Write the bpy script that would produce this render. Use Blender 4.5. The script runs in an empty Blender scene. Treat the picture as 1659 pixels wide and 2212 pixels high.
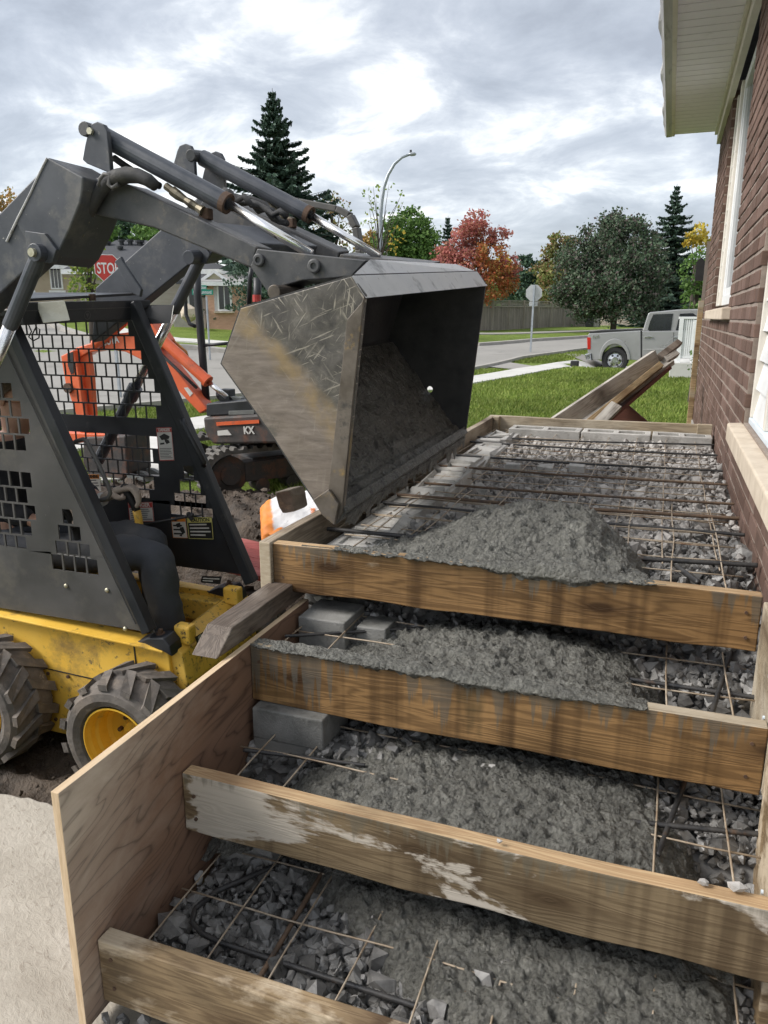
import bpy, bmesh, math, random
import numpy as np
from mathutils import Vector, Matrix, noise as mnoise

# ------------------------------------------------------------------ camera, sky, sun, exposure
SC = bpy.context.scene
COL = SC.collection
R = math.radians
PITCH, YAW, FPX = R(14.3646), R(20.0695), 1640.0
CAMP = np.array([0.0, 0.0, 0.652])
cd = bpy.data.cameras.new('camera')
cam = bpy.data.objects.new('camera', cd)
COL.objects.link(cam)
cam.location = CAMP
cam.rotation_euler = (math.pi / 2 - PITCH, 0, YAW)
cd.sensor_fit = 'AUTO'
cd.sensor_width = 36.0
cd.lens = 36.0 * FPX / 2212.0
cd.clip_start = 0.05
cd.clip_end = 2000
SC.camera = cam
SC.render.resolution_x, SC.render.resolution_y = 768, 1024

SUN_EL, SUN_AZ = R(40), R(-114)            # azimuth measured from +Y towards +X
SKY_GAIN = 0.50
world = bpy.data.worlds.new('World')
SC.world = world
world.use_nodes = True


def build_world():
    nt = world.node_tree
    nt.nodes.clear()
    n = nt.nodes.new
    L = nt.links.new
    out = n('ShaderNodeOutputWorld')
    sky = n('ShaderNodeTexSky')
    sky.sky_type = 'NISHITA'
    sky.sun_disc = False
    sky.sun_elevation = SUN_EL
    sky.sun_rotation = SUN_AZ
    bg_sky = n('ShaderNodeBackground')
    bg_sky.inputs['Strength'].default_value = 0.10
    L(sky.outputs[0], bg_sky.inputs['Color'])
    tc = n('ShaderNodeTexCoord')
    sep = n('ShaderNodeSeparateXYZ')
    L(tc.outputs['Generated'], sep.inputs[0])

    def math_(op, a, b=None, c=None, clamp=False):
        m = n('ShaderNodeMath')
        m.operation = op
        m.use_clamp = clamp
        for i, v in enumerate((a, b, c)):
            if v is None:
                continue
            if isinstance(v, (int, float)):
                m.inputs[i].default_value = v
            else:
                L(v, m.inputs[i])
        return m.outputs[0]

    zz = math_('ADD', math_('MAXIMUM', sep.outputs['Z'], 0.0), 0.30)
    u = math_('DIVIDE', sep.outputs['X'], zz)
    v = math_('DIVIDE', sep.outputs['Y'], zz)
    cb = n('ShaderNodeCombineXYZ')
    L(u, cb.inputs[0])
    L(v, cb.inputs[1])

    def noise(scale, detail, rough, dist, off):
        mp = n('ShaderNodeMapping')
        mp.inputs['Location'].default_value = off
        mp.inputs['Rotation'].default_value = (0, 0, R(-28))
        mp.inputs['Scale'].default_value = (1.0, 1.25, 1.0)
        L(cb.outputs[0], mp.inputs['Vector'])
        t = n('ShaderNodeTexNoise')
        t.inputs['Scale'].default_value = scale
        t.inputs['Detail'].default_value = detail
        t.inputs['Roughness'].default_value = rough
        t.inputs['Distortion'].default_value = dist
        L(mp.outputs[0], t.inputs['Vector'])
        return t.outputs[0]
    big = noise(1.05, 4, 0.50, 0.2, (3.1, 1.7, 0))
    mid = noise(3.1, 9, 0.60, 0.35, (0.9, 4.1, 2))
    fac = math_('ADD', math_('MULTIPLY', big, 0.46), math_('MULTIPLY', mid, 0.54))
    rp = n('ShaderNodeValToRGB')
    e = rp.color_ramp.elements
    e[0].position, e[0].color = 0.39, (0.34, 0.365, 0.41, 1)
    e[1].position, e[1].color = 0.64, (1.25, 1.23, 1.19, 1)
    for p, c in ((0.44, (0.40, 0.43, 0.48, 1)), (0.487, (0.47, 0.50, 0.55, 1)), (0.525, (0.58, 0.61, 0.65, 1)), (0.575, (0.86, 0.865, 0.86, 1))):
        x = rp.color_ramp.elements.new(p)
        x.color = c
    L(fac, rp.inputs[0])
    # thin cloud glows where the veiled sun stands behind it
    sd = Vector((math.sin(SUN_AZ) * math.cos(SUN_EL - R(12)), math.cos(SUN_AZ) * math.cos(SUN_EL - R(12)), math.sin(SUN_EL - R(12))))
    dot = n('ShaderNodeVectorMath')
    dot.operation = 'DOT_PRODUCT'
    L(tc.outputs['Generated'], dot.inputs[0])
    dot.inputs[1].default_value = sd
    glow = math_('POWER', math_('MAXIMUM', dot.outputs['Value'], 0.0), 5.0)
    gain = math_('ADD', math_('MULTIPLY', glow, 0.35), SKY_GAIN)
    bg_c = n('ShaderNodeBackground')
    L(rp.outputs[0], bg_c.inputs['Color'])
    L(gain, bg_c.inputs['Strength'])
    mix = n('ShaderNodeMixShader')
    mix.inputs[0].default_value = 0.90           # cloud cover
    L(bg_sky.outputs[0], mix.inputs[1])
    L(bg_c.outputs[0], mix.inputs[2])
    L(mix.outputs[0], out.inputs[0])


build_world()
sl = bpy.data.lights.new('sun', 'SUN')
sl.energy = 1.5
sl.angle = R(24)
sl.color = (1.0, 0.955, 0.90)
sun = bpy.data.objects.new('sun', sl)
COL.objects.link(sun)
sdir = Vector((math.sin(SUN_AZ) * math.cos(SUN_EL), math.cos(SUN_AZ) * math.cos(SUN_EL), math.sin(SUN_EL)))
sun.rotation_euler = sdir.to_track_quat('Z', 'Y').to_euler()
SC.view_settings.view_transform = 'Standard'
SC.view_settings.look = 'None'
SC.view_settings.gamma = 1
SC.view_settings.use_curve_mapping = False
SC.view_settings.exposure = 1.5
SC.render.engine = 'CYCLES'
SC.cycles.use_denoising = True
SC.cycles.max_bounces = 4
SC.cycles.diffuse_bounces = 3
SC.cycles.glossy_bounces = 2
SC.cycles.transmission_bounces = 3
SC.cycles.transparent_max_bounces = 4
SC.cycles.use_adaptive_sampling = True
SC.cycles.adaptive_threshold = 0.02
random.seed(7)
RNG = np.random.default_rng(11)

# ------------------------------------------------------------------ measuring helpers: sight lines -> world points on a chosen plane
_fw = np.array([-math.sin(YAW) * math.cos(PITCH), math.cos(YAW) * math.cos(PITCH), -math.sin(PITCH)])
_rt = np.array([math.cos(YAW), math.sin(YAW), 0.0])
_up = np.cross(_rt, _fw)


def ray(x, y):
    return _fw * FPX + _rt * (x - 829.5) - _up * (y - 1106.0)


def pX(x, y, v):
    d = ray(x, y)
    return CAMP + d * (v - CAMP[0]) / d[0]


def pY(x, y, v):
    d = ray(x, y)
    return CAMP + d * (v - CAMP[1]) / d[1]


def pZ(x, y, v):
    d = ray(x, y)
    return CAMP + d * (v - CAMP[2]) / d[2]


def pD(x, y, dist):
    """point at horizontal distance dist"""
    d = ray(x, y)
    return CAMP + d * dist / math.hypot(d[0], d[1])


def pP(x, y, p0, nrm):
    d = ray(x, y)
    p0 = np.array(p0, float)
    nrm = np.array(nrm, float)
    return CAMP + d * ((p0 - CAMP) @ nrm) / (d @ nrm)


# ------------------------------------------------------------------ object helpers
OFF = {}


def tag(o, label=None, cat=None, group=None, kind=None):
    if label:
        o['label'] = label
    if cat:
        o['category'] = cat
    if group:
        o['group'] = group
    if kind:
        o['kind'] = kind
    return o


def thing(name, loc, label, cat, group=None):
    o = bpy.data.objects.new(name, None)
    COL.objects.link(o)
    o.location = [float(q) for q in loc]
    o.empty_display_size = 0.1
    OFF[o.name] = np.array(loc, float)
    return tag(o, label, cat, group)


def setmesh(me, V, Fc):
    me.from_pydata([tuple(map(float, v)) for v in V], [], [tuple(f) for f in Fc])
    me.update()


def link(name, me, mat, parent=None, smooth=False, bev=0.0, solid=0.0, origin=None):
    o = bpy.data.objects.new(name, me)
    COL.objects.link(o)
    if mat is not None:
        for m in (mat if isinstance(mat, (list, tuple)) else [mat]):
            me.materials.append(m)
    if smooth:
        me.polygons.foreach_set('use_smooth', [True] * len(me.polygons))
    if parent is not None:
        o.parent = parent
        OFF[o.name] = OFF[parent.name]
    elif origin is not None:
        o.location = [float(q) for q in origin]
        OFF[o.name] = np.array(origin, float)
    else:
        OFF[o.name] = np.zeros(3)
    if solid:
        md = o.modifiers.new('thickness', 'SOLIDIFY')
        md.thickness = solid
        md.offset = 0
    if bev:
        md = o.modifiers.new('edge', 'BEVEL')
        md.width = bev
        md.segments = 2
        md.limit_method = 'ANGLE'
        md.angle_limit = R(40)
    return o


class MB:
    def __init__(s):
        s.V = []
        s.F = []
        s.MI = []
        s.mi = 0

    def add(s, V, Fc):
        b = len(s.V)
        s.V += [np.array(v, float) for v in V]
        s.F += [tuple(b + i for i in f) for f in Fc]
        s.MI += [s.mi] * len(Fc)
        return s

    def box(s, a, b):
        x0, y0, z0 = a
        x1, y1, z1 = b
        V = [(x0, y0, z0), (x1, y0, z0), (x1, y1, z0), (x0, y1, z0), (x0, y0, z1), (x1, y0, z1), (x1, y1, z1), (x0, y1, z1)]
        return s.add(V, [(3, 2, 1, 0), (4, 5, 6, 7), (0, 1, 5, 4), (1, 2, 6, 5), (2, 3, 7, 6), (3, 0, 4, 7)])

    def bar(s, p, q, w, h, up=(0, 0, 1)):
        """rectangular bar from p to q, width w across, height h along up"""
        p = np.array(p, float)
        q = np.array(q, float)
        d = q - p
        d /= np.linalg.norm(d)
        up = np.array(up, float)
        sx = np.cross(d, up)
        sx /= np.linalg.norm(sx)
        uu = np.cross(sx, d)
        V = []
        for c in (p, q):
            for a, b in ((-1, -1), (1, -1), (1, 1), (-1, 1)):
                V.append(c + sx * a * w / 2 + uu * b * h / 2)
        return s.add(V, [(0, 1, 2, 3), (7, 6, 5, 4), (0, 4, 5, 1), (1, 5, 6, 2), (2, 6, 7, 3), (3, 7, 4, 0)])

    def prism(s, poly, vec):
        """poly: list of 3-D points (planar), extruded by vec"""
        n = len(poly)
        poly = [np.array(p, float) for p in poly]
        vec = np.array(vec, float)
        nn = np.zeros(3)
        for i in range(n):
            nn += np.cross(poly[i], poly[(i + 1) % n])
        if nn @ vec > 0:
            poly = poly[::-1]
        V = poly + [p + vec for p in poly]
        Fc = [tuple(range(n)), tuple(range(2 * n - 1, n - 1, -1))]
        for i in range(n):
            j = (i + 1) % n
            Fc.append((j, i, n + i, n + j))
        return s.add(V, Fc)

    def tube(s, pts, r, seg=10, cap=True):
        pts = [np.array(p, float) for p in pts]
        n = len(pts)
        rs = r if isinstance(r, (list, tuple)) else [r] * n
        b = len(s.V)
        T = []
        for i in range(n):
            t = pts[min(i + 1, n - 1)] - pts[max(i - 1, 0)]
            T.append(t / max(np.linalg.norm(t), 1e-9))
        ref = np.array((0, 0, 1.0)) if abs(T[0][2]) < 0.9 else np.array((1.0, 0, 0))
        x = np.cross(T[0], ref)
        x /= np.linalg.norm(x)
        V = []
        for i in range(n):
            x = x - T[i] * (x @ T[i])
            x /= np.linalg.norm(x)
            y = np.cross(T[i], x)
            for k in range(seg):
                a = 2 * math.pi * k / seg
                V.append(pts[i] + rs[i] * (math.cos(a) * x + math.sin(a) * y))
        Fc = []
        for i in range(n - 1):
            for k in range(seg):
                k2 = (k + 1) % seg
                Fc.append((i * seg + k, i * seg + k2, (i + 1) * seg + k2, (i + 1) * seg + k))
        if cap:
            Fc.append(tuple(range(seg - 1, -1, -1)))
            Fc.append(tuple((n - 1) * seg + k for k in range(seg)))
        return s.add(V, Fc)

    def lathe(s, prof, c, axis=(0, 1, 0), seg=32, closed=False):
        """prof: list of (axial, radius) about axis through c"""
        c = np.array(c, float)
        ax = np.array(axis, float)
        ax /= np.linalg.norm(ax)
        ref = np.array((0, 0, 1.0)) if abs(ax[2]) < 0.9 else np.array((1.0, 0, 0))
        x = np.cross(ax, ref)
        x /= np.linalg.norm(x)
        y = np.cross(ax, x)
        V = []
        m = len(prof)
        for k in range(seg):
            a = 2 * math.pi * k / seg
            for (t, r_) in prof:
                V.append(c + ax * t + r_ * (math.cos(a) * x + math.sin(a) * y))
        Fc = []
        for k in range(seg):
            k2 = (k + 1) % seg
            for i in range(m if closed else m - 1):
                j = (i + 1) % m
                Fc.append((k * m + i, k * m + j, k2 * m + j, k2 * m + i))
        return s.add(V, Fc)

    def ball(s, c, r, seg=12, rings=8, sc=(1, 1, 1)):
        c = np.array(c, float)
        V = []
        for i in range(rings + 1):
            t = math.pi * i / rings
            for k in range(seg):
                a = 2 * math.pi * k / seg
                V.append(c + np.array((math.sin(t) * math.cos(a) * sc[0], math.sin(t) * math.sin(a) * sc[1], math.cos(t) * sc[2])) * r)
        Fc = []
        for i in range(rings):
            for k in range(seg):
                k2 = (k + 1) % seg
                Fc.append((i * seg + k, (i + 1) * seg + k, (i + 1) * seg + k2, i * seg + k2))
        return s.add(V, Fc)

    def build(s, name, mat, parent=None, smooth=False, bev=0.0, solid=0.0, top=None):
        """top=(label, category[, group]) makes a top-level thing with its origin at its base centre"""
        V = np.array(s.V)
        origin = None
        if parent is not None:
            V = V - OFF[parent.name]
        elif top is not None:
            lo, hi = V.min(0), V.max(0)
            origin = np.array(((lo[0] + hi[0]) / 2, (lo[1] + hi[1]) / 2, lo[2]))
            V = V - origin
        me = bpy.data.meshes.new(name)
        setmesh(me, V, s.F)
        if any(s.MI):
            me.polygons.foreach_set('material_index', s.MI)
        o = link(name, me, mat, parent, smooth, bev, solid, origin)
        if top is not None:
            tag(o, *top)
        return o


def np_mesh(name, V, Fc, mat, parent=None, smooth=False, mi=None):
    """V (n,3) array, Fc (m,k) array of equal polygons, fast"""
    me = bpy.data.meshes.new(name)
    V = np.asarray(V, np.float32)
    Fc = np.asarray(Fc, np.int32)
    if parent is not None:
        V = V - OFF[parent.name].astype(np.float32)
    me.vertices.add(len(V))
    me.vertices.foreach_set('co', V.ravel())
    m, k = Fc.shape
    me.loops.add(m * k)
    me.loops.foreach_set('vertex_index', Fc.ravel())
    me.polygons.add(m)
    me.polygons.foreach_set('loop_start', np.arange(0, m * k, k, dtype=np.int32))
    me.polygons.foreach_set('loop_total', np.full(m, k, np.int32))
    if mi is not None:
        me.polygons.foreach_set('material_index', np.asarray(mi, np.int32))
    me.update(calc_edges=True)
    me.validate()
    if not smooth:
        me.shade_flat()
    return link(name, me, mat, parent, smooth)


_TEXT = {}


def text(name, s, size, origin, xdir, ydir, mat, parent, depth=0.0006, squash=1.0, bold=0.0, fit=None):
    """flat lettering as a mesh; origin = lower-left of the line"""
    cu = bpy.data.curves.new(name, 'FONT')
    cu.body = s
    cu.size = size
    cu.extrude = depth
    cu.offset = bold
    cu.resolution_u = 3
    tmp = bpy.data.objects.new('tmp_text', cu)
    COL.objects.link(tmp)
    dg = bpy.context.evaluated_depsgraph_get()
    me = bpy.data.meshes.new_from_object(tmp.evaluated_get(dg))
    bpy.data.objects.remove(tmp)
    x = np.array(xdir, float)
    x /= np.linalg.norm(x)
    y = np.array(ydir, float)
    y = y - x * (y @ x)
    y /= np.linalg.norm(y)
    z = np.cross(x, y)
    co = np.empty(len(me.vertices) * 3, np.float32)
    me.vertices.foreach_get('co', co)
    co = co.reshape(-1, 3)
    if fit and len(co):
        squash = fit / max(1e-6, float(co[:, 0].max()))
    P = np.array(origin, float) + np.outer(co[:, 0] * squash, x) + np.outer(co[:, 1], y) + np.outer(co[:, 2], z)
    P = P - OFF[parent.name]
    me.vertices.foreach_set('co', P.astype(np.float32).ravel())
    me.materials.clear()
    me.update()
    return link(name, me, mat, parent)


def fbm(x, y, z=0.0, sc=1.0, octv=4):
    return mnoise.fractal(Vector((x * sc, y * sc, z * sc)), 0.9, 2.0, octv)


def copy_tree(o, parent=None):
    c = o.copy()
    COL.objects.link(c)
    c.parent = parent
    OFF[c.name] = OFF[o.name]
    for ch in list(o.children):
        copy_tree(ch, c)
    return c

# ------------------------------------------------------------------ materials
def new_mat(name):
    m = bpy.data.materials.new(name)
    m.use_nodes = True
    nt = m.node_tree
    return m, nt, nt.nodes['Principled BSDF']


def nd(nt, typ, props=None, **ins):
    n = nt.nodes.new(typ)
    for k, v in (props or {}).items():
        setattr(n, k, v)
    for k, v in ins.items():
        k = k.replace('_', ' ')
        if isinstance(v, bpy.types.NodeSocket):
            nt.links.new(v, n.inputs[k])
        else:
            n.inputs[k].default_value = v
    return n


def c4(c):
    return tuple(c) + (1.0,) if len(c) == 3 else c


def coords(nt, scale=(1, 1, 1), rot=(0, 0, 0), kind='Object', rnd=False):
    tc = nd(nt, 'ShaderNodeTexCoord')
    v = tc.outputs[kind]
    if rnd:
        oi = nd(nt, 'ShaderNodeObjectInfo')
        mu = nd(nt, 'ShaderNodeVectorMath', {'operation': 'MULTIPLY_ADD'})
        nt.links.new(oi.outputs['Random'], mu.inputs[0])
        mu.inputs[1].default_value = (37, 19, 53)
        nt.links.new(v, mu.inputs[2])
        v = mu.outputs[0]
    if any(rot):                       # turn first, then stretch
        mr = nd(nt, 'ShaderNodeMapping', Vector=v)
        mr.inputs['Rotation'].default_value = rot
        v = mr.outputs[0]
    mp = nd(nt, 'ShaderNodeMapping', Vector=v)
    mp.inputs['Scale'].default_value = scale
    return mp.outputs[0]


def noi(nt, vec, scale, detail=4, rough=0.6, dist=0.0):
    return nd(nt, 'ShaderNodeTexNoise', Vector=vec, Scale=scale, Detail=detail, Roughness=rough, Distortion=dist).outputs[0]


def ramp(nt, fac, stops, interp='LINEAR'):
    r = nd(nt, 'ShaderNodeValToRGB')
    r.color_ramp.interpolation = interp
    e = r.color_ramp.elements
    while len(e) < len(stops):
        e.new(0.5)
    for i, (p, c) in enumerate(stops):
        e[i].position = p
        e[i].color = (c, c, c, 1) if isinstance(c, (int, float)) else c4(c)
    nt.links.new(fac, r.inputs[0])
    return r.outputs[0]


def mixc(nt, fac, a, b, blend='MIX'):
    m = nd(nt, 'ShaderNodeMix', {'data_type': 'RGBA', 'blend_type': blend})
    for i, v in ((0, fac), (6, a), (7, b)):
        if isinstance(v, bpy.types.NodeSocket):
            nt.links.new(v, m.inputs[i])
        elif i == 0:
            m.inputs[0].default_value = v
        else:
            m.inputs[i].default_value = c4(v)
    return m.outputs[2]


def mth(nt, op, a, b=None, clamp=False):
    m = nd(nt, 'ShaderNodeMath', {'operation': op, 'use_clamp': clamp})
    for i, v in enumerate((a, b)):
        if v is None:
            continue
        if isinstance(v, bpy.types.NodeSocket):
            nt.links.new(v, m.inputs[i])
        else:
            m.inputs[i].default_value = v
    return m.outputs[0]


def bump(nt, h, strength=0.5, dist=0.01, nrm=None):
    b = nd(nt, 'ShaderNodeBump', Height=h, Strength=strength, Distance=dist)
    if nrm is not None:
        nt.links.new(nrm, b.inputs['Normal'])
    return b.outputs[0]


def setp(nt, P, **kw):
    for k, v in kw.items():
        k = k.replace('_', ' ')
        if isinstance(v, bpy.types.NodeSocket):
            nt.links.new(v, P.inputs[k])
        else:
            P.inputs[k].default_value = c4(v) if k in ('Base Color', 'Specular Tint', 'Emission Color') else v


def mk(name, c1, c2, scale=6, rough=0.75, metal=0.0, bmp=(60, 0.25, 0.004), dirt=None, dirt2=None, vary=0.0, island=0.0, det=6, spec=0.5, rvar=0.12, stretch=(1, 1, 1), coat=0.0):
    m, nt, P = new_mat(name)
    v = coords(nt, stretch, rnd=True)
    f = noi(nt, v, scale, det, 0.62)
    col = ramp(nt, f, [(0.33, c1), (0.67, c2)])
    r = rough
    for d in (dirt, dirt2):
        if d:
            dc, ds, lo, hi = d
            df = noi(nt, v, ds, 8, 0.68)
            k = ramp(nt, df, [(lo, 0.0), (hi, 1.0)])
            col = mixc(nt, k, col, dc)
    if vary:
        oi = nd(nt, 'ShaderNodeObjectInfo')
        k = ramp(nt, oi.outputs['Random'], [(0, 1 - vary), (1, 1 + vary)])
        col = mixc(nt, 1.0, col, k, 'MULTIPLY')
    if island:
        ge = nd(nt, 'ShaderNodeNewGeometry')
        k = ramp(nt, ge.outputs['Random Per Island'], [(0, 1 - island), (1, 1 + island)])
        col = mixc(nt, 1.0, col, k, 'MULTIPLY')
    rf = ramp(nt, f, [(0.3, max(0.02, rough - rvar)), (0.7, min(1, rough + rvar))])
    kw = dict(Base_Color=col, Roughness=rf, Metallic=metal)
    if bmp:
        kw['Normal'] = bump(nt, noi(nt, v, bmp[0], 5, 0.65), bmp[1], bmp[2])
    setp(nt, P, **kw)
    P.inputs['Specular IOR Level'].default_value = spec
    if coat:
        P.inputs['Coat Weight'].default_value = coat
        P.inputs['Coat Roughness'].default_value = 0.15
    return m


def wood(name, wet, dark, dry, dry_lo, dry_hi, axis=0, rough=0.6, grain=1.0, drip=None, knots=True, mould=None, seed=0.0):
    """boards: long grain along axis; wet wood with drier pale patches, knots, optional cement drips from the top edge"""
    m, nt, P = new_mat(name)
    tc = nd(nt, 'ShaderNodeTexCoord')
    oi = nd(nt, 'ShaderNodeObjectInfo')
    mu = nd(nt, 'ShaderNodeVectorMath', {'operation': 'MULTIPLY_ADD'})
    nt.links.new(oi.outputs['Random'], mu.inputs[0])
    mu.inputs[1].default_value = (7.3, 3.1, 5.7)
    nt.links.new(tc.outputs['Object'], mu.inputs[2])
    base = mu.outputs[0]

    def mp(sc, loc=(0, 0, 0)):
        q = nd(nt, 'ShaderNodeMapping')
        q.inputs['Scale'].default_value = sc
        q.inputs['Location'].default_value = loc
        nt.links.new(base, q.inputs['Vector'])
        return q.outputs[0]

    def ax(a, b):
        s = [b, b, b]
        s[axis] = a
        return tuple(s)
    ks = nd(nt, 'ShaderNodeSeparateXYZ', Vector=mp((2.0, 2.0, 5.5), (seed, seed * 1.7, 0.3)))
    kc = nd(nt, 'ShaderNodeCombineXYZ', X=ks.outputs[axis if axis < 2 else 0], Y=ks.outputs['Z'])
    knot_v = nd(nt, 'ShaderNodeTexVoronoi', {'feature': 'F1', 'voronoi_dimensions': '2D'}, Vector=kc.outputs[0], Scale=1.0, Randomness=1.0)
    kd = knot_v.outputs['Distance']
    warp = mth(nt, 'DIVIDE', 0.05, mth(nt, 'ADD', kd, 0.07))
    # growth rings cut lengthwise: distorted bands
    g1 = noi(nt, mp(ax(0.9, 16)), 1.6, 3, 0.5, 0.6)
    gv = mth(nt, 'ADD', mth(nt, 'MULTIPLY', g1, 9.0), mth(nt, 'MULTIPLY', warp, 5.0))
    bands = mth(nt, 'ADD', mth(nt, 'MULTIPLY', mth(nt, 'SINE', mth(nt, 'MULTIPLY', gv, 6.283)), 0.5), 0.5)
    fib = noi(nt, mp(ax(3.0, 150)), 1.0, 4, 0.7)
    gf = mth(nt, 'ADD', mth(nt, 'MULTIPLY', bands, 0.62), mth(nt, 'MULTIPLY', fib, 0.5), True)
    blot = noi(nt, mp(ax(2.2, 3.4)), 1.0, 5, 0.6, 0.4)
    col = ramp(nt, gf, [(0.15, wet), (0.55, tuple(0.72 * a + 0.28 * b for a, b in zip(wet, dark))), (0.95, tuple(0.35 * a + 0.65 * b for a, b in zip(wet, dark)))])
    bk = ramp(nt, blot, [(0.3, 0.42), (0.5, 0.95), (0.72, 1.30)])
    col = mixc(nt, 1.0, col, bk, 'MULTIPLY')
    if knots:
        kk = ramp(nt, kd, [(0.055, 1.0), (0.085, 0.0)])
        col = mixc(nt, kk, col, tuple(0.45 * a for a in dark))
        kk2 = ramp(nt, kd, [(0.08, 0.7), (0.24, 0.0)])
        col = mixc(nt, kk2, col, dark)
    if drip:
        vs = noi(nt, mp((15, 15, 0.35), (seed, 3, 1)), 1.0, 3, 0.55, 0.15)
        col = mixc(nt, ramp(nt, vs, [(0.50, 0.0), (0.66, 0.72)]), col, tuple(0.8 * a for a in dark))
    # dry pale patches with ragged edges
    dn = noi(nt, mp(ax(1.5, 3.6), (seed * 2.3, 1.1, seed)), 1.25, 9, 0.62, 0.35)
    dk = ramp(nt, dn, [(dry_lo, 0.0), (dry_hi, 1.0)])
    dcol = mixc(nt, mth(nt, 'MULTIPLY', gf, 0.35), dry, tuple(0.6 * a for a in dry))
    col = mixc(nt, dk, col, dcol)
    rf = ramp(nt, dn, [(dry_lo, rough), (dry_hi, min(0.95, rough + 0.3))])
    if mould:
        mn = noi(nt, mp((2.2, 2.2, 0.8), (4 + seed, 2, 7)), 2.4, 4, 0.55)
        col = mixc(nt, ramp(nt, mn, [(0.60, 0.0), (0.68, 0.8)]), col, mould)
    if drip:
        dcolr, ztop, zlen = drip
        sep = nd(nt, 'ShaderNodeSeparateXYZ', Vector=nd(nt, 'ShaderNodeNewGeometry').outputs['Position'])
        st = noi(nt, mp((55, 55, 0.7)), 1.0, 3, 0.6, 0.1)
        big = noi(nt, mp((3.2, 3.2, 0.3)), 1.0, 3, 0.6)
        depth = mth(nt, 'SUBTRACT', ztop, sep.outputs['Z'])
        reach = mth(nt, 'MULTIPLY', mth(nt, 'MULTIPLY', mth(nt, 'SUBTRACT', st, 0.36, True), ramp(nt, big, [(0.42, 0.0), (0.6, 1.0)])), zlen * 6.5)
        k = ramp(nt, mth(nt, 'ADD', mth(nt, 'MULTIPLY', mth(nt, 'SUBTRACT', reach, depth), 14.0), 0.5), [(0.45, 0.0), (0.75, 0.6)])
        col = mixc(nt, k, col, dcolr)
    h = mth(nt, 'ADD', mth(nt, 'MULTIPLY', gf, 0.6), mth(nt, 'MULTIPLY', noi(nt, mp(ax(9, 60)), 1.0, 4, 0.6), 0.6))
    setp(nt, P, Base_Color=col, Roughness=rf, Normal=bump(nt, h, 0.35 * grain, 0.003))
    P.inputs['Specular IOR Level'].default_value = 0.35
    return m


def plywood(name, dry, wet, dark):
    m, nt, P = new_mat(name)
    v = coords(nt, (1, 1, 1))
    # cathedral grain of a rotary cut veneer
    w1 = noi(nt, coords(nt, (1, 1.0, 4.6), (R(-9), 0, 0)), 1.3, 3, 0.5, 0.45)
    bands = mth(nt, 'PINGPONG', mth(nt, 'MULTIPLY', w1, 34.0), 1.0)
    fib = noi(nt, coords(nt, (20, 9, 130), (R(-9), 0, 0)), 1.0, 3, 0.7)
    line = ramp(nt, bands, [(0.0, 1.0), (0.16, 0.30), (0.55, 0.0)])
    gr = mth(nt, 'ADD', mth(nt, 'MULTIPLY', line, 0.80), mth(nt, 'MULTIPLY', fib, 0.35), True)
    c_dry = mixc(nt, gr, dry, tuple(0.56 * a for a in dry))
    c_wet = mixc(nt, gr, wet, dark)
    sep = nd(nt, 'ShaderNodeSeparateXYZ', Vector=nd(nt, 'ShaderNodeNewGeometry').outputs['Position'])
    # damp has soaked in from the poured end and along the bottom
    s = mth(nt, 'ADD', mth(nt, 'MULTIPLY', sep.outputs['Y'], 1.45), mth(nt, 'MULTIPLY', noi(nt, coords(nt, (1, 1.6, 3.0), (R(-9), 0, 0)), 1.7, 8, 0.65, 0.5), 2.1))
    s = mth(nt, 'SUBTRACT', s, mth(nt, 'MULTIPLY', sep.outputs['Z'], 1.05))
    k = ramp(nt, mth(nt, 'MULTIPLY', s, 0.25), [(0.62, 0.0), (0.72, 0.5), (0.86, 1.0)])
    col = mixc(nt, k, c_dry, c_wet)
    st = noi(nt, coords(nt, (14, 6, 70), (R(-9), 0, 0)), 1.0, 5, 0.7)
    col = mixc(nt, ramp(nt, st, [(0.58, 0.0), (0.74, 0.4)]), col, dark)
    setp(nt, P, Base_Color=col, Roughness=ramp(nt, k, [(0, 0.8), (1, 0.45)]), Normal=bump(nt, mth(nt, 'ADD', gr, st), 0.22, 0.002))
    P.inputs['Specular IOR Level'].default_value = 0.3
    return m


def leafmat(name, cols, rough=0.6, trans=0.25):
    m, nt, P = new_mat(name)
    ge = nd(nt, 'ShaderNodeNewGeometry')
    n = len(cols)
    rr = ramp(nt, ge.outputs['Random Per Island'], [((i + 0.5) / n, c) for i, c in enumerate(cols)])
    big = noi(nt, coords(nt), 0.55, 3, 0.6)
    col = mixc(nt, 1.0, rr, ramp(nt, big, [(0.3, 0.7), (0.7, 1.3)]), 'MULTIPLY')
    setp(nt, P, Base_Color=col, Roughness=rough)
    P.inputs['Specular IOR Level'].default_value = 0.2
    tr = nd(nt, 'ShaderNodeBsdfTranslucent', Color=col)
    mx = nd(nt, 'ShaderNodeMixShader')
    mx.inputs[0].default_value = trans
    nt.links.new(P.outputs[0], mx.inputs[1])
    nt.links.new(tr.outputs[0], mx.inputs[2])
    nt.links.new(mx.outputs[0], nt.nodes['Material Output'].inputs[0])
    return m


def glassmat(name, tint=(0.02, 0.025, 0.03), rough=0.06):
    m, nt, P = new_mat(name)
    f = noi(nt, coords(nt), 1.5, 3)
    setp(nt, P, Base_Color=ramp(nt, f, [(0.35, tint), (0.65, tuple(1.6 * a for a in tint))]), Roughness=rough)
    P.inputs['Specular IOR Level'].default_value = 0.8
    return m


MAT = {}
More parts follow.
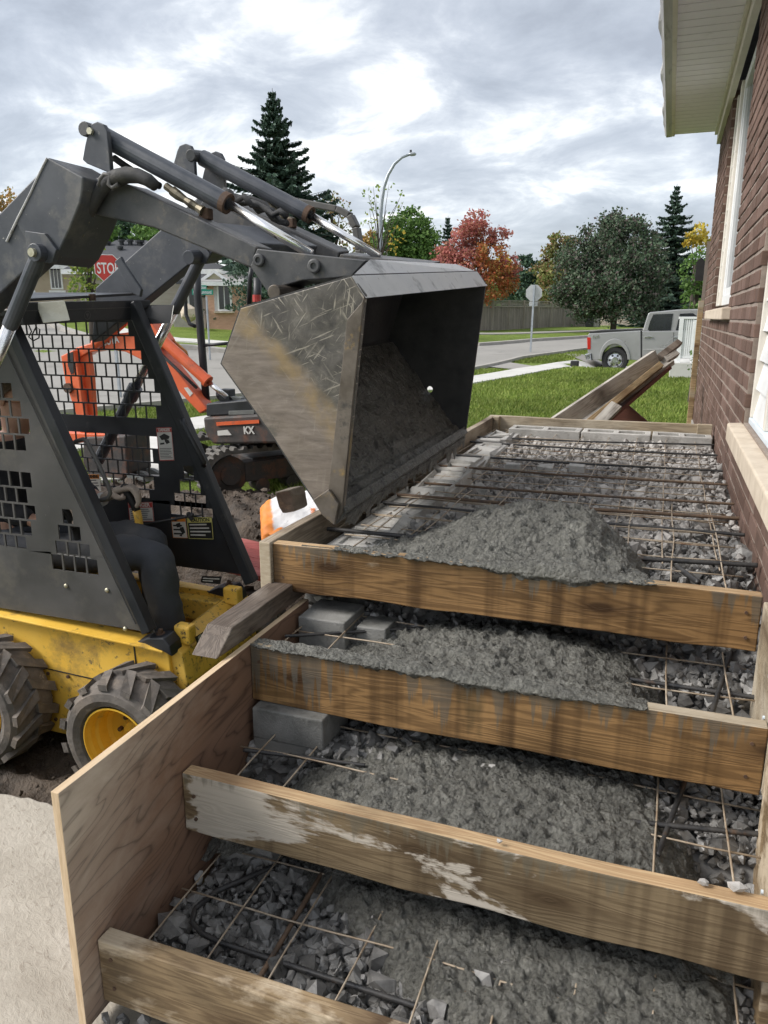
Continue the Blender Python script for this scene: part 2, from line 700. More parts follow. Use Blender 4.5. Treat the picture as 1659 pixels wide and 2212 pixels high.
# steel and paint
MAT['arm'] = mk('charcoal_arm_paint', (0.034, 0.038, 0.048), (0.061, 0.067, 0.080), 7, 0.50, bmp=(70, 0.12, 0.002), dirt=((0.19, 0.175, 0.15), 4.5, 0.52, 0.80), dirt2=((0.33, 0.32, 0.30), 45, 0.66, 0.72))
MAT['arm_worn'] = mk('worn_arm_steel', (0.031, 0.033, 0.039), (0.081, 0.080, 0.082), 10, 0.5, bmp=(40, 0.3, 0.003), dirt=((0.16, 0.135, 0.105), 14, 0.55, 0.75), dirt2=((0.30, 0.29, 0.27), 45, 0.66, 0.74))
MAT['cab'] = mk('dark_cab_paint', (0.013, 0.014, 0.018), (0.024, 0.026, 0.031), 6, 0.46, bmp=(50, 0.08, 0.002), dirt=((0.10, 0.095, 0.085), 9, 0.60, 0.85), dirt2=((0.30, 0.30, 0.29), 85, 0.71, 0.76))
MAT['panel'] = mk('dusty_grey_panel', (0.053, 0.051, 0.049), (0.087, 0.083, 0.080), 4, 0.55, bmp=(35, 0.1, 0.002), dirt=((0.15, 0.135, 0.11), 3.2, 0.54, 0.82), dirt2=((0.24, 0.23, 0.21), 70, 0.69, 0.75))
MAT['cyl'] = mk('cylinder_paint', (0.037, 0.043, 0.054), (0.068, 0.073, 0.088), 9, 0.42, bmp=(60, 0.12, 0.002), dirt=((0.11, 0.10, 0.09), 8, 0.58, 0.82))
MAT['rust'] = mk('rusty_steel', (0.055, 0.03, 0.018), (0.12, 0.07, 0.045), 18, 0.8, bmp=(60, 0.5, 0.003))
MAT['black'] = mk('black_rubber', (0.010, 0.010, 0.011), (0.022, 0.022, 0.022), 20, 0.6, bmp=(80, 0.2, 0.002))
MAT['hose'] = mk('hose_sleeve', (0.021, 0.021, 0.024), (0.049, 0.048, 0.048), 25, 0.75, bmp=(140, 0.6, 0.003), dirt=((0.10, 0.09, 0.075), 10, 0.58, 0.8))
MAT['brass'] = mk('oily_fitting', (0.10, 0.085, 0.06), (0.25, 0.22, 0.16), 30, 0.42, 0.6)
MAT['zinc'] = mk('zinc_bolt', (0.34, 0.31, 0.20), (0.52, 0.50, 0.40), 30, 0.4, 0.5)
m, nt, P = new_mat('chrome_rod')
setp(nt, P, Base_Color=ramp(nt, noi(nt, coords(nt), 9, 3), [(0.4, (0.86, 0.86, 0.88)), (0.7, (0.74, 0.71, 0.66))]), Metallic=1.0, Roughness=0.24)
MAT['chrome'] = m
MAT['yellow'] = mk('yellow_chassis_paint', (0.8, 0.47, 0.06), (0.86, 0.54, 0.09), 3, 0.45, bmp=(30, 0.06, 0.002), dirt=((0.14, 0.10, 0.065), 3.6, 0.54, 0.74), dirt2=((0.10, 0.08, 0.06), 26, 0.60, 0.70))
MAT['yellow_dirty'] = mk('grimy_yellow_paint', (0.66, 0.39, 0.05), (0.78, 0.49, 0.09), 4, 0.5, bmp=(30, 0.15, 0.003), dirt=((0.10, 0.075, 0.05), 5.0, 0.56, 0.72), dirt2=((0.035, 0.03, 0.028), 34, 0.55, 0.64))
MAT['rim'] = mk('yellow_rim_paint', (0.7, 0.41, 0.04), (0.8, 0.49, 0.06), 4, 0.4, bmp=None, dirt=((0.22, 0.15, 0.08), 9, 0.58, 0.75))
MAT['tyre'] = mk('muddy_tyre', (0.085, 0.075, 0.067), (0.175, 0.155, 0.138), 11, 0.85, bmp=(45, 0.7, 0.006), dirt=((0.20, 0.165, 0.135), 6, 0.50, 0.68), dirt2=((0.30, 0.26, 0.22), 24, 0.60, 0.72))


def bucket_steel():
    m, nt, P = new_mat('worn_bucket_steel')
    v = coords(nt)
    base = ramp(nt, noi(nt, coords(nt, (1.2, 3, 9)), 6, 8, 0.7, 0.6), [(0.25, (0.105, 0.086, 0.071)), (0.5, (0.180, 0.148, 0.123)), (0.75, (0.27, 0.23, 0.196))])
    sep = nd(nt, 'ShaderNodeSeparateXYZ', Vector=nd(nt, 'ShaderNodeNewGeometry').outputs['Position'])
    # bare dark steel in the upper front half, brown film towards the heel, yellow paint left along the border of the two
    d = mth(nt, 'ADD', mth(nt, 'MULTIPLY', sep.outputs['X'], 0.744), mth(nt, 'MULTIPLY', sep.outputs['Z'], 0.668))
    d = mth(nt, 'ADD', mth(nt, 'ADD', d, 0.80), mth(nt, 'MULTIPLY', noi(nt, v, 5, 6, 0.6), 0.20))
    k_dark = ramp(nt, d, [(0.395, 0.0), (0.445, 1.0)])
    steel = ramp(nt, noi(nt, v, 13, 8, 0.72, 0.8), [(0.3, (0.045, 0.043, 0.042)), (0.55, (0.115, 0.105, 0.093)), (0.75, (0.24, 0.22, 0.19))])
    col = mixc(nt, k_dark, base, steel)
    ky = mth(nt, 'MULTIPLY', ramp(nt, d, [(0.335, 0.0), (0.375, 1.0), (0.405, 1.0), (0.45, 0.0)]), ramp(nt, noi(nt, v, 11, 7, 0.7), [(0.36, 0.1), (0.56, 0.9)]))
    col = mixc(nt, mth(nt, 'MULTIPLY', ky, 0.7), col, (0.28, 0.195, 0.085))
    # thin bright scratches in many directions
    scr = None
    for i, rz in enumerate((0.35, 0.9, 1.45, 2.2, 2.75)):
        w = noi(nt, coords(nt, (7 + i, 1, 130), (0, rz, 0)), 1.0, 2, 0.5, 0.12)
        mm = ramp(nt, noi(nt, coords(nt, (1, 1, 1), (1.0 * i, rz, 2.0 * i)), 7, 4), [(0.46, 0.0), (0.60, 1.0)])
        s_ = mth(nt, 'MULTIPLY', ramp(nt, w, [(0.645, 0.0), (0.675, 1.0)]), mm)
        scr = s_ if scr is None else mth(nt, 'MAXIMUM', scr, s_)
    fine = ramp(nt, noi(nt, coords(nt, (8, 14, 70), (0, 0.25, 0)), 3, 6, 0.75), [(0.58, 0.0), (0.68, 0.7)])
    scr = mth(nt, 'MAXIMUM', scr, mth(nt, 'MULTIPLY', fine, 0.22))
    col = mixc(nt, mth(nt, 'MULTIPLY', scr, mth(nt, 'ADD', mth(nt, 'MULTIPLY', k_dark, 0.6), 0.15)), col, (0.38, 0.345, 0.29))
    # cement splash
    sp = ramp(nt, noi(nt, v, 3.3, 9, 0.72), [(0.60, 0.0), (0.66, 0.85)])
    col = mixc(nt, sp, col, (0.085, 0.083, 0.072))
    setp(nt, P, Base_Color=col, Roughness=ramp(nt, noi(nt, v, 9, 4), [(0.3, 0.40), (0.7, 0.62)]), Metallic=ramp(nt, k_dark, [(0, 0.1), (1, 0.35)]), Normal=bump(nt, noi(nt, v, 30, 6, 0.7), 0.3, 0.003, bump(nt, noi(nt, v, 4.5, 3, 0.5), 0.5, 0.03)))
    return m


MAT['bucket'] = bucket_steel()
MAT['lip'] = mk('polished_lip_steel', (0.50, 0.485, 0.475), (0.62, 0.605, 0.59), 8, 0.40, 0.05, bmp=(26, 0.12, 0.002), dirt=((0.055, 0.05, 0.046), 9, 0.55, 0.75), dirt2=((0.20, 0.17, 0.13), 30, 0.62, 0.72))
MAT['edge_light'] = None
MAT['edge'] = mk('bucket_edge_steel', (0.072, 0.057, 0.044), (0.157, 0.133, 0.110), 12, 0.5, 0.2, bmp=(30, 0.35, 0.003), dirt=((0.36, 0.23, 0.07), 7, 0.56, 0.70), dirt2=((0.05, 0.045, 0.04), 16, 0.58, 0.70))
MAT['bucket_in'] = mk('cement_stained_steel', (0.024, 0.024, 0.026), (0.060, 0.058, 0.057), 9, 0.6, 0.0, bmp=(40, 0.4, 0.004))


def concrete_wet(name, c1, c2, c3, bs=1.0, pits=False):
    m, nt, P = new_mat(name)
    v = coords(nt)
    f = noi(nt, v, 42, 8, 0.75)
    f2 = noi(nt, v, 7, 5, 0.6)
    col = ramp(nt, f, [(0.30, c1), (0.52, c2), (0.75, c3)])
    col = mixc(nt, 1.0, col, ramp(nt, f2, [(0.3, 0.72), (0.7, 1.22)]), 'MULTIPLY')
    if pits:
        pn = noi(nt, coords(nt, (1, 1, 0.6)), 38, 3, 0.5)
        col = mixc(nt, ramp(nt, pn, [(0.55, 0.0), (0.63, 0.9)]), col, (0.016, 0.016, 0.016))
    vo = nd(nt, 'ShaderNodeTexVoronoi', Vector=v, Scale=95.0).outputs['Distance']
    h = mth(nt, 'ADD', mth(nt, 'MULTIPLY', f, 1.0), mth(nt, 'MULTIPLY', vo, -0.5))
    setp(nt, P, Base_Color=col, Roughness=ramp(nt, f, [(0.35, 0.22), (0.65, 0.6)]), Normal=bump(nt, h, 1.0 * bs, 0.022))
    P.inputs['Specular IOR Level'].default_value = 0.5
    return m


MAT['wet'] = concrete_wet('wet_concrete', (0.072, 0.071, 0.063), (0.175, 0.172, 0.152), (0.275, 0.27, 0.242))
MAT['smear'] = concrete_wet('cement_film', (0.055, 0.054, 0.048), (0.10, 0.097, 0.085), (0.15, 0.146, 0.13), 0.6, True)
MAT['stone'] = mk('crushed_stone', (0.24, 0.226, 0.212), (0.43, 0.41, 0.388), 30, 0.8, bmp=(120, 0.4, 0.003), island=0.35)
MAT['stone_wet'] = mk('wet_crushed_stone', (0.105, 0.102, 0.098), (0.235, 0.228, 0.217), 26, 0.38, bmp=(120, 0.4, 0.003), island=0.42)
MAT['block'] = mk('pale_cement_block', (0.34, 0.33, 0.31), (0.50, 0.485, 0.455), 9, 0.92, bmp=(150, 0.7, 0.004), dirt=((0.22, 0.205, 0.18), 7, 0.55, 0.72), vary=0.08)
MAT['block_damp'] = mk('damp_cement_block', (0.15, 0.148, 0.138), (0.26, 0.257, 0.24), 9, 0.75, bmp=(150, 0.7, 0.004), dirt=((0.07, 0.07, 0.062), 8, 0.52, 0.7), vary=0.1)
MAT['rebar'] = mk('dark_rebar', (0.030, 0.031, 0.034), (0.070, 0.066, 0.062), 30, 0.5, 0.3, dirt=((0.15, 0.08, 0.04), 9, 0.60, 0.74))
MAT['rebar_rust'] = mk('rusty_rebar', (0.085, 0.055, 0.035), (0.17, 0.11, 0.07), 30, 0.7, 0.1, dirt=((0.045, 0.042, 0.042), 9, 0.55, 0.7))
MAT['wire'] = mk('mesh_wire', (0.26, 0.19, 0.125), (0.46, 0.39, 0.30), 22, 0.55, 0.2, bmp=None, dirt=((0.20, 0.09, 0.035), 7, 0.60, 0.74))
# timber
WETW, DRKW = (0.205, 0.118, 0.048), (0.060, 0.030, 0.013)
CEM = (0.10, 0.098, 0.085)
MAT['riser1'] = wood('riser_wood_soaked', (0.279, 0.160, 0.068), (0.06, 0.03, 0.013), (0.396, 0.312, 0.222), 0.60, 0.66, 0, 0.42, drip=(CEM, 0.005, 0.05), seed=1.3)
MAT['riser2'] = wood('riser_wood_streaked', (0.303, 0.176, 0.075), (0.06, 0.032, 0.015), (0.396, 0.336, 0.264), 0.63, 0.67, 0, 0.42, drip=(CEM, -0.18, 0.09), mould=(0.035, 0.033, 0.018), seed=4.1)
MAT['riser3'] = wood('riser_wood_patchy', (0.211, 0.155, 0.092), (0.085, 0.055, 0.03), (0.480, 0.426, 0.360), 0.50, 0.525, 0, 0.55, drip=((0.13, 0.115, 0.085), -0.364, 0.04), seed=7.7)
MAT['riser4'] = wood('riser_wood_weathered', (0.276, 0.198, 0.112), (0.1, 0.062, 0.033), (0.504, 0.414, 0.300), 0.50, 0.56, 0, 0.6, seed=2.2)
MAT['edge3'] = wood('fresh_board_edge', (0.489, 0.351, 0.203), (0.255, 0.144, 0.069), (0.528, 0.432, 0.306), 0.57, 0.70, 0, 0.7, seed=5.0)
MAT['form_side'] = wood('form_side_wood', (0.33, 0.27, 0.20), (0.12, 0.085, 0.055), (0.43, 0.37, 0.29), 0.50, 0.65, 1, 0.75, seed=3.3)
MAT['form_end'] = wood('form_end_wood', (0.36, 0.295, 0.205), (0.15, 0.11, 0.07), (0.45, 0.39, 0.30), 0.48, 0.64, 0, 0.75, seed=6.1)
MAT['endgrain'] = mk('end_grain', (0.33, 0.26, 0.18), (0.45, 0.38, 0.28), 28, 0.85, bmp=(90, 0.3, 0.002), stretch=(1, 1, 4))
MAT['ply_edge'] = mk('plywood_edge', (0.50, 0.36, 0.22), (0.66, 0.51, 0.34), 5, 0.8, bmp=(60, 0.3, 0.002), stretch=(30, 1, 3), dirt=((0.32, 0.21, 0.12), 6, 0.60, 0.75))
MAT['ply'] = plywood('weathered_plywood', (0.56, 0.465, 0.375), (0.25, 0.15, 0.10), (0.10, 0.057, 0.040))
MAT['stake'] = wood('dark_stake_wood', (0.143, 0.111, 0.088), (0.046, 0.033, 0.026), (0.288, 0.246, 0.204), 0.54, 0.70, 1, 0.6, knots=False, seed=8.8)
MAT['old'] = wood('grey_old_board', (0.36, 0.325, 0.28), (0.085, 0.068, 0.055), (0.46, 0.43, 0.385), 0.42, 0.62, 0, 0.85, seed=9.4)
MAT['splint'] = wood('split_board', (0.40, 0.29, 0.16), (0.15, 0.085, 0.04), (0.40, 0.35, 0.27), 0.52, 0.66, 0, 0.85, seed=3.9)
MAT['redwood'] = wood('red_painted_plank', (0.42, 0.095, 0.085), (0.17, 0.035, 0.03), (0.50, 0.17, 0.15), 0.48, 0.66, 0, 0.7, knots=False, seed=0.7)
MAT['darkred'] = mk('dark_red_board', (0.085, 0.028, 0.018), (0.13, 0.045, 0.03), 9, 0.7, stretch=(1, 1, 6))
# masonry, siding
def brick_mat(name, cols, sc=1.0):
    m, nt, P = new_mat(name)
    oi = nd(nt, 'ShaderNodeObjectInfo')
    ge = nd(nt, 'ShaderNodeNewGeometry')
    rnd = mth(nt, 'FRACT', mth(nt, 'ADD', oi.outputs['Random'], ge.outputs['Random Per Island']))
    base = ramp(nt, rnd, [((i + 0.5) / len(cols), c) for i, c in enumerate(cols)])
    tx = noi(nt, coords(nt, (1, 38, 5), rnd=True), 3.2, 5, 0.7)       # combed vertical texture
    sp = noi(nt, coords(nt, rnd=True), 26, 6, 0.7)
    col = mixc(nt, 1.0, base, ramp(nt, tx, [(0.3, 0.72), (0.7, 1.22)]), 'MULTIPLY')
    col = mixc(nt, ramp(nt, sp, [(0.58, 0.0), (0.74, 0.4)]), col, (0.17, 0.125, 0.10))
    setp(nt, P, Base_Color=col, Roughness=0.9, Normal=bump(nt, mth(nt, 'ADD', tx, sp), 0.5, 0.004))
    P.inputs['Specular IOR Level'].default_value = 0.2
    return m


MAT['brick'] = brick_mat('brown_rug_brick', [(0.120, 0.078, 0.062), (0.150, 0.096, 0.077), (0.182, 0.120, 0.098), (0.110, 0.068, 0.053)])
MAT['mortar'] = mk('mortar', (0.22, 0.175, 0.145), (0.31, 0.255, 0.215), 30, 0.95, bmp=(160, 0.6, 0.004))
MAT['sill'] = mk('stone_sill', (0.47, 0.39, 0.30), (0.60, 0.52, 0.42), 12, 0.9, bmp=(110, 0.4, 0.003), dirt=((0.33, 0.26, 0.19), 8, 0.58, 0.75))
MAT['white'] = mk('white_vinyl', (0.66, 0.67, 0.67), (0.76, 0.77, 0.77), 5, 0.45, bmp=None, dirt=((0.48, 0.46, 0.42), 6, 0.60, 0.80))
MAT['bluewhite'] = mk('film_covered_frame', (0.58, 0.66, 0.73), (0.68, 0.75, 0.80), 5, 0.4, bmp=None)
MAT['cream'] = mk('cream_soffit', (0.86, 0.82, 0.9), (0.9, 0.86, 0.94), 3, 0.55, bmp=(40, 0.05, 0.002), dirt=((0.58, 0.56, 0.55), 5, 0.60, 0.80))
MAT['cream_trim'] = mk('cream_trim', (0.6, 0.56, 0.49), (0.7, 0.66, 0.59), 4, 0.6, bmp=(60, 0.1, 0.002), dirt=((0.36, 0.31, 0.25), 7, 0.58, 0.78))
MAT['gutter'] = mk('weathered_gutter', (0.36, 0.35, 0.36), (0.52, 0.51, 0.50), 3, 0.5, bmp=None, stretch=(6, 0.6, 6), dirt=((0.20, 0.19, 0.19), 5, 0.54, 0.74))
MAT['glass'] = glassmat('window_glass', (0.035, 0.042, 0.052))
MAT['glass_far'] = glassmat('dark_window_glass', (0.012, 0.014, 0.017), 0.12)

# ------------------------------------------------------------------ ground, roads, pavements
MAT['soil'] = mk('dark_wet_soil', (0.045, 0.033, 0.024), (0.115, 0.086, 0.063), 9, 0.72, bmp=(26, 1.0, 0.03), dirt=((0.085, 0.070, 0.056), 7, 0.58, 0.74))
MAT['road'] = mk('pale_worn_road', (0.235, 0.225, 0.205), (0.285, 0.272, 0.25), 0.5, 0.9, bmp=(40, 0.1, 0.004), dirt=((0.19, 0.18, 0.165), 0.9, 0.58, 0.70))
MAT['walk'] = mk('new_concrete_walk', (0.46, 0.45, 0.42), (0.56, 0.55, 0.52), 2, 0.9, bmp=(60, 0.15, 0.003))
MAT['kerb'] = mk('concrete_kerb', (0.28, 0.265, 0.24), (0.36, 0.34, 0.31), 4, 0.9, bmp=(30, 0.2, 0.004))


def slab_mat():
    m, nt, P = new_mat('rough_concrete_slab')
    v = coords(nt)
    f = noi(nt, v, 3.5, 8, 0.65)
    col = ramp(nt, f, [(0.3, (0.30, 0.265, 0.215)), (0.5, (0.40, 0.36, 0.30)), (0.7, (0.50, 0.455, 0.39))])
    pit = noi(nt, coords(nt, (1, 1.6, 1), (0, 0, 0.5)), 34, 6, 0.7, 0.5)
    col = mixc(nt, ramp(nt, pit, [(0.56, 0.0), (0.66, 0.6)]), col, (0.22, 0.185, 0.145))
    setp(nt, P, Base_Color=col, Roughness=0.9, Normal=bump(nt, mth(nt, 'ADD', pit, f), 0.55, 0.01))
    return m


MAT['slab'] = slab_mat()


def lawn_mat():
    m, nt, P = new_mat('lawn')
    v = nd(nt, 'ShaderNodeNewGeometry').outputs['Position']
    f = noi(nt, v, 1.1, 6, 0.65)
    g = noi(nt, v, 38, 5, 0.75)
    col = ramp(nt, f, [(0.3, (0.110, 0.162, 0.030)), (0.5, (0.158, 0.218, 0.042)), (0.72, (0.215, 0.270, 0.062))])
    col = mixc(nt, 1.0, col, ramp(nt, g, [(0.28, 0.45), (0.5, 1.0), (0.75, 1.35)]), 'MULTIPLY')
    setp(nt, P, Base_Color=col, Roughness=0.85, Normal=bump(nt, g, 0.9, 0.05))
    P.inputs['Specular IOR Level'].default_value = 0.15
    return m


MAT['lawn'] = lawn_mat()
MAT['blade'] = leafmat('grass_blades', [(0.115, 0.172, 0.030), (0.155, 0.220, 0.040), (0.205, 0.268, 0.055), (0.255, 0.295, 0.08)], 0.6, 0.3)

GZ = -0.80


def sstep(a, b, v):
    t = np.clip((v - a) / (b - a), 0, 1)
    return t * t * (3 - 2 * t)


def gz(x, y):
    d = np.hypot(x, y)
    t = np.clip((-x / np.maximum(y, 0.5) - 0.18) / 0.5, 0, 1)
    t = t * t * (3 - 2 * t)
    sl = 0.022 * (1 - t) + 0.072 * t
    r = np.maximum(d - 20.0, 0)
    r = np.minimum(r, 36.0)
    dip = sstep(22.8, 24.6, y) * sstep(-3.0, -1.6, x) * (1 - sstep(29.0, 34.0, y))
    return GZ + sl * r * np.clip(r / 6.0, 0, 1) - 0.42 * dip


xs = np.unique(np.concatenate([-np.geomspace(7, 900, 42)[::-1], np.arange(-7, 2.0, 0.2), np.geomspace(2.0, 900, 40)]))
ys = np.unique(np.concatenate([-np.geomspace(1, 300, 14)[::-1], np.arange(-1, 9, 0.2), np.geomspace(9, 1200, 60)]))
GX, GY = np.meshgrid(xs, ys)
Zt = gz(GX, GY)
hole = sstep(-6.5, -6.2, GX) * (1 - sstep(-1.35, -1.15, GX)) * sstep(1.45, 1.6, GY) * (1 - sstep(5.3, 5.6, GY))
Zt = Zt - hole * 0.95
nx, ny = len(xs), len(ys)
idx = np.arange(nx * ny).reshape(ny, nx)
quads = np.stack([idx[:-1, :-1], idx[:-1, 1:], idx[1:, 1:], idx[1:, :-1]], -1).reshape(-1, 4)
o = np_mesh('lawn', np.stack([GX, GY, Zt], -1).reshape(-1, 3), quads, MAT['lawn'], smooth=True)
tag(o, kind='structure')


def sheet(name, pts, off, mat, step=1.0, kind='structure', parent=None):
    """a polygon (list of xy) laid on the terrain, cut into small triangles so that it follows the ground"""
    bm = bmesh.new()
    vs = [bm.verts.new((p[0], p[1], 0)) for p in pts]
    bm.faces.new(vs)
    lo = np.min(pts, 0)
    hi = np.max(pts, 0)
    for ax in (0, 1):
        n = int((hi[ax] - lo[ax]) / step)
        for i in range(1, n + 1):
            co = [0, 0, 0]
            co[ax] = lo[ax] + i * (hi[ax] - lo[ax]) / (n + 1)
            no = [0, 0, 0]
            no[ax] = 1
            bmesh.ops.bisect_plane(bm, geom=bm.verts[:] + bm.edges[:] + bm.faces[:], plane_co=co, plane_no=no)
    for v in bm.verts:
        v.co.z = float(gz(v.co.x, v.co.y)) + off
    bmesh.ops.recalc_face_normals(bm, faces=bm.faces)
    for f in bm.faces:
        if f.normal.z < 0:
            f.normal_flip()
    me = bpy.data.meshes.new(name)
    bm.to_mesh(me)
    bm.free()
    o = link(name, me, mat, parent)
    return tag(o, kind=kind)


def strip(name, line, w, off, mat, h=0.0, step=1.0):
    """kerb or path along a polyline; h > 0 gives it upright sides"""
    P = [np.array(p, float) for p in line]
    pts = []
    for a, b in zip(P[:-1], P[1:]):
        n = max(1, int(np.linalg.norm(b - a) / step))
        pts += [a + (b - a) * i / n for i in range(n)]
    pts.append(P[-1])
    V, Fc = [], []
    for i, p in enumerate(pts):
        t = pts[min(i + 1, len(pts) - 1)] - pts[max(i - 1, 0)]
        t = t / np.linalg.norm(t)
        nrm = np.array((-t[1], t[0]))
        for s_ in (-0.5, 0.5):
            q = p + nrm * s_ * w
            z = float(gz(q[0], q[1]))
            V += [(q[0], q[1], z + off - h - 0.05), (q[0], q[1], z + off)]
    for i in range(len(pts) - 1):
        a, b = i * 4, i * 4 + 4
        Fc += [(a + 1, b + 1, b + 3, a + 3), (a, b, b + 1, a + 1), (a + 2, a + 3, b + 3, b + 2)]
    for e in (0, (len(pts) - 1) * 4):
        Fc.append((e, e + 1, e + 3, e + 2))
    me = bpy.data.meshes.new(name)
    setmesh(me, V, Fc)
    return tag(link(name, me, mat), kind='structure')


near_kerb = [(-13, -12), (-10.4, 2), (-8.6, 9.2), (-7.7, 11.5), (-6.9, 14), (-5.1, 21.2), (-4.5, 25.5), (-3.6, 28.5), (-1.5, 36), (1.5, 46), (8, 64)]
far_kerb = [(4, 66), (0, 51), (-3, 41.7), (-5.9, 36.3), (-7.4, 31.7), (-9.2, 32.6), (-17, 50)]
lawn_kerb = [(-21, 48), (-12.5, 28), (-10.9, 23.5), (-11.3, 22.1), (-13.2, 21.7), (-16, 21.7), (-18.5, 22.2), (-20.1, 23), (-22.8, 24.8), (-25.2, 26.8), (-33, 34)]
road_pts = near_kerb + far_kerb + lawn_kerb + [(-60, 50), (-62, 30), (-40, 12), (-26, -2), (-22, -12)]
sheet('road', road_pts, 0.02, MAT['road'], 1.6)
strip('kerb', near_kerb, 0.16, 0.10, MAT['kerb'], 0.1)
strip('kerb', far_kerb, 0.3, 0.14, MAT['kerb'], 0.1)
strip('kerb', lawn_kerb, 0.3, 0.14, MAT['kerb'], 0.1)
strip('pavement', [(-7.9, 1.0), (-6.4, 7.4), (-5.6, 11.5), (-4.35, 17.6), (-3.55, 21.8), (-2.35, 25.5), (-0.9, 28.0)], 0.9, 0.035, MAT['walk'], 0.02)
strip('pavement', [(-6.5, 8.3), (-5.2, 6.5), (-4.4, 5.6)], 0.85, 0.045, MAT['walk'], 0.02)      # the walk up to the steps
strip('pavement', [(4, 60), (-4.6, 48.7), (-9.9, 42.5), (-13.5, 39.5)], 1.3, 0.05, MAT['kerb'], 0.02)
strip('pavement', [(-12.2, 25.4), (-13.4, 24.2), (-14.8, 23.8), (-16.9, 23.8), (-19.5, 24.8), (-22.5, 27.0)], 0.9, 0.05, MAT['walk'], 0.02)
sheet('driveway', [(-4.95, 22.3), (-4.05, 21.7), (-3.55, 22.8), (-4.6, 24.0)], 0.03, MAT['road'], 0.6)
sheet('driveway', [(-2.2, 26.0), (-0.5, 24.3), (9, 24.2), (9, 28.6), (-2.6, 28.4), (-3.4, 28.0), (-3.0, 26.6)], 0.026, MAT['road'], 0.5)


# grass blades near the camera
def blades(name, n, region, hmin, hmax, keep=None):
    P = RNG.uniform(0, 1, (n, 2))
    X = region[0] + P[:, 0] * (region[1] - region[0])
    Y = region[2] + (P[:, 1] ** 1.6) * (region[3] - region[2])
    if keep is not None:
        k = keep(X, Y)
        X, Y = X[k], Y[k]
    n = len(X)
    H = RNG.uniform(hmin, hmax, n)
    A = RNG.uniform(0, 2 * np.pi, n)
    W = RNG.uniform(0.003, 0.007, n) * (1 + np.hypot(X, Y) / 9)
    Zb = gz(X, Y) - 0.005
    lean = RNG.normal(0, 0.45, (n, 2)) * H[:, None]
    V = np.empty((n, 3, 3))
    V[:, 0] = np.stack([X - np.cos(A) * W, Y - np.sin(A) * W, Zb], -1)
    V[:, 1] = np.stack([X + np.cos(A) * W, Y + np.sin(A) * W, Zb], -1)
    V[:, 2] = np.stack([X + lean[:, 0], Y + lean[:, 1], Zb + H], -1)
    o = np_mesh(name, V.reshape(-1, 3), np.arange(n * 3).reshape(-1, 3), MAT['blade'])
    return tag(o, 'short green grass covering the front lawn', 'grass', kind='stuff')


def lawn_keep(X, Y):
    walk = np.abs(X - np.interp(Y, [1.0, 7.4, 11.5, 17.6, 21.8, 25.5], [-7.9, -6.4, -5.6, -4.35, -3.55, -2.35])) > 0.5
    kerb = X > np.interp(Y, [2, 9.2, 14, 21.2, 25.5, 28.5, 36], [-10.3, -8.5, -6.8, -5.0, -4.4, -3.5, -1.4])
    site = ~((X > -6.3) & (X < -1.1) & (Y < 5.7 + 0.35 * np.sin(X * 3)))
    dx, dy = X + 5.45, Y - 6.95
    along = dx * 0.73 - dy * 0.68
    across = dx * 0.68 + dy * 0.73
    path = ~((np.abs(along) < 2.0) & (np.abs(across) < 0.5))
    form = ~((X > -1.16) & (Y < 5.0))
    house = X < 0.28 + 20 * (Y > 9.0)
    drive = ~((Y > 24.2) & (X > -2.7) & (Y < 28.7))
    apron = ~((Y > 21.6) & (Y < 24.1) & (X < -3.5))
    return walk & kerb & site & path & form & house & drive & apron


blades('grass', 230000, (-9.5, 3.5, 4.9, 31.0), 0.035, 0.085, lawn_keep)

# worksite soil: the loader stands in the dug-out strip beside the steps
sx = np.arange(-6.8, -0.98, 0.045)
sy = np.arange(1.28, 6.1, 0.045)
SX, SY = np.meshgrid(sx, sy)
pit = sstep(-6.2, -5.2, SX) * (1 - sstep(4.02, 4.5, SY))
Zs = -0.80 - 0.64 * pit
mound = np.exp(-(((SX + 2.7) / 1.0) ** 2 + ((SY - 4.85) / 0.5) ** 2)) * 0.10 + np.exp(-(((SX + 1.5) / 0.5) ** 2 + ((SY - 3.9) / 0.7) ** 2)) * 0.25
nz = np.array([mnoise.fractal(Vector((a * 2.2, b * 2.2, 0.3)), 0.8, 2.1, 6) for a, b in zip(SX.ravel(), SY.ravel())]).reshape(SX.shape)
nz2 = np.array([mnoise.turbulence(Vector((a * 9, b * 9, 1.3)), 3, False) for a, b in zip(SX.ravel(), SY.ravel())]).reshape(SX.shape)
edge = np.minimum.reduce([sstep(-6.8, -6.3, SX), 1 - sstep(5.55 + 0.25 * np.sin(SX * 4), 5.9 + 0.25 * np.sin(SX * 4), SY), sstep(1.28, 1.30, SY)])
Zs = Zs + mound + nz * 0.06 * (1 - 0.3 * pit) + nz2 * 0.07
Zs = np.where(edge < 1, Zs - (1 - edge) * 0.16, Zs)
ids = np.arange(SX.size).reshape(SX.shape)
q = np.stack([ids[:-1, :-1], ids[:-1, 1:], ids[1:, 1:], ids[1:, :-1]], -1).reshape(-1, 4)
tag(np_mesh('excavated_soil', np.stack([SX, SY, Zs], -1).reshape(-1, 3), q, MAT['soil'], smooth=True), kind='structure')

# concrete slab at the foot of the steps, its far edge broken off
edge_px = [(-160, 1690), (-60, 1702), (0, 1713), (22, 1715), (45, 1722), (62, 1721), (85, 1730), (104, 1733), (118, 1741), (150, 1760)]
ed = [pZ(x, y, -0.745) for x, y in edge_px]
slab = [e[:2] for e in ed] + [(-0.80, 1.35), (-0.80, 0.985), (0.3, 0.985), (0.3, -1.5), (-4.5, -1.5), (-4.5, ed[0][1] - 0.1)]
mb = MB()
mb.prism([(p[0], p[1], -0.745) for p in slab], (0, 0, -0.11))
tag(mb.build('concrete_slab', MAT['slab'], bev=0.006), kind='structure')

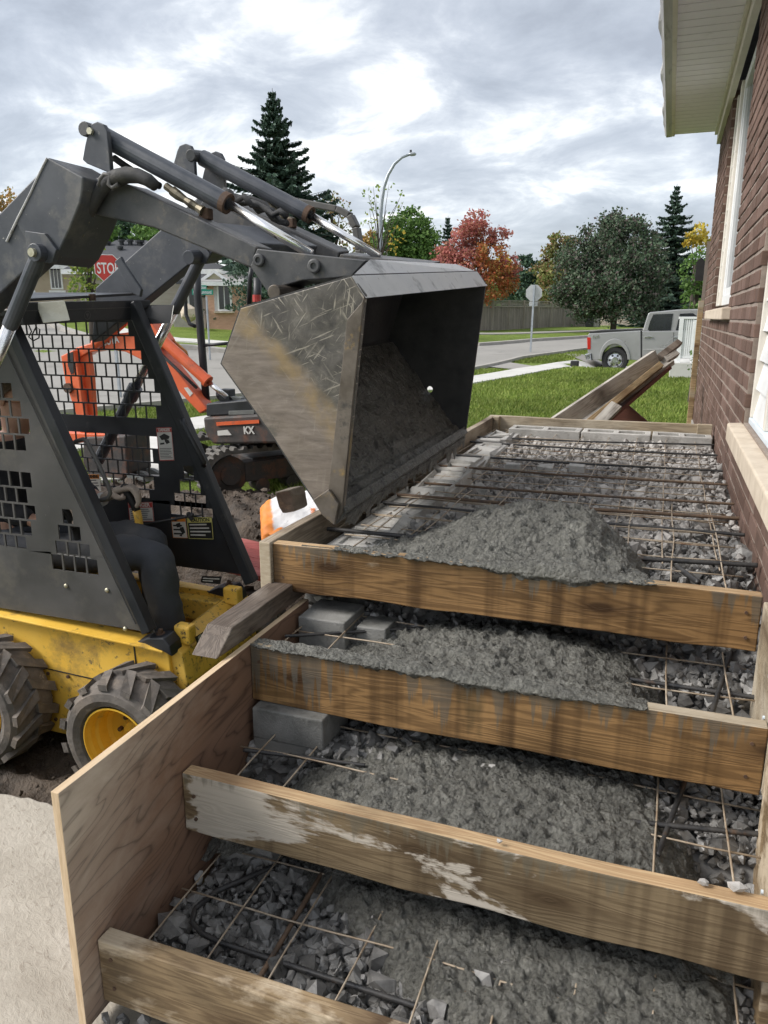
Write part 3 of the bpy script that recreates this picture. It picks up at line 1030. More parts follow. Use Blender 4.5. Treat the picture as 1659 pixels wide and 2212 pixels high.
# ------------------------------------------------------------------ the brick house on the right
WX = 0.315
HY0, HY1, HZ0, HZ1 = 1.45, 8.75, -0.40, 2.42
WIN1 = (5.00, 7.02, 0.72)
WIN2 = (1.00, 3.42, 0.235)
house = thing('brick_house', (WX + 3, 5.0, GZ), 'brown brick house with cream soffit and white windows along the porch form', 'house')
mb = MB()
holes = [WIN1, WIN2]
# mortar bed: wall body set back from the brick faces, with real window openings
for (y0, y1, z0, z1) in ((HY0, HY1, HZ0, 0.235), (3.42, HY1, 0.235, 0.72), (3.42, 5.0, 0.72, HZ1), (7.02, HY1, 0.72, HZ1)):
    mb.box((WX + 0.0045, y0 + 0.002, z0), (WX + 0.25, y1 - 0.002, z1))
mb.box((WX + 0.25, 1.0, HZ0 + 0.002), (WX + 6, HY1 - 0.002, HZ1))
mb.build('wall', MAT['mortar'], house)
mb = MB()
mb.box((WX - 0.012, 1.0, GZ - 0.3), (WX + 6, HY1 + 0.01, HZ0))
mb.build('foundation', MAT['kerb'], house)

BL, BH, BJ, BD = 0.195, 0.056, 0.0130, 0.088
brick_meshes = []
for k in range(5):
    bm = bmesh.new()
    bmesh.ops.create_cube(bm, size=1)
    for v in bm.verts:
        v.co = Vector((v.co.x * BD, v.co.y * BL, v.co.z * BH))
        v.co += Vector([random.uniform(-1, 1) * 0.0016 for _ in range(3)])
    bmesh.ops.bevel(bm, geom=bm.edges[:], offset=0.0035, segments=1, affect='EDGES')
    me = bpy.data.meshes.new('brick')
    bm.to_mesh(me)
    bm.free()
    me.materials.append(MAT['brick'])
    brick_meshes.append(me)
rows = []
nrow = int((HZ1 - HZ0) / (BH + BJ))
for r_ in range(nrow):
    z = HZ0 + 0.006 + r_ * (BH + BJ) + BH / 2
    segs = [(HY0, HY1)]
    for (a, b, zb) in holes:
        if z > zb - 0.02:
            ns = []
            for (s0, s1) in segs:
                if a > s0:
                    ns.append((s0, min(a, s1)))
                if b < s1:
                    ns.append((max(b, s0), s1))
            segs = [t for t in ns if t[1] - t[0] > 0.04]
    for (s0, s1) in segs:
        y = math.floor(HY0 / (BL + BJ)) * (BL + BJ) + (0.5 * (BL + BJ) if r_ % 2 else 0)
        while y < s1:
            a, b = max(y, s0), min(y + BL, s1)
            if b - a > 0.03:
                rows.append((a, b, z))
            y += BL + BJ
vis = [t for t in rows if t[0] > 1.8]


def seen_size(t):
    c = np.array((WX, (t[0] + t[1]) / 2, t[2])) - CAMP
    zc = c @ _fw
    x = FPX * (c @ _rt) / zc
    y = FPX * (c @ _up) / zc
    inside = abs(x) < 850 and abs(y) < 1120
    return (1 if inside else 0, (t[1] - t[0]) * abs(c[0]) / max(np.linalg.norm(c), 0.1) ** 3)


order = sorted(range(len(rows)), key=lambda i: seen_size(rows[i]), reverse=True)
near_set = set(order[:300])
mbr = MB()
for i, (a, b, z) in enumerate(rows):
    full = abs((b - a) - BL) < 0.002
    cx = WX + BD / 2 + random.uniform(-0.0022, 0.0015)
    if i in near_set:
        o = bpy.data.objects.new('brick', brick_meshes[i % 5])
        COL.objects.link(o)
        o.parent = house
        o.location = Vector((cx, (a + b) / 2, z)) - house.location
        o.scale = (1, (b - a) / BL, 1)
    else:
        d = random.uniform(-0.002, 0.0015)
        mbr.box((WX + d, a, z - BH / 2), (WX + BD, b, z + BH / 2))
tag(mbr.build('bricks', MAT['brick'], house), kind='stuff')

# windows of the house
def lap_panel(parent, x0, y0, y1, z0, z1, lap=0.10):
    n = int((z1 - z0) / lap)
    for k in range(n):
        za = z0 + k * (z1 - z0) / n
        zb = z0 + (k + 1) * (z1 - z0) / n
        m_ = MB()
        m_.prism([(x0 - 0.004, y0, za), (x0 + 0.022, y0, za), (x0 + 0.022, y0, zb - 0.001), (x0 + 0.016, y0, zb - 0.001)], (0, y1 - y0, 0))
        m_.build('lap_board', MAT['white'], parent)


def house_window(y0, y1, z0, z1, fmat):
    w = MB()
    X1 = WX + 0.045
    w.box((X1, y0, z0), (X1 + 0.06, y1, z0 + 0.07)).box((X1, y0, z1 - 0.07), (X1 + 0.06, y1, z1))
    w.box((X1, y0, z0 + 0.07), (X1 + 0.06, y0 + 0.09, z1 - 0.07)).box((X1, y1 - 0.07, z0 + 0.07), (X1 + 0.06, y1, z1 - 0.07))
    fr = w.build('window', fmat, house, bev=0.004)
    m_ = MB()
    m_.box((X1 + 0.03, y0 + 0.09, z0 + 0.07), (X1 + 0.036, y1 - 0.07, z1 - 0.07))
    m_.build('pane', MAT['glass'], fr)
    m_ = MB()
    m_.box((X1 + 0.012, y0 + 0.09, z0 + 0.07), (X1 + 0.03, y0 + 0.15, z1 - 0.07)).box((X1 + 0.012, y1 - 0.12, z0 + 0.07), (X1 + 0.03, y1 - 0.07, z1 - 0.07))
    m_.box((X1 + 0.012, y0 + 0.15, z0 + 0.07), (X1 + 0.03, y1 - 0.12, z0 + 0.12))
    m_.build('sash', fmat, fr)
    return fr


w1 = house_window(5.02, 6.55, 0.74, 2.30, MAT['white'])
mb = MB()
mb.box((WX + 0.028, 6.55, 0.74), (WX + 0.11, 6.70, 2.30)).box((WX + 0.028, 6.95, 0.74), (WX + 0.11, 7.016, 2.30))
mb.build('casing', MAT['cream_trim'], w1, bev=0.003)
lap_panel(w1, WX + 0.04, 6.70, 6.95, 0.745, 2.30)
w2 = house_window(1.02, 2.98, 0.26, 2.30, MAT['bluewhite'])
mb = MB()
mb.box((WX + 0.030, 2.98, 0.26), (WX + 0.11, 3.02, 2.30)).box((WX + 0.022, 3.385, 0.26), (WX + 0.11, 3.414, 2.30))
mb.build('casing', MAT['cream_trim'], w2, bev=0.003)
lap_panel(w2, WX + 0.035, 3.02, 3.385, 0.262, 2.30, 0.11)
mb = MB()
mb.box((WX + 0.02, 1.02, 0.236), (WX + 0.12, 3.41, 0.2595))
mb.build('sill_flashing', MAT['bluewhite'], w2, bev=0.003)
for (y0, y1, z0, z1, xo, nb) in ((4.86, 7.15, 0.640, 0.7185, 0.045, 3), (1.2, 3.50, 0.150, 0.2345, 0.052, 3)):
    for k in range(nb):
        ya = y0 + (y1 - y0) * k / nb
        yb = y0 + (y1 - y0) * (k + 1) / nb - 0.004
        m_ = MB()
        m_.prism([(WX - xo, ya, z0), (WX + 0.15, ya, z0 + 0.0), (WX + 0.15, ya, z1), (WX - xo, ya, z1 - 0.012)], (0, yb - ya, 0))
        m_.build('window_sill', MAT['sill'], house, bev=0.006)
# eaves: frieze, soffit boards, fascia, gutter
mb = MB()
mb.box((WX - 0.035, 1.0, 2.30), (WX + 0.008, HY1 - 0.004, 2.42)).box((WX - 0.06, 1.0, 2.385), (WX - 0.035, HY1 - 0.004, 2.42))
mb.build('frieze_board', MAT['cream_trim'], house, bev=0.004)
SX0 = -0.112
pw = 0.128
k = 0
y = HY1 - 0.01
while y > 2.2:
    m_ = MB()
    m_.box((SX0, y - pw + 0.008, 2.415), (WX - 0.06, y, 2.428))
    m_.box((SX0, y - pw - 0.004, 2.427), (WX - 0.06, y - pw + 0.005, 2.434))
    m_.build('soffit_board', MAT['cream'], house)
    y -= pw + 0.0045
mb = MB()
mb.box((SX0 - 0.03, 1.0, 2.400), (SX0, HY1, 2.455))
mb.build('fascia', MAT['cream_trim'], house, bev=0.003)
# gutter with a slightly sagging front lip
V, Fc = [], []
prof = [(-0.142, 2.56), (-0.142, 2.402), (-0.190, 2.400), (-0.205, 2.425), (-0.200, 2.465), (-0.222, 2.50), (-0.224, 2.53), (-0.214, 2.53)]
ny_ = 60
for i in range(ny_ + 1):
    yy = 1.0 + (HY1 + 0.02 - 1.0) * i / ny_
    wob = 0.008 * math.sin(yy * 5.1) + 0.006 * math.sin(yy * 11.3 + 1)
    for j, (px_, pz_) in enumerate(prof):
        V.append((px_ + (wob if j > 4 else 0), yy, pz_))
npf = len(prof)
for i in range(ny_):
    for j in range(npf - 1):
        Fc.append((i * npf + j, (i + 1) * npf + j, (i + 1) * npf + j + 1, i * npf + j + 1))
mb = MB()
mb.add(V, Fc)
mb.build('gutter', MAT['gutter'], house, solid=0.003)
mb = MB()
mb.prism([(-0.142, HY1 + 0.021, 2.402), (-0.190, HY1 + 0.021, 2.400), (-0.205, HY1 + 0.021, 2.425), (-0.222, HY1 + 0.021, 2.50), (-0.142, HY1 + 0.021, 2.56)], (0, 0.003, 0))
mb.prism([(SX0 - 0.028, HY1 - 0.008, 2.431), (WX + 3, HY1 - 0.008, 2.431), (WX + 3, HY1 - 0.008, 3.4), (SX0 - 0.028, HY1 - 0.008, 2.54)], (0, 0.02, 0))
mb.build('end_cap', MAT['cream_trim'], house)
mb = MB()
mb.prism([(-0.14, 1.0, 2.56), (WX + 3.2, 1.0, 3.6), (WX + 3.2, 1.0, 3.66), (-0.14, 1.0, 2.60)], (0, HY1 - 1.0, 0))
mb.build('roof', mk('roof_shingle', (0.06, 0.06, 0.065), (0.11, 0.11, 0.115), 14, 0.9), house)
mb = MB()
mb.box((WX - 0.055, HY1 - 0.05, GZ), (WX - 0.002, HY1 + 0.02, 0.82))
mb.build('corner_board', MAT['splint'], house, bev=0.003)
mb = MB()
mb.box((WX - 0.03, HY1 + 0.003, 0.82), (WX + 0.05, HY1 + 0.03, 1.40))
mb.build('corner_flashing', mk('dull_flashing', (0.17, 0.14, 0.12), (0.24, 0.2, 0.17), 8, 0.7), house)
mb = MB()
mb.box((WX - 0.11, HY1 + 0.035, 1.02), (WX - 0.03, HY1 + 0.12, 1.20)).prism([(WX - 0.12, HY1 + 0.035, 1.20), (WX - 0.02, HY1 + 0.035, 1.20), (WX - 0.07, HY1 + 0.035, 1.25)], (0, 0.09, 0)).bar((WX - 0.03, HY1 + 0.06, 1.15), (WX + 0.06, HY1 + 0.06, 1.15), 0.02, 0.02)
mb.build('wall_lantern', MAT['black'], house)

# ------------------------------------------------------------------ timber form of porch and steps
form = thing('concrete_form', (-0.4, 3.0, GZ), 'timber and plywood form for a porch with three open steps beside the brick house', 'formwork')


def board(name, x0, x1, y0, y1, z0, z1, mats, along=0, n=26, bow=0.004, parent=None, topmi=0, seed=0.0, endmi=None, bev=0.003):
    """a sawn board, slightly wavy along its length; material slot topmi on its upper edge"""
    mb = MB()
    L0, L1 = (x0, x1) if along == 0 else (y0, y1)
    V = []
    for i in range(n + 1):
        t = L0 + (L1 - L0) * i / n
        w1 = bow * mnoise.noise(Vector((t * 1.7, seed, 0.2)))
        w2 = bow * 1.2 * mnoise.noise(Vector((t * 2.3, seed, 5.2)))
        w3 = bow * 1.5 * mnoise.noise(Vector((t * 6.0, seed, 9.2)))
        for (a, b) in ((0, 0), (1, 0), (1, 1), (0, 1)):
            if along == 0:
                V.append((t, (y0, y1)[a] + w1, (z0, z1)[b] + w2 + (w3 if b == 0 else 0)))
            else:
                V.append(((x0, x1)[a] + w1, t, (z0, z1)[b] + w2 + (w3 if b == 0 else 0)))
    Fc, MI = [], []
    for i in range(n):
        a, b = 4 * i, 4 * i + 4
        for k in range(4):
            k2 = (k + 1) % 4
            Fc.append((a + k, a + k2, b + k2, b + k) if along == 1 else (a + k, b + k, b + k2, a + k2))
            MI.append(topmi if k == 2 else 0)
    e = endmi if endmi is not None else 0
    Fc.append((0, 1, 2, 3) if along == 0 else (3, 2, 1, 0))
    MI.append(e)
    m = 4 * n
    Fc.append((m + 3, m + 2, m + 1, m) if along == 0 else (m, m + 1, m + 2, m + 3))
    MI.append(e)
    mb.add(V, Fc)
    mb.MI = MI
    o = mb.build(name, mats, parent, bev=bev)
    bm = bmesh.new()
    bm.from_mesh(o.data)
    bmesh.ops.recalc_face_normals(bm, faces=bm.faces)
    bm.to_mesh(o.data)
    bm.free()
    return o


PX0 = -0.972            # inner face of the plywood
B = board('riser_board', -1.060, 0.268, 1.930, 1.968, -0.146, 0.0, [MAT['riser1'], MAT['edge3']], parent=form, topmi=1, seed=1)
B['label'] = 'soaked brown top board with grey concrete heaped over it'
B = board('riser_board', PX0 + 0.002, 0.268, 1.622, 1.660, -0.345, -0.184, [MAT['riser2'], MAT['form_end']], parent=form, topmi=1, seed=2)
B['label'] = 'second board streaked with wet cement and dark stains'
B = board('riser_board', PX0 + 0.002, 0.300, 1.292, 1.330, -0.520, -0.368, [MAT['riser3'], MAT['edge3']], parent=form, topmi=1, seed=3)
B['label'] = 'third board, grey brown with pale dry patches and a fresh top edge'
B = board('riser_board', PX0 + 0.002, 0.300, 0.984, 1.022, -0.702, -0.552, [MAT['riser4'], MAT['riser4']], parent=form, seed=4)
B['label'] = 'lowest weathered board across the foot of the steps'
board('side_board', -1.098, -1.0605, 1.915, 5.09, -0.200, 0.004, [MAT['form_side'], MAT['form_side'], MAT['endgrain']], along=1, parent=form, endmi=2, seed=5)
board('end_board', -1.098, 0.300, 5.092, 5.130, -0.16, 0.006, [MAT['form_end'], MAT['edge3']], parent=form, seed=6)
mb = MB()
mb.box((0.215, 5.045, -0.12), (0.300, 5.0915, 0.014))
mb.build('cleat', MAT['form_end'], form, bev=0.003)
mb = MB()
mb.box((-1.058, 5.03, -0.16), (-1.020, 5.0905, 0.008))
mb.build('cleat', MAT['form_end'], form, bev=0.003)
mb = MB()
mb.box((0.2695, 1.60, -0.335), (0.306, 1.926, -0.010))
mb.build('cleat', MAT['form_end'], form, bev=0.003)
mb = MB()
mb.box((0.2695, 1.335, -0.70), (0.306, 1.598, -0.205))
mb.build('cleat', MAT['riser4'], form, bev=0.003)
for (yy, zz) in ((1.70, -0.10), (1.70, -0.20), (1.45, -0.30), (1.45, -0.45)):
    m_ = MB()
    m_.tube([(0.2655, yy, zz), (0.2705, yy, zz)], 0.0045, 8)
    m_.build('screw', MAT['bluewhite'], form)
# plywood cheek
mb = MB()
mb.box((PX0 - 0.018, 0.934, -0.725), (PX0, 1.985, -0.187))
mb.MI = [0, 1, 1, 0, 0, 0]
mb.build('plywood_panel', [MAT['ply'], MAT['ply_edge']], form, bev=0.0012)

for (x_, y_, z_) in ((0.235, 1.929, -0.045), (0.24, 1.929, -0.11), (0.24, 1.621, -0.225), (0.236, 1.621, -0.305), (0.26, 1.291, -0.41), (-0.94, 1.291, -0.42), (-0.938, 1.291, -0.48), (-0.945, 1.621, -0.23), (-1.03, 1.929, -0.05), (-1.028, 1.929, -0.105), (-0.94, 0.983, -0.59), (-0.938, 0.983, -0.66)):
    m_ = MB()
    m_.tube([(x_, y_ + 0.004, z_), (x_, y_ - 0.0015, z_)], 0.0042, 8)
    m_.build('nail', MAT['rust'], form)

# dark pointed stake lying along the plywood's top edge
mb = MB()
mb.prism([(-1.073, 1.505, -0.180), (-1.073, 1.585, -0.126), (-1.073, 2.13, -0.122), (-1.073, 2.13, -0.184), (-1.073, 1.66, -0.1858)], (0.076, 0, 0))
mb.build('wooden_stake', MAT['stake'], bev=0.003, top=('dark dirty wooden stake with a cut point lying along the top edge of the plywood', 'stake'))

# ------------------------------------------------------------------ fill: height of the stone bed inside the form
def bed(x, y):
    z = -0.695 + 0 * x
    z = z + (sstep(1.48, 1.60, y)) * 0.225
    z = z + (sstep(1.80, 1.97, y)) * 0.19
    z = z + (sstep(2.06, 2.26, y)) * 0.155
    z = z + 0.02 * np.sin(x * 7 + y * 3) * 0.5 + 0.012 * np.sin(x * 17 - y * 11)
    return z


bx = np.arange(-1.06, 0.33, 0.03)
by = np.arange(1.0, 5.10, 0.03)
BXg, BYg = np.meshgrid(bx, by)
BZg = bed(BXg, BYg) - 0.012
ids = np.arange(BXg.size).reshape(BXg.shape)
q = np.stack([ids[:-1, :-1], ids[:-1, 1:], ids[1:, 1:], ids[1:, :-1]], -1).reshape(-1, 4)
keepq = ~((BXg.ravel()[q].min(1) < PX0) & (BYg.ravel()[q].min(1) < 1.96))
tag(np_mesh('gravel_bed', np.stack([BXg, BYg, BZg], -1).reshape(-1, 3), q[keepq], MAT['stone_wet'], smooth=True), 'stone fines under the crushed gravel inside the form', 'gravel', kind='stuff')

ico = bmesh.new()
bmesh.ops.create_icosphere(ico, subdivisions=1, radius=1)
IV = np.array([v.co[:] for v in ico.verts])
IF = np.array([[v.index for v in f.verts] for f in ico.faces])
ico.free()


def stones(name, C, S, mat, label):
    n = len(C)
    k = len(IV)
    dirs = RNG.normal(0, 1, (n, 6, 3))
    dirs /= np.linalg.norm(dirs, axis=2, keepdims=True)
    cut = RNG.uniform(0.28, 0.78, (n, 6))
    V = np.repeat(IV[None], n, 0) + RNG.normal(0, 0.10, (n, k, 3))
    for j in range(5):                     # crushed stone: flat cleavage faces
        d = np.einsum('nki,ni->nk', V, dirs[:, j])
        ex = np.maximum(d - cut[:, j][:, None], 0)
        V = V - ex[..., None] * dirs[:, j][:, None, :]
    V *= RNG.uniform(0.65, 1.40, (n, 1, 3))
    q_ = RNG.normal(0, 1, (n, 4))
    q_ /= np.linalg.norm(q_, axis=1, keepdims=True)
    w, x, y, z = q_.T
    Rm = np.stack([np.stack([1 - 2 * (y * y + z * z), 2 * (x * y - z * w), 2 * (x * z + y * w)], -1),
                   np.stack([2 * (x * y + z * w), 1 - 2 * (x * x + z * z), 2 * (y * z - x * w)], -1),
                   np.stack([2 * (x * z - y * w), 2 * (y * z + x * w), 1 - 2 * (x * x + y * y)], -1)], 1)
    V = np.einsum('nij,nkj->nki', Rm, V) * S[:, None, None] + C[:, None, :]
    Fc = (IF[None] + (np.arange(n) * k)[:, None, None]).reshape(-1, 3)
    o = np_mesh(name, V.reshape(-1, 3), Fc, mat)
    return tag(o, label, 'gravel', kind='stuff')


def scatter(x0, x1, y0, y1, step, layers=2):
    P = []
    for l in range(layers):
        a = np.arange(x0, x1, step)
        b = np.arange(y0, y1, step)
        A, Bq = np.meshgrid(a, b)
        A = A + RNG.uniform(-0.5, 0.5, A.shape) * step * 1.2
        Bq = Bq + RNG.uniform(-0.5, 0.5, A.shape) * step * 1.2
        P.append(np.stack([A.ravel(), Bq.ravel(), bed(A.ravel(), Bq.ravel()) + l * 0.011 + RNG.normal(0, 0.004, A.size)], -1))
    P = np.concatenate(P)
    return P[(P[:, 0] > x0) & (P[:, 0] < x1) & (P[:, 1] > y0) & (P[:, 1] < y1)]


Cp = scatter(-1.04, 0.308, 2.0, 5.07, 0.0265)
Cp = Cp[(Cp[:, 0] > -0.835) | (RNG.uniform(0, 1, len(Cp)) < 0.25) | (Cp[:, 1] > 4.85)]
# stones close to the poured concrete are still wet and dark
wetline = 2.55 + 0.14 * np.sin(Cp[:, 0] * 9) + RNG.normal(0, 0.10, len(Cp)) + 0.15 * (Cp[:, 0] < -0.3) + 0.12 * (Cp[:, 0] > 0.1)
iswet = Cp[:, 1] < wetline
S1 = RNG.lognormal(math.log(0.0140), 0.36, len(Cp))
stones('gravel', Cp[~iswet], S1[~iswet], MAT['stone'], 'dry pale crushed stone filling the porch form')
Cs = scatter(PX0 + 0.012, 0.305, 1.03, 2.08, 0.0225, 3)
Cs = np.concatenate([Cs, Cp[iswet]])
S2 = np.concatenate([RNG.lognormal(math.log(0.0132), 0.36, len(Cs) - iswet.sum()), S1[iswet]])
stones('gravel', Cs, S2, MAT['stone_wet'], 'dark wet crushed stone in the steps and beside the concrete')
# spilled stones under the lowest board
Cf = np.stack([RNG.uniform(-0.95, -0.2, 260), RNG.uniform(0.90, 0.99, 260), RNG.uniform(-0.742, -0.715, 260)], -1)
stones('gravel', Cf, RNG.lognormal(math.log(0.013), 0.25, 260), MAT['stone_wet'], 'crushed stone spilled under the lowest board')

# clods of turned soil
n_ = 2600
cx_ = np.concatenate([RNG.uniform(-5.5, -1.15, n_), RNG.uniform(-2.9, -1.15, 900)])
cy_ = np.concatenate([RNG.uniform(1.5, 5.6, n_), RNG.uniform(4.1, 5.3, 900)])
ix_ = np.clip(((cx_ - sx[0]) / 0.045).astype(int), 0, len(sx) - 1)
iy_ = np.clip(((cy_ - sy[0]) / 0.045).astype(int), 0, len(sy) - 1)
o = stones('soil_clods', np.stack([cx_, cy_, Zs[iy_, ix_] + 0.008], -1), RNG.lognormal(math.log(0.0115), 0.5, len(cx_)), MAT['soil'], 'clods of dark turned soil round the machines')
o['category'] = 'soil'

# ------------------------------------------------------------------ cement blocks
def block_mesh(L, W, H, t=0.032, cores=True, chip=0.0, seed=0):
    rnd = random.Random(seed)
    mb = MB()
    if cores:
        mb.box((-L / 2, -W / 2, 0), (L / 2, -W / 2 + t, H)).box((-L / 2, W / 2 - t, 0), (L / 2, W / 2, H))
        if chip:
            mb.box((-L / 2 + 0.002, -W / 2 + 0.002, 0.001), (L / 2 - 0.002, W / 2 - 0.002, H * 0.86))
        for c in (-L / 2, -t / 2, L / 2 - t):
            mb.box((c, -W / 2 + t, 0), (c + t, W / 2 - t, H - 0.0015))
    else:
        mb.box((-L / 2, -W / 2, 0), (L / 2, W / 2, H))
    if chip:
        for i, v in enumerate(mb.V):
            if v[2] > H * 0.9:
                mb.V[i] = v + np.array((rnd.uniform(-1, 1) * chip * 0.5, rnd.uniform(-1, 1) * chip * 0.5, -abs(rnd.gauss(0, chip))))
    return mb


def put_block(c, rz, L, W, H, mat, label, group=None, cores=True, chip=0.0, seed=0, tilt=0.0):
    mb = block_mesh(L, W, H, 0.034, cores, chip, seed)
    me = bpy.data.meshes.new('cement_block')
    setmesh(me, mb.V, mb.F)
    o = link('cement_block', me, mat, bev=0.004)
    o.location = c
    o.rotation_euler = (tilt, tilt * 0.5, rz)
    OFF[o.name] = np.array(c, float)
    return tag(o, label, 'block', group)


for k, (xa, xb) in enumerate(((-0.925, -0.475), (-0.465, -0.052), (-0.042, 0.298))):
    put_block(((xa + xb) / 2, 4.985, -0.235), 0, xb - xa, 0.185, 0.19, MAT['block'],
              ('leftmost hollow cement block in the row along the far end board', 'middle hollow cement block in the row along the far end board', 'hollow cement block beside the brick wall in the row along the far end board')[k],
              'hollow blocks along the far end board', seed=k)
lb = [(4.62, -0.038), (4.18, -0.046), (3.72, -0.04), (3.26, -0.044), (2.84, -0.048), (2.42, -0.056)]
words = ['broken pale cement block on the left edge, farthest of the side row', 'broken pale cement block on the left edge, second from the far end', 'chipped pale cement block under the bucket lip, third from the far end',
         'chipped pale cement block on the left edge, third from the concrete heap', 'pale cement block on the left edge, second from the concrete heap', 'pale cement block on the left edge, half under the concrete heap']
for k, (yy, zt) in enumerate(lb):
    put_block((-0.935 + 0.02 * (k % 2), yy, zt - 0.19), math.pi / 2 + R(random.uniform(-4, 4)), 0.40, 0.19, 0.19, MAT['block'], words[k], 'blocks along the left side of the porch', chip=0.028, seed=20 + k)
for k, xx in enumerate((-0.678, -0.522, -0.373)):
    put_block((xx, 3.76 + 0.03 * k, -0.16), R(4 * k - 5), 0.075, 0.06, 0.105, MAT['block'],
              ('block stub standing in the porch gravel, nearest the left edge', 'middle block stub standing in the porch gravel', 'block stub standing in the porch gravel, farthest from the left edge')[k], 'block stubs in the gravel', cores=False, chip=0.008, seed=40 + k)
for k in range(7):                       # loose block shards along the left row
    yy = 2.35 + 0.33 * k
    put_block((-0.80 + random.uniform(-0.04, 0.05), yy + random.uniform(-0.1, 0.1), -0.15), random.uniform(0, 3), random.uniform(0.06, 0.11), random.uniform(0.05, 0.08), random.uniform(0.06, 0.085), MAT['block'],
              ('pale block shard nearest the concrete heap', 'second pale block shard from the concrete heap', 'third pale block shard from the concrete heap', 'middle pale block shard of the left row', 'third pale block shard from the far end board', 'second pale block shard from the far end board', 'pale block shard nearest the far end board')[k], 'shards of broken block', cores=False, chip=0.02, seed=60 + k, tilt=random.uniform(-0.25, 0.25))
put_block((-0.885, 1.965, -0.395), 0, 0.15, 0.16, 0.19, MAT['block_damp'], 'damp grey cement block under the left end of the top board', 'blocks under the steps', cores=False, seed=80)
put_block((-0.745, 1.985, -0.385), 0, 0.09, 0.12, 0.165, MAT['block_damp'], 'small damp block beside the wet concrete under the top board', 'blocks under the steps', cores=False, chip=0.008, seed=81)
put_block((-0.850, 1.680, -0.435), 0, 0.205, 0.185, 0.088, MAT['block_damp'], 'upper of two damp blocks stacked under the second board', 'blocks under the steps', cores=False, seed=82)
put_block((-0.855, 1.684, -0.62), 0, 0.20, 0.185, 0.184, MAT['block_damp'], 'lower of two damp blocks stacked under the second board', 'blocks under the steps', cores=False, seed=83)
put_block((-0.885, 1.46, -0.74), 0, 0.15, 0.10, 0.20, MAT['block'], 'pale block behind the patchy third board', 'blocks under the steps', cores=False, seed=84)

# ------------------------------------------------------------------ reinforcing bars and wire mesh
def rebar(pts, r, mat, label, group, step=0.0085):
    P = [np.array(p, float) for p in pts]
    out, rs = [], []
    L = 0
    for a, b in zip(P[:-1], P[1:]):
        n = max(2, int(np.linalg.norm(b - a) / (step / 2)))
        for i in range(n):
            out.append(a + (b - a) * i / n)
    out.append(P[-1])
    r = r * 0.87
    rs = [r * (1.16 if i % 2 == 0 else 0.94) for i in range(len(out))]
    mb = MB()
    mb.tube(out, rs, 8)
    return mb.build('reinforcing_bar', mat, smooth=True, top=(label, 'rebar', group))


G1 = 'reinforcing bars across the porch'
bars = [(4.57, 4.75, 0.0055, 'rebar'), (4.375, 4.376, 0.006, 'rebar'), (3.90, 3.924, 0.006, 'rebar'), (3.59, 3.591, 0.006, 'rebar_rust'), (3.171, 3.211, 0.006, 'rebar_rust'), (2.908, 2.975, 0.0082, 'rebar_rust'), (2.761, 2.743, 0.0072, 'rebar')]
nm = ['dark reinforcing bar lying next to the far row of hollow blocks', 'second reinforcing bar from the far blocks, dark', 'third reinforcing bar from the far blocks, with small rust spots', 'rusty reinforcing bar hung with a blob of concrete in the porch middle',
      'brown rusty reinforcing bar just short of the thick rusty one', 'thick rusty reinforcing bar running behind the concrete heap', 'grey reinforcing bar that dips into the back of the concrete heap']
for k, (ya, yb, r_, m_) in enumerate(bars):
    z = -0.062
    rebar([(-1.055, ya, z), (-0.4, ya * 0.52 + yb * 0.48, z - 0.006), (0.30, yb, z)], r_, MAT[m_], nm[k], G1)
rebar([(-1.05, 2.306, -0.055), (-0.55, 2.33, -0.060)], 0.0085, MAT['rebar'], 'black wet reinforcing bar sticking out of the left side of the heap', G1)
rebar([(-0.10, 2.36, -0.07), (0.305, 2.386, -0.058)], 0.0085, MAT['rebar'], 'black wet reinforcing bar between the heap and the brick wall', G1)
rebar([(0.135, 2.17, -0.06), (0.085, 2.34, -0.075)], 0.0085, MAT['rebar'], 'short dark bar sloping in the wet stone behind the top board', G1)
# concrete blob hanging from a bar
mb = MB()
mb.ball((-0.965, 3.59, -0.075), 0.018, 10, 8, (0.8, 0.8, 1.7))
mb.build('concrete_blob', MAT['smear'], smooth=True, top=('dark blob of cement hanging on a rusty bar near the bucket', 'concrete'))
G2 = 'reinforcing bars in the steps'
zb = -0.652
loop = [(-0.80, 1.40, zb), (-0.885, 1.28, zb), (-0.902, 1.215, zb), (-0.885, 1.178, zb), (-0.845, 1.158, zb), (-0.79, 1.150, zb), (-0.50, 1.151, zb - 0.004), (0.29, 1.150, zb - 0.01)]
rebar(loop, 0.0068, MAT['rebar'], 'bar bent round like a hook over the stone of the lowest step', G2)
rebar([(-0.672, 1.40, zb + 0.012), (-0.671, 1.10, zb + 0.002)], 0.0062, MAT['rebar_rust'], 'bar pointing at the camera in the lowest step, nearest the plywood', G2)
rebar([(-0.345, 1.31, zb), (-0.279, 1.155, zb + 0.005)], 0.0060, MAT['rebar'], 'left leg of the V made by two bars in the lowest step', G2)
rebar([(-0.238, 1.31, zb + 0.006), (-0.275, 1.157, zb + 0.012)], 0.0060, MAT['rebar_rust'], 'rusty right leg of the V made by two bars in the lowest step', G2)
rebar([(0.066, 1.40, zb), (0.112, 1.24, zb - 0.005)], 0.0060, MAT['rebar'], 'bar half sunk in concrete at the right of the lowest step', G2)
rebar([(-0.12, 1.535, -0.432), (0.298, 1.592, -0.415)], 0.0068, MAT['rebar'], 'bar running into the wall side of the middle step', G2)
rebar([(0.145, 1.84, -0.42), (0.07, 1.46, -0.428)], 0.0065, MAT['rebar'], 'bar sloping across the right of the middle step', G2)
rebar([(-0.10, 1.89, -0.248), (0.295, 1.879, -0.24)], 0.0068, MAT['rebar'], 'bar in the dark stone at the right of the top step', G2)
rebar([(0.232, 2.12, -0.232), (0.165, 1.74, -0.245)], 0.0065, MAT['rebar'], 'bluish bar sloping across the right of the top step', G2)
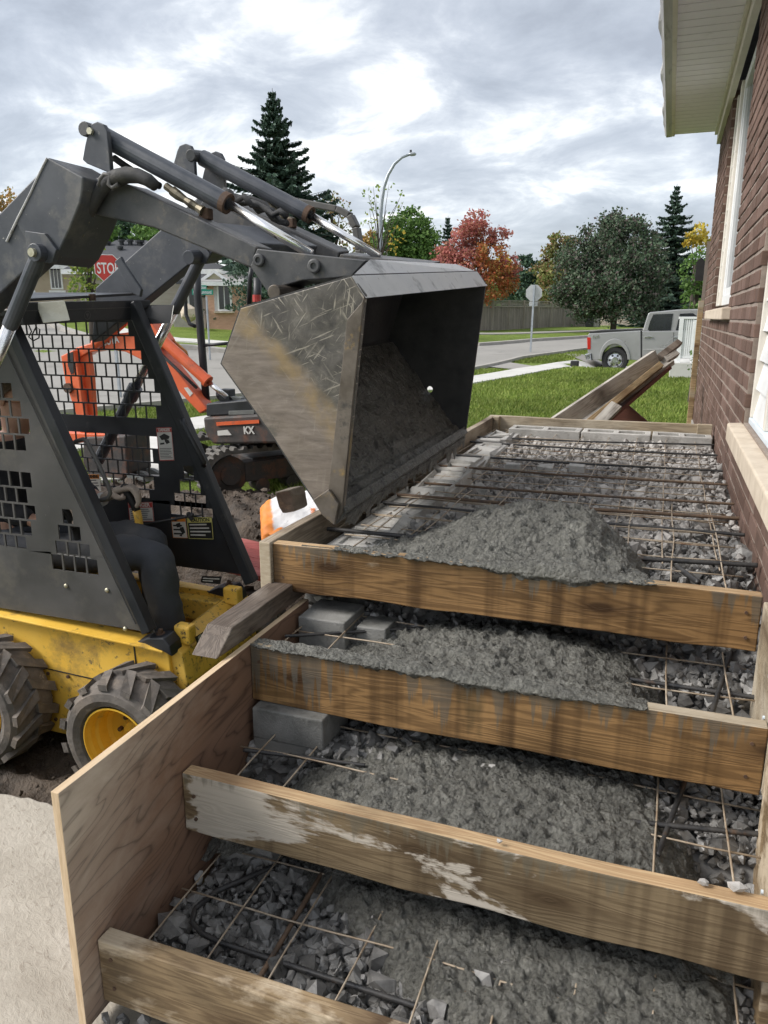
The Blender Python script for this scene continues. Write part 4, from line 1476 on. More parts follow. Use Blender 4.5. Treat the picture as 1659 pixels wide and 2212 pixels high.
rebar([(-0.96, 1.80, -0.233), (-0.60, 2.03, -0.245)], 0.0055, MAT['rebar'], 'bar over the damp blocks at the left of the top step', G2)
rebar([(-0.93, 1.50, -0.418), (-0.62, 1.56, -0.43)], 0.0055, MAT['rebar'], 'bar crossing the face of the damp blocks in the middle step', G2)


def wire_mesh(base, xs_, ys_, z, label, x0, x1, y0, y1, r=0.0023, wob=0.009, seed=0.0, group=None):
    t = thing('wire_mesh', base, label, 'wire mesh', group)
    for i, x in enumerate(xs_):
        n = max(4, int((y1 - y0) / 0.12))
        pts = [(x + wob * mnoise.noise(Vector((i * 3.1 + seed, k * 0.35, 0))), y0 + (y1 - y0) * k / n, z + wob * 1.6 * mnoise.noise(Vector((i * 1.7 + seed, k * 0.3, 4)))) for k in range(n + 1)]
        m_ = MB()
        m_.tube(pts, r, 6)
        m_.build('wire', MAT['wire'], t, smooth=True)
    for j, y in enumerate(ys_):
        n = max(4, int((x1 - x0) / 0.12))
        pts = [(x0 + (x1 - x0) * k / n, y + wob * mnoise.noise(Vector((j * 2.3 + seed, k * 0.35, 8))), z - 0.0035 + wob * 1.6 * mnoise.noise(Vector((j * 1.3 + seed, k * 0.3, 12)))) for k in range(n + 1)]
        m_ = MB()
        m_.tube(pts, r, 6)
        m_.build('wire', MAT['wire'], t, smooth=True)
    return t


wire_mesh((-0.4, 3.7, -0.08), [-1.04] + [-0.941 + 0.163 * k for k in range(8)], [2.62 + 0.1525 * k for k in range(17)], -0.071, 'large rusty sheet of wire mesh laid over the porch gravel', -1.05, 0.25, 2.35, 5.06)
wire_mesh((-0.4, 2.6, -0.08), [-0.90, -0.735, -0.57, -0.40, -0.235, -0.07, 0.069, 0.206], [2.14, 2.29, 2.44, 2.59, 2.74, 2.89, 3.04], -0.064, 'smaller sheet of wire mesh that overlaps the heap end of the large one', -0.98, 0.26, 2.12, 3.12, seed=5.0)
wire_mesh((-0.3, 1.25, -0.64), [-0.93 + 0.145 * k for k in range(9)], [1.243, 1.40], -0.632, 'wire mesh over the stone of the lowest step', -0.955, 0.29, 1.03, 1.56, seed=9.0)
wire_mesh((-0.3, 1.6, -0.43), [-0.885, -0.765, 0.064, 0.208], [1.52, 1.70], -0.42, 'wire mesh half buried in the middle step', -0.95, 0.29, 1.34, 1.85, seed=12.0)
wire_mesh((-0.3, 1.95, -0.25), [-0.95, -0.81, 0.069, 0.212], [1.86, 2.02], -0.236, 'wire mesh half buried in the top step under the top board', -0.96, 0.29, 1.67, 2.2, seed=15.0)

# ------------------------------------------------------------------ wet concrete
def lumps(x, y, s, amp, seed):
    """cauliflower texture of freshly dumped low-slump concrete"""
    out = np.empty(len(x))
    for i in range(len(x)):
        p = Vector((x[i] * s, y[i] * s, seed))
        d = mnoise.voronoi(p)[0]
        out[i] = (0.5 - d[0]) * 1.1 + mnoise.fractal(p * 1.3, 0.7, 2.2, 4) * 0.5 + (0.4 - mnoise.voronoi(p * 2.3)[0][0]) * 0.75
    return out * amp


def heap(name, x0, x1, y0, y1, step, zfun, mat, label, amp=0.022, s=26, seed=0.0, zmin=None):
    a = np.arange(x0, x1 + step / 2, step)
    b = np.arange(y0, y1 + step / 2, step)
    A, Bq = np.meshgrid(a, b)
    xf, yf = A.ravel(), Bq.ravel()
    z = zfun(xf, yf) + lumps(xf, yf, s, amp, seed) + lumps(xf, yf, s * 0.42, amp * 0.8, seed + 3)
    if zmin is not None:
        z = np.maximum(z, zmin - 0.01)
    jx = RNG.normal(0, step * 0.18, xf.shape)
    ids_ = np.arange(A.size).reshape(A.shape)
    q_ = np.stack([ids_[:-1, :-1], ids_[:-1, 1:], ids_[1:, 1:], ids_[1:, :-1]], -1).reshape(-1, 4)
    if zmin is not None:
        q_ = q_[z[q_].max(1) > zmin]
    V_ = np.stack([xf + jx, yf + RNG.normal(0, step * 0.18, xf.shape), z], -1)
    c = np.array((V_[:, 0].mean(), V_[:, 1].mean(), V_[:, 2].min()))
    o_ = np_mesh(name, V_ - c, q_, mat, smooth=True)
    o_.location = c
    return tag(o_, label, 'concrete')


def z_porch(x, y):
    ridge = np.interp(x, [-1.06, -0.95, -0.74, -0.61, -0.52, -0.40, -0.28, -0.18, -0.13, -0.06, 0.0, 0.06], [-0.13, -0.10, -0.055, 0.005, 0.05, 0.074, 0.076, 0.068, 0.035, -0.02, -0.095, -0.17])
    front = np.interp(x, [-1.06, -0.95, -0.80, -0.60, -0.40, -0.15, 0.0, 0.06, 0.12], [-0.07, -0.045, -0.03, -0.006, 0.018, 0.022, 0.006, -0.05, -0.2])
    t = sstep(1.97, 2.27, y)
    z = front * (1 - t) + ridge * t
    back = np.interp(x, [-1.0, -0.7, -0.5, -0.2, 0.0], [2.26, 2.34, 2.40, 2.42, 2.30])
    return z - 0.34 * sstep(0, 0.30, y - back) - 0.14 * (1 - sstep(1.958, 1.972, y))


heap('concrete_heap', -1.055, 0.12, 1.960, 2.66, 0.0056, z_porch, MAT['wet'], 'mound of wet concrete dumped behind the top board of the porch', 0.019, 28, 1.0, zmin=-0.14)


def spill(name, x0, x1, yb, ztop, depth, mat, label, seed, fun, top=0.02, thick=0.038, step=0.0075):
    """concrete that lies on a board's top edge and hangs over its front"""
    xs_ = np.arange(x0, x1, step)
    prof_n = 16
    V_ = []
    for i, x in enumerate(xs_):
        f = fun(x) * float(np.clip(0.75 + 1.5 * mnoise.fractal(Vector((x * 5.5, seed * 3, 0.7)), 0.8, 2.0, 3), 0.0, 1.3))
        dl = depth * max(0.0, f) * (0.55 + 0.9 * abs(mnoise.noise(Vector((x * 9, seed, 1)))))
        tp = top * max(0.12, f) * (0.6 + 0.8 * abs(mnoise.noise(Vector((x * 13, seed, 6)))))
        if f <= 0.02:
            tp = -0.004
            dl = -0.002
        for k in range(prof_n):
            t = k / (prof_n - 1)
            if t < 0.5:
                u = t / 0.5
                y = yb + thick * (1 - u) + 0.004
                z = ztop + tp * (0.35 + 0.65 * math.sin(math.pi * (0.25 + 0.6 * u)))
            else:
                u = (t - 0.5) / 0.5
                y = yb - 0.010 * math.sin(math.pi * min(1, u * 1.05)) * (1 if f > 0.02 else -0.2) + 0.003 * u
                z = ztop + tp * 0.45 * (1 - u) - dl * u
            nz_ = 0.006 * mnoise.noise(Vector((x * 40, k * 0.55, seed))) + 0.005 * mnoise.noise(Vector((x * 90, k * 1.1, seed + 2)))
            on = 1.0 if f > 0.02 else 0.0
            V_.append((x, y - on * abs(nz_) * (1 if t > 0.45 else 0), z + on * nz_))
    Fc_ = []
    for i in range(len(xs_) - 1):
        for k in range(prof_n - 1):
            a_, b_ = i * prof_n + k, (i + 1) * prof_n + k
            Fc_.append((a_, a_ + 1, b_ + 1, b_))
    V_ = np.array(V_)
    c = V_.mean(0)
    me_ = bpy.data.meshes.new(name)
    setmesh(me_, V_ - c, Fc_)
    o_ = link(name, me_, mat, smooth=True)
    o_.location = c
    return tag(o_, label, 'concrete')


spill('concrete_spill', -0.965, 0.05, 1.930, 0.001, 0.032, MAT['wet'], 'wet concrete spilling over the top edge of the soaked top board', 2.0, lambda x: float(np.interp(x, [-0.965, -0.92, -0.75, -0.55, -0.42, -0.30, -0.20, -0.10, 0.0, 0.05], [0.0, 0.10, 0.16, 0.25, 0.45, 0.95, 1.0, 0.7, 0.25, 0.0])), 0.018)
spill('concrete_spill', -0.970, 0.03, 1.622, -0.183, 0.026, MAT['wet'], 'wet concrete lying along the top edge of the streaked second board', 5.0, lambda x: float(np.interp(x, [-0.97, -0.90, -0.75, -0.55, -0.30, -0.15, -0.05, 0.03], [0.10, 0.22, 0.45, 0.75, 0.9, 0.6, 0.3, 0.0])), 0.014)


def z_step1(x, y):
    base = np.interp(x, [-0.97, -0.80, -0.70, -0.55, -0.35, -0.15, -0.03, 0.05, 0.12], [-0.30, -0.29, -0.25, -0.215, -0.195, -0.20, -0.23, -0.29, -0.40])
    lip = np.interp(x, [-0.97, -0.85, -0.6, -0.3, -0.1, 0.0, 0.06], [-0.22, -0.20, -0.186, -0.182, -0.186, -0.21, -0.30])
    t = sstep(1.66, 1.76, y)
    return lip * (1 - t) + base * t - 0.05 * sstep(1.95, 2.2, y)


heap('concrete_heap', -0.965, 0.14, 1.662, 2.22, 0.0056, z_step1, MAT['wet'], 'wet concrete piled in the top step behind the streaked second board', 0.016, 34, 7.0)


def z_step2(x, y):
    base = np.interp(x, [-0.97, -0.86, -0.76, -0.66, -0.5, -0.2, -0.02, 0.06, 0.13, 0.2], [-0.60, -0.56, -0.47, -0.43, -0.405, -0.40, -0.405, -0.425, -0.47, -0.56])
    return base - 0.015 * sstep(1.45, 1.8, y) - 0.02 * (1 - sstep(1.33, 1.40, y))


heap('concrete_heap', -0.965, 0.22, 1.331, 1.88, 0.0056, z_step2, MAT['wet'], 'wet concrete filling the middle step behind the patchy third board', 0.016, 34, 11.0)


def z_step3(x, y):
    edge_ = np.interp(y, [1.02, 1.12, 1.2, 1.3, 1.4, 1.5], [-0.30, -0.38, -0.50, -0.66, -0.78, -0.84])
    u = sstep(0.0, 0.16, x - edge_)
    r_ = 1 - 0.6 * sstep(0.16, 0.30, x)
    return -0.735 + 0.110 * u * r_ + 0.02 * sstep(1.25, 1.5, y)


heap('concrete_heap', -0.90, 0.305, 1.024, 1.60, 0.0056, z_step3, MAT['wet'], 'wet concrete spread over the stone in the lowest step', 0.016, 34, 15.0)
# small stones left on the third board's edge
for k, (x, y, sz) in enumerate(((P4x, P4y, s_) for P4x, P4y, s_ in ((1519, 1914, 0.010), (1590, 1928, 0.015), (1079, 1824, 0.006)))):
    p = pZ(x, y, -0.366)
    m_ = MB()
    b0 = len(m_.V)
    vv = IV.copy()
    vv = vv * np.array((1.1, 0.8, 0.75)) * sz + np.array((p[0], min(max(p[1], 1.300), 1.322), -0.362 + sz * 0.5)) + np.random.default_rng(k).normal(0, sz * 0.12, vv.shape)
    m_.add(vv, [tuple(f) for f in IF])
    m_.build('pebble', MAT['stone'], top=(('small grey pebble on the top edge of the patchy third board', 'pale cement-crusted stone at the wall end of the third board', 'tiny crumb of stone midway along the third board')[k], 'pebble', 'stones lying on the third board'))

# ------------------------------------------------------------------ skid steer loader
YC, ROLL = 2.95, 0.06


def mir(p):
    p = np.array(p, float)
    y2 = 2 * YC - p[1]
    return np.array((p[0], y2, p[2] + ROLL * (y2 - p[1])))


def Q(poly, Y):
    return [pY(x, y, Y) for x, y in poly]


def z1(*pts):
    return [(0.32 * x, 232.3 + 0.32 * y) for x, y in pts]


def z2(*pts):
    return [(331.8 + 0.32 * x, 232.3 + 0.32 * y) for x, y in pts]


def z3(*pts):
    return [(0.36 * x, 663.6 + 0.36 * y) for x, y in pts]


def z4(*pts):
    return [(0.36 * x, 1128 + 0.36 * y) for x, y in pts]


def z5(*pts):
    return [(464.5 + 0.36 * x, 530.9 + 0.36 * y) for x, y in pts]


def d6(*pts):
    return [(132.7 + 0.2 * x, 896 + 0.2 * y) for x, y in pts]


LD = thing('skid_steer_loader', (-2.5, YC, -1.43), 'yellow and charcoal skid steer loader tipping its bucket over the porch form', 'loader')

# chassis
chs_poly = [(-3.75, -0.70), (-1.975, -0.765), (-1.955, -1.10), (-2.05, -1.33), (-3.75, -1.33)]
cm = MB()
for (ya, yb) in ((2.60, 2.66), (3.18, 3.24)):
    dz = ROLL * (ya - 2.6)
    cm.prism([(x, ya, z + dz) for x, z in chs_poly], (0, yb - ya, ROLL * (yb - ya)))
cm.box((-3.7, 2.661, -1.30), (-2.03, 3.179, -1.12))
chassis = cm.build('chassis', MAT['yellow'], LD, bev=0.005)
m_ = MB()
m_.prism([(-3.75, 2.545, -0.690), (-2.10, 2.545, -0.752), (-1.985, 2.575, -0.780), (-1.975, 2.66, -0.757), (-3.75, 2.66, -0.684)], (0, 0, -0.010))
m_.build('fender_flange', MAT['yellow'], LD, bev=0.003)
m_ = MB()        # front cross member with its folded top
m_.prism([(-2.050, 2.62, -0.790), (-1.985, 2.62, -0.748), (-1.915, 2.62, -0.800), (-1.895, 2.62, -0.95), (-1.93, 2.62, -1.30), (-2.05, 2.62, -1.30)], (0, 0.625, ROLL * 0.625))
m_.build('front_crossmember', MAT['yellow_dirty'], LD, bev=0.006)
m_ = MB()
m_.prism([(-3.4, 3.172, -0.70), (-2.02, 3.172, -0.72), (-2.02, 3.172, -1.1), (-3.4, 3.172, -1.1)], (0, -0.006, 0))
m_.build('footwell_side', MAT['yellow_dirty'], LD)
m_ = MB()
m_.prism([(-2.40, 3.10, -0.745), (-2.04, 3.10, -0.75), (-2.04, 3.10, -0.86), (-2.40, 3.10, -0.86)], (0, 0.07, 0.004))
m_.build('footwell_ledge', MAT['yellow_dirty'], LD, bev=0.008)
# panel seams and bolt heads on the near flank
m_ = MB()
m_.bar((-3.6, 2.5985, -0.965), (-2.05, 2.5985, -1.005), 0.003, 0.005)
m_.bar((-2.155, 2.5985, -0.775), (-2.15, 2.5985, -0.93), 0.003, 0.007)
m_.build('panel_seam', MAT['black'], LD)
for (x, y) in ((105, 1454), (148, 1461), (111, 1502), (122, 1553), (88, 1430)):
    p = pY(x, y, 2.598)
    m_ = MB()
    m_.tube([p, p + np.array((0, -0.008, 0))], 0.009, 6)
    m_.build('bolt', MAT['rust'], LD)
for k, (p0) in enumerate((pY(362, 1352, 2.60), mir(pY(362, 1352, 2.60)))):
    s_ = 1 if k == 0 else -1
    m_ = MB()
    x, y, z = p0
    y0 = 2.575 if k == 0 else 3.155
    zo = -0.748 if k == 0 else -0.712
    m_.prism([(-2.13, y0, zo - 0.012), (-2.06, y0, zo + 0.022), (-1.975, y0, zo + 0.034), (-1.945, y0, zo + 0.0), (-1.935, y0, zo - 0.05), (-1.985, y0, zo - 0.03)], (0, 0.085, 0.005))
    m_.build('cab_foot', MAT['cab'], LD, bev=0.006)
    m_ = MB()
    m_.tube([(-2.02, y0 + 0.045, zo + 0.015), (-2.02, y0 + 0.045, zo + 0.052)], 0.011, 8)
    m_.tube([(-2.02, y0 + 0.045, zo + 0.025), (-2.02, y0 + 0.045, zo + 0.035)], 0.02, 12)
    m_.build('mount_bolt', MAT['rust'], LD)
    m_ = MB()
    yl = y0 + 0.088 if k == 0 else y0 - 0.075
    m_.box((-1.985, yl, zo - 0.03), (-1.90, yl + 0.06, zo + 0.06))
    m_.build('latch_block', MAT['yellow_dirty'], LD, bev=0.012)


# wheels
def make_wheel(c, flip):
    s_ = -1 if flip else 1
    w = thing_part = MB()
    Rr = 0.292
    prof = [(0.035, 0.585), (0.012, 0.64), (0.0, 0.74), (0.004, 0.85), (0.020, 0.925), (0.045, 0.945), (0.12, 0.955), (0.195, 0.945), (0.22, 0.925), (0.236, 0.85), (0.24, 0.74), (0.228, 0.64), (0.205, 0.585)]
    prof = [(a * s_ * 1.1, r_ * Rr) for a, r_ in prof]
    w.lathe(prof, c, (0, 1, 0), 48)
    nl = 15
    for k in range(nl):
        for side in (0, 1):
            a0 = 2 * math.pi * (k + 0.5 * side) / nl
            t0, t1 = (0.004, 0.128) if side == 0 else (0.236, 0.112)
            da = 0.26
            wd = 0.085
            V = []
            for (t, aa) in ((t0, a0), (t1, a0 + da)):
                for rr in (0.90 if t in (0.004, 0.236) else 0.93, 1.035 if t not in (0.004, 0.236) else 0.995):
                    for dw in (-wd, wd):
                        an = aa + dw
                        V.append(np.array(c) + np.array((math.cos(an) * rr * Rr, t * s_ * 1.1, math.sin(an) * rr * Rr)))
            w.add(V, [(0, 1, 3, 2), (4, 6, 7, 5), (0, 4, 5, 1), (2, 3, 7, 6), (0, 2, 6, 4), (1, 5, 7, 3)])
    wo = w.build('wheel', MAT['tyre'], LD)
    bm = bmesh.new()
    bm.from_mesh(wo.data)
    bmesh.ops.recalc_face_normals(bm, faces=bm.faces)
    bm.to_mesh(wo.data)
    bm.free()
    m = MB()
    rp = [(0.020, 0.600), (0.018, 0.575), (0.035, 0.565), (0.050, 0.545), (0.075, 0.54), (0.085, 0.500), (0.135, 0.490), (0.150, 0.44), (0.155, 0.20), (0.135, 0.17), (0.13, 0.0)]
    m.lathe([(a * s_, r_ * Rr) for a, r_ in rp], c, (0, 1, 0), 40)
    rim = m.build('rim', MAT['rim'], wo, smooth=False)
    m = MB()
    for k in range(6):
        a = 2 * math.pi * k / 6
        p = np.array(c) + np.array((math.cos(a) * 0.075, 0.152 * s_, math.sin(a) * 0.075))
        m.tube([p, p + np.array((0, -0.02 * s_, 0))], 0.010, 6)
    m.build('wheel_nuts', MAT['rust'], wo)


wc = pY(256, 1607, 2.36)
wf = (wc[0], 2.325, wc[2])
wr = (wc[0] - 0.82, 2.325, wc[2] + 0.012)
for c in (wf, wr):
    make_wheel(c, False)
    q_ = mir(c)
    make_wheel((q_[0], q_[1], c[2] + 0.02), True)


# cab: punched side panels
def punched(name, Y, bands, xfront, xrear, mat, thick=0.007):
    """bands: list of (ztop, zbot, [hole intervals]) from top to bottom, contiguous"""
    mb = MB()
    for (zt, zb, hs) in bands:
        hs = sorted(hs)
        cur = xrear
        segs = []
        for (a, b) in hs:
            if a > cur:
                segs.append((cur, a))
            cur = max(cur, b)
        segs.append((cur, None))
        for (a, b) in segs:
            bt = xfront(zt) if b is None else b
            bb = xfront(zb) if b is None else b
            if max(bt, bb) <= a:
                continue
            mb.add([(a, Y, zb), (bb, Y, zb), (bt, Y, zt), (a, Y, zt)], [(0, 1, 2, 3)])
    bm_o = mb.build(name, mat, LD, solid=thick)
    bm = bmesh.new()
    bm.from_mesh(bm_o.data)
    bmesh.ops.remove_doubles(bm, verts=bm.verts, dist=0.0003)
    bm.to_mesh(bm_o.data)
    bm.free()
    return bm_o


YN, YF = 2.585, 3.28
nb, ntp = pY(334, 1366, YN), pY(29, 688, YN)


def xf_near(z):
    return nb[0] + (ntp[0] - nb[0]) * (z - nb[2]) / (ntp[2] - nb[2])


def zrow(zx, za, zb, Y):
    t = pY(*z3((zx, za))[0], Y)
    b = pY(*z3((zx, zb))[0], Y)
    return t[2], b[2]


def xcol(zx, zy, Y):
    return pY(*z3((zx, zy))[0], Y)[0]


def hole_run(x0, x1, pitch=0.0665, hole=0.057, left=-3.55):
    out = []
    x = x1
    while x - hole > (x0 if x0 is not None else left):
        out.append((x - hole, x))
        x -= pitch
    return out


rows_n = [(60, 455, 545, [(None, 75)]), (60, 560, 653, [(None, 128)]), (60, 663, 755, [(None, 180)]), (60, 765, 855, [(None, 155)]),
          (100, 985, 1075, [(None, 190)]), (100, 1085, 1170, [(None, 165)]), (100, 1180, 1265, [(None, 215), (358, 436)]), (100, 1275, 1360, [(None, 190), (328, 482)]),
          (100, 1370, 1452, [(None, 160), (303, 537)]), (430, 1482, 1585, [(273, 587)])]
bands = []
ztop = 0.66
for (zx, a, b, runs) in rows_n:
    zt, zb = zrow(zx, a, b, YN)
    hs = []
    for (xa, xb) in runs:
        x1 = xcol(xb, (a + b) / 2, YN)
        x0 = None if xa is None else xcol(xa, (a + b) / 2, YN) - 0.004
        hs += hole_run(x0, x1)
    bands.append((ztop, zt, []))
    bands.append((zt, zb, hs))
    ztop = zb
bands.append((ztop, -0.70, []))
punched('side_panel', YN, bands, xf_near, -3.62, MAT['panel'])
m_ = MB()
m_.bar(nb + np.array((-0.026, 0.0, 0.0)), ntp + np.array((-0.026, 0.0, 0.0)), 0.055, 0.050, (1, 0, 0.5))
m_.build('front_post', MAT['cab'], LD, bev=0.006)
m_ = MB()
pa, pb = nb + np.array((-0.09, -0.012, 0.03)), ntp + np.array((-0.09, -0.012, -0.05))
m_.tube([pa + (pb - pa) * t for t in np.linspace(0, 1, 9)], 0.004, 6)
m_.build('weld_bead', MAT['panel'], LD)
for (x, y) in z4((397, 382), (643, 408), (752, 640)):
    p = pY(x, y, YN - 0.005)
    m_ = MB()
    m_.lathe([(0, 0.011), (-0.004, 0.0105), (-0.008, 0.006), (-0.009, 0.0)], p, (0, 1, 0), 14)
    m_.build('panel_bolt', MAT['zinc'], LD)

fb, ft = pY(552, 1252, YF), pY(296, 655, YF)


def xf_far(z):
    return fb[0] + (ft[0] - fb[0]) * (z - fb[2]) / (ft[2] - fb[2])


bands = []
ztop = 0.69
zcur = pY(200, 694, YF)[2]
zmid = pY(200, 899, YF)[2]
nrw = 7
ph = (zcur - zmid) / nrw
for k in range(nrw):
    zt = zcur - k * ph - 0.004
    zb = zcur - (k + 1) * ph + 0.004
    bands.append((ztop, zt, []))
    xlim = xf_far(zb) - 0.085
    if k == nrw - 1:
        xlim -= 0.05
    offs = 0.033 if k % 2 else 0.0
    hs = []
    x = -2.38 + offs
    while x > -3.5:
        if x < xlim:
            hs.append((x - 0.0605, x))
        x -= 0.0665
    bands.append((zt, zb, hs))
    ztop = zb
for (a, b, runs) in ((220, 350, [(None, 1040)]), (365, 495, [(None, 990)]), (508, 643, [(None, 1055), (1310, 1428)]), (657, 790, [(None, 1003), (1255, 1500)]), (802, 930, [(None, 955), (1200, 1560)]), (950, 1090, [(1140, 1635)])):
    zt = pY(*d6((800, a))[0], YF)[2]
    zb = pY(*d6((800, b))[0], YF)[2]
    if len(runs) == 1 and runs[0][0] is not None:
        zt = pY(*d6((1400, a))[0], YF)[2]
        zb = pY(*d6((1400, b))[0], YF)[2]
    hs = []
    for (xa, xb) in runs:
        x1 = pY(*d6((xb, (a + b) / 2))[0], YF)[0]
        x0 = None if xa is None else pY(*d6((xa, (a + b) / 2))[0], YF)[0] - 0.006
        hs += hole_run(x0, min(x1, xf_far(zt) - 0.03), 0.0665, 0.0605)
    bands.append((ztop, zt, []))
    bands.append((zt, zb, hs))
    ztop = zb
bands.append((ztop, fb[2] + 0.02, []))
punched('side_screen', YF, bands, xf_far, -3.62, MAT['cab'])
m_ = MB()
m_.bar(fb + np.array((-0.01, -0.02, -0.01)), ft + np.array((-0.01, -0.02, 0)), 0.055, 0.062, (1, 0, 0.5))
m_.build('front_post', MAT['cab'], LD, bev=0.006)
g0, g1 = fb + (ft - fb) * 0.42, fb + (ft - fb) * 0.60
m_ = MB()
m_.tube([g1 + np.array((0.012, -0.045, -0.01)), g1 + np.array((0.022, -0.055, -0.03)), g0 + np.array((0.022, -0.055, 0.03)), g0 + np.array((0.012, -0.045, 0.01))], 0.014, 8)
m_.build('grab_bar', MAT['cab'], LD, smooth=True)
# header, roof, lights
bn, bf = pY(38, 678, 2.54), pY(316, 668, 3.40)
bf[0] = bn[0]
m_ = MB()
m_.bar(bn, bf, 0.05, 0.092)
hdr = m_.build('roof_header', MAT['cab'], LD, bev=0.004)
m_ = MB()
m_.bar(bn + np.array((0.027, 0.02, 0.012)), bf + np.array((0.027, 0, 0.012)), 0.004, 0.003)
m_.build('header_rib', MAT['panel'], hdr)
m_ = MB()
zt = bn[2] + 0.046
m_.prism([(bn[0] - 0.02, 2.54, zt), (-3.66, 2.54, zt + 0.01), (-3.66, 2.54, zt + 0.025), (bn[0] - 0.02, 2.54, zt + 0.012)], (0, 0.86, ROLL * 0.86))
m_.build('roof_plate', MAT['cab'], LD)
m_ = MB()
m_.tube([(bn[0] - 0.04, 2.53, zt + 0.03), (-3.3, 2.53, zt + 0.035)], 0.010, 8)
m_.build('roof_rail', MAT['panel'], LD, smooth=True)
m_ = MB()
p = pX(199, 640, bn[0] - 0.02)
m_.tube([p + np.array((0, 0, -0.02)), p + np.array((0, 0, 0.01))], 0.016, 6)
m_.build('roof_bolt', MAT['rust'], LD)


def lamp(corners, xf, back, hull):
    """corners: lens TL TR BR BL in the picture, on the plane X = xf"""
    c = [pX(x, y, xf + (0.03 if i in (2, 3) else 0.0) + (-0.06 if i in (0, 3) else 0.05)) for i, (x, y) in enumerate(corners)]
    ctr = sum(c) / 4
    m = MB()
    fr = [ctr + (q - ctr) * 1.10 + np.array((-0.003, 0, 0)) for q in c]
    bk = [ctr + (q - ctr) * 0.72 + np.array(back) for q in c]
    m.add(fr + bk, [(0, 1, 2, 3), (7, 6, 5, 4), (0, 4, 5, 1), (1, 5, 6, 2), (2, 6, 7, 3), (3, 7, 4, 0)])
    h = m.build('work_light', MAT['black'], LD, bev=0.006)
    m = MB()
    m.add([q + np.array((0.002, 0, 0)) for q in c] + [q + np.array((-0.01, 0, 0)) for q in c], [(0, 3, 2, 1), (4, 5, 6, 7), (0, 1, 5, 4), (1, 2, 6, 5), (2, 3, 7, 6), (3, 0, 4, 7)])
    m.build('lens', MAT['lens'], h, bev=0.003)


MAT['lens'] = mk('cloudy_lamp_lens', (0.66, 0.65, 0.57), (0.78, 0.77, 0.69), 6, 0.3, bmp=(60, 0.1, 0.002), dirt=((0.45, 0.43, 0.36), 5, 0.58, 0.8), coat=0.8)
lamp([(79, 654), (139, 649), (151, 692), (94, 698)], -2.47, (-0.07, 0.02, 0.0), 0)
lamp([(334, 660), (375, 660), (369, 697), (324, 699)], -2.44, (-0.09, -0.02, 0.01), 0)
m_ = MB()
pp = [pX(x, y, -2.53) for x, y in ((62, 702), (68, 716), (62, 728), (72, 736), (84, 730), (86, 712), (78, 706), (70, 722))]
m_.tube(pp, 0.003, 6)
m_.build('lamp_wire', MAT['black'], LD, smooth=True)
# oval leaf emblem on the header
xe = bn[0] + 0.0275
ec = pX(189, 681, xe)
m_ = MB()
V, Fc = [], []
for k in range(28):
    a = 2 * math.pi * k / 28
    for rr in (1.0, 0.84):
        V.append(ec + np.array((0, math.cos(a) * 0.021 * rr + math.sin(a) * 0.004, math.sin(a) * 0.020 * rr)))
for k in range(28):
    a, b = 2 * k, 2 * ((k + 1) % 28)
    Fc.append((a, b, b + 1, a + 1))
m_.add(V, Fc)
for (dy, dz, w_, h_) in ((0, 0.0, 0.004, 0.026), (-0.006, 0.004, 0.0035, 0.013), (0.006, 0.004, 0.0035, 0.013)):
    m_.add([ec + np.array((0, dy, dz - h_ / 2)), ec + np.array((0, dy + w_, dz)), ec + np.array((0, dy, dz + h_ / 2)), ec + np.array((0, dy - w_, dz))], [(0, 1, 2, 3)])
m_.build('emblem', MAT['panel'], hdr)

# inner grab handle on the near post
m_ = MB()
hp = [pY(x, y, 2.655) for x, y in z3((420, 828), (455, 805), (500, 792), (522, 805), (535, 832), (600, 960), (655, 1085), (662, 1115), (650, 1142), (610, 1156), (572, 1164))]
m_.tube(hp, 0.0095, 8)
m_.build('grab_handle', MAT['panel'], LD, smooth=True)
# seat and engine bulkhead
m_ = MB()
m_.box((-3.35, 2.70, -0.66), (-2.85, 3.16, -0.55)).prism([(-3.38, 2.70, -0.56), (-3.26, 2.70, -0.56), (-3.36, 2.70, 0.06), (-3.46, 2.70, 0.06)], (0, 0.46, 0))
m_.build('seat', MAT['black'], LD, bev=0.03)
m_ = MB()
m_.box((-3.62, 2.60, -0.70), (-3.58, 3.27, 0.1))
m_.build('rear_bulkhead', MAT['cab'], LD)
m_ = MB()
m_.box((-4.35, 2.62, -1.30), (-3.63, 3.22, -0.32))
m_.build('engine_cover', MAT['yellow'], LD, bev=0.03)
# far control lever, yellow with black grip
lv = [pY(x, y, 3.05) for x, y in ((303, 1150), (299, 1120), (295, 1102))]
m_ = MB()
m_.tube([lv[0] + np.array((0, 0, -0.35)), lv[0] + np.array((0, 0, -0.12)), *lv], 0.021, 10)
lev = m_.build('control_lever', MAT['yellow'], LD, smooth=True)
gp = [pY(x, y, 3.05) for x, y in ((296, 1104), (288, 1088), (277, 1068), (270, 1054))]
m_ = MB()
m_.tube(gp, [0.021, 0.020, 0.020, 0.022], 10)
m_.ball(gp[-1], 0.0235, 10, 8)
m_.build('grip', MAT['black'], lev, smooth=True)
lv2 = [p + np.array((-0.12, -0.30, -0.02)) for p in lv]
m_ = MB()
m_.tube([lv2[0] + np.array((0, 0, -0.3)), *lv2, *[p + np.array((-0.12, -0.30, -0.02)) for p in gp]], 0.02, 10)
m_.build('control_lever', MAT['black'], LD, smooth=True)

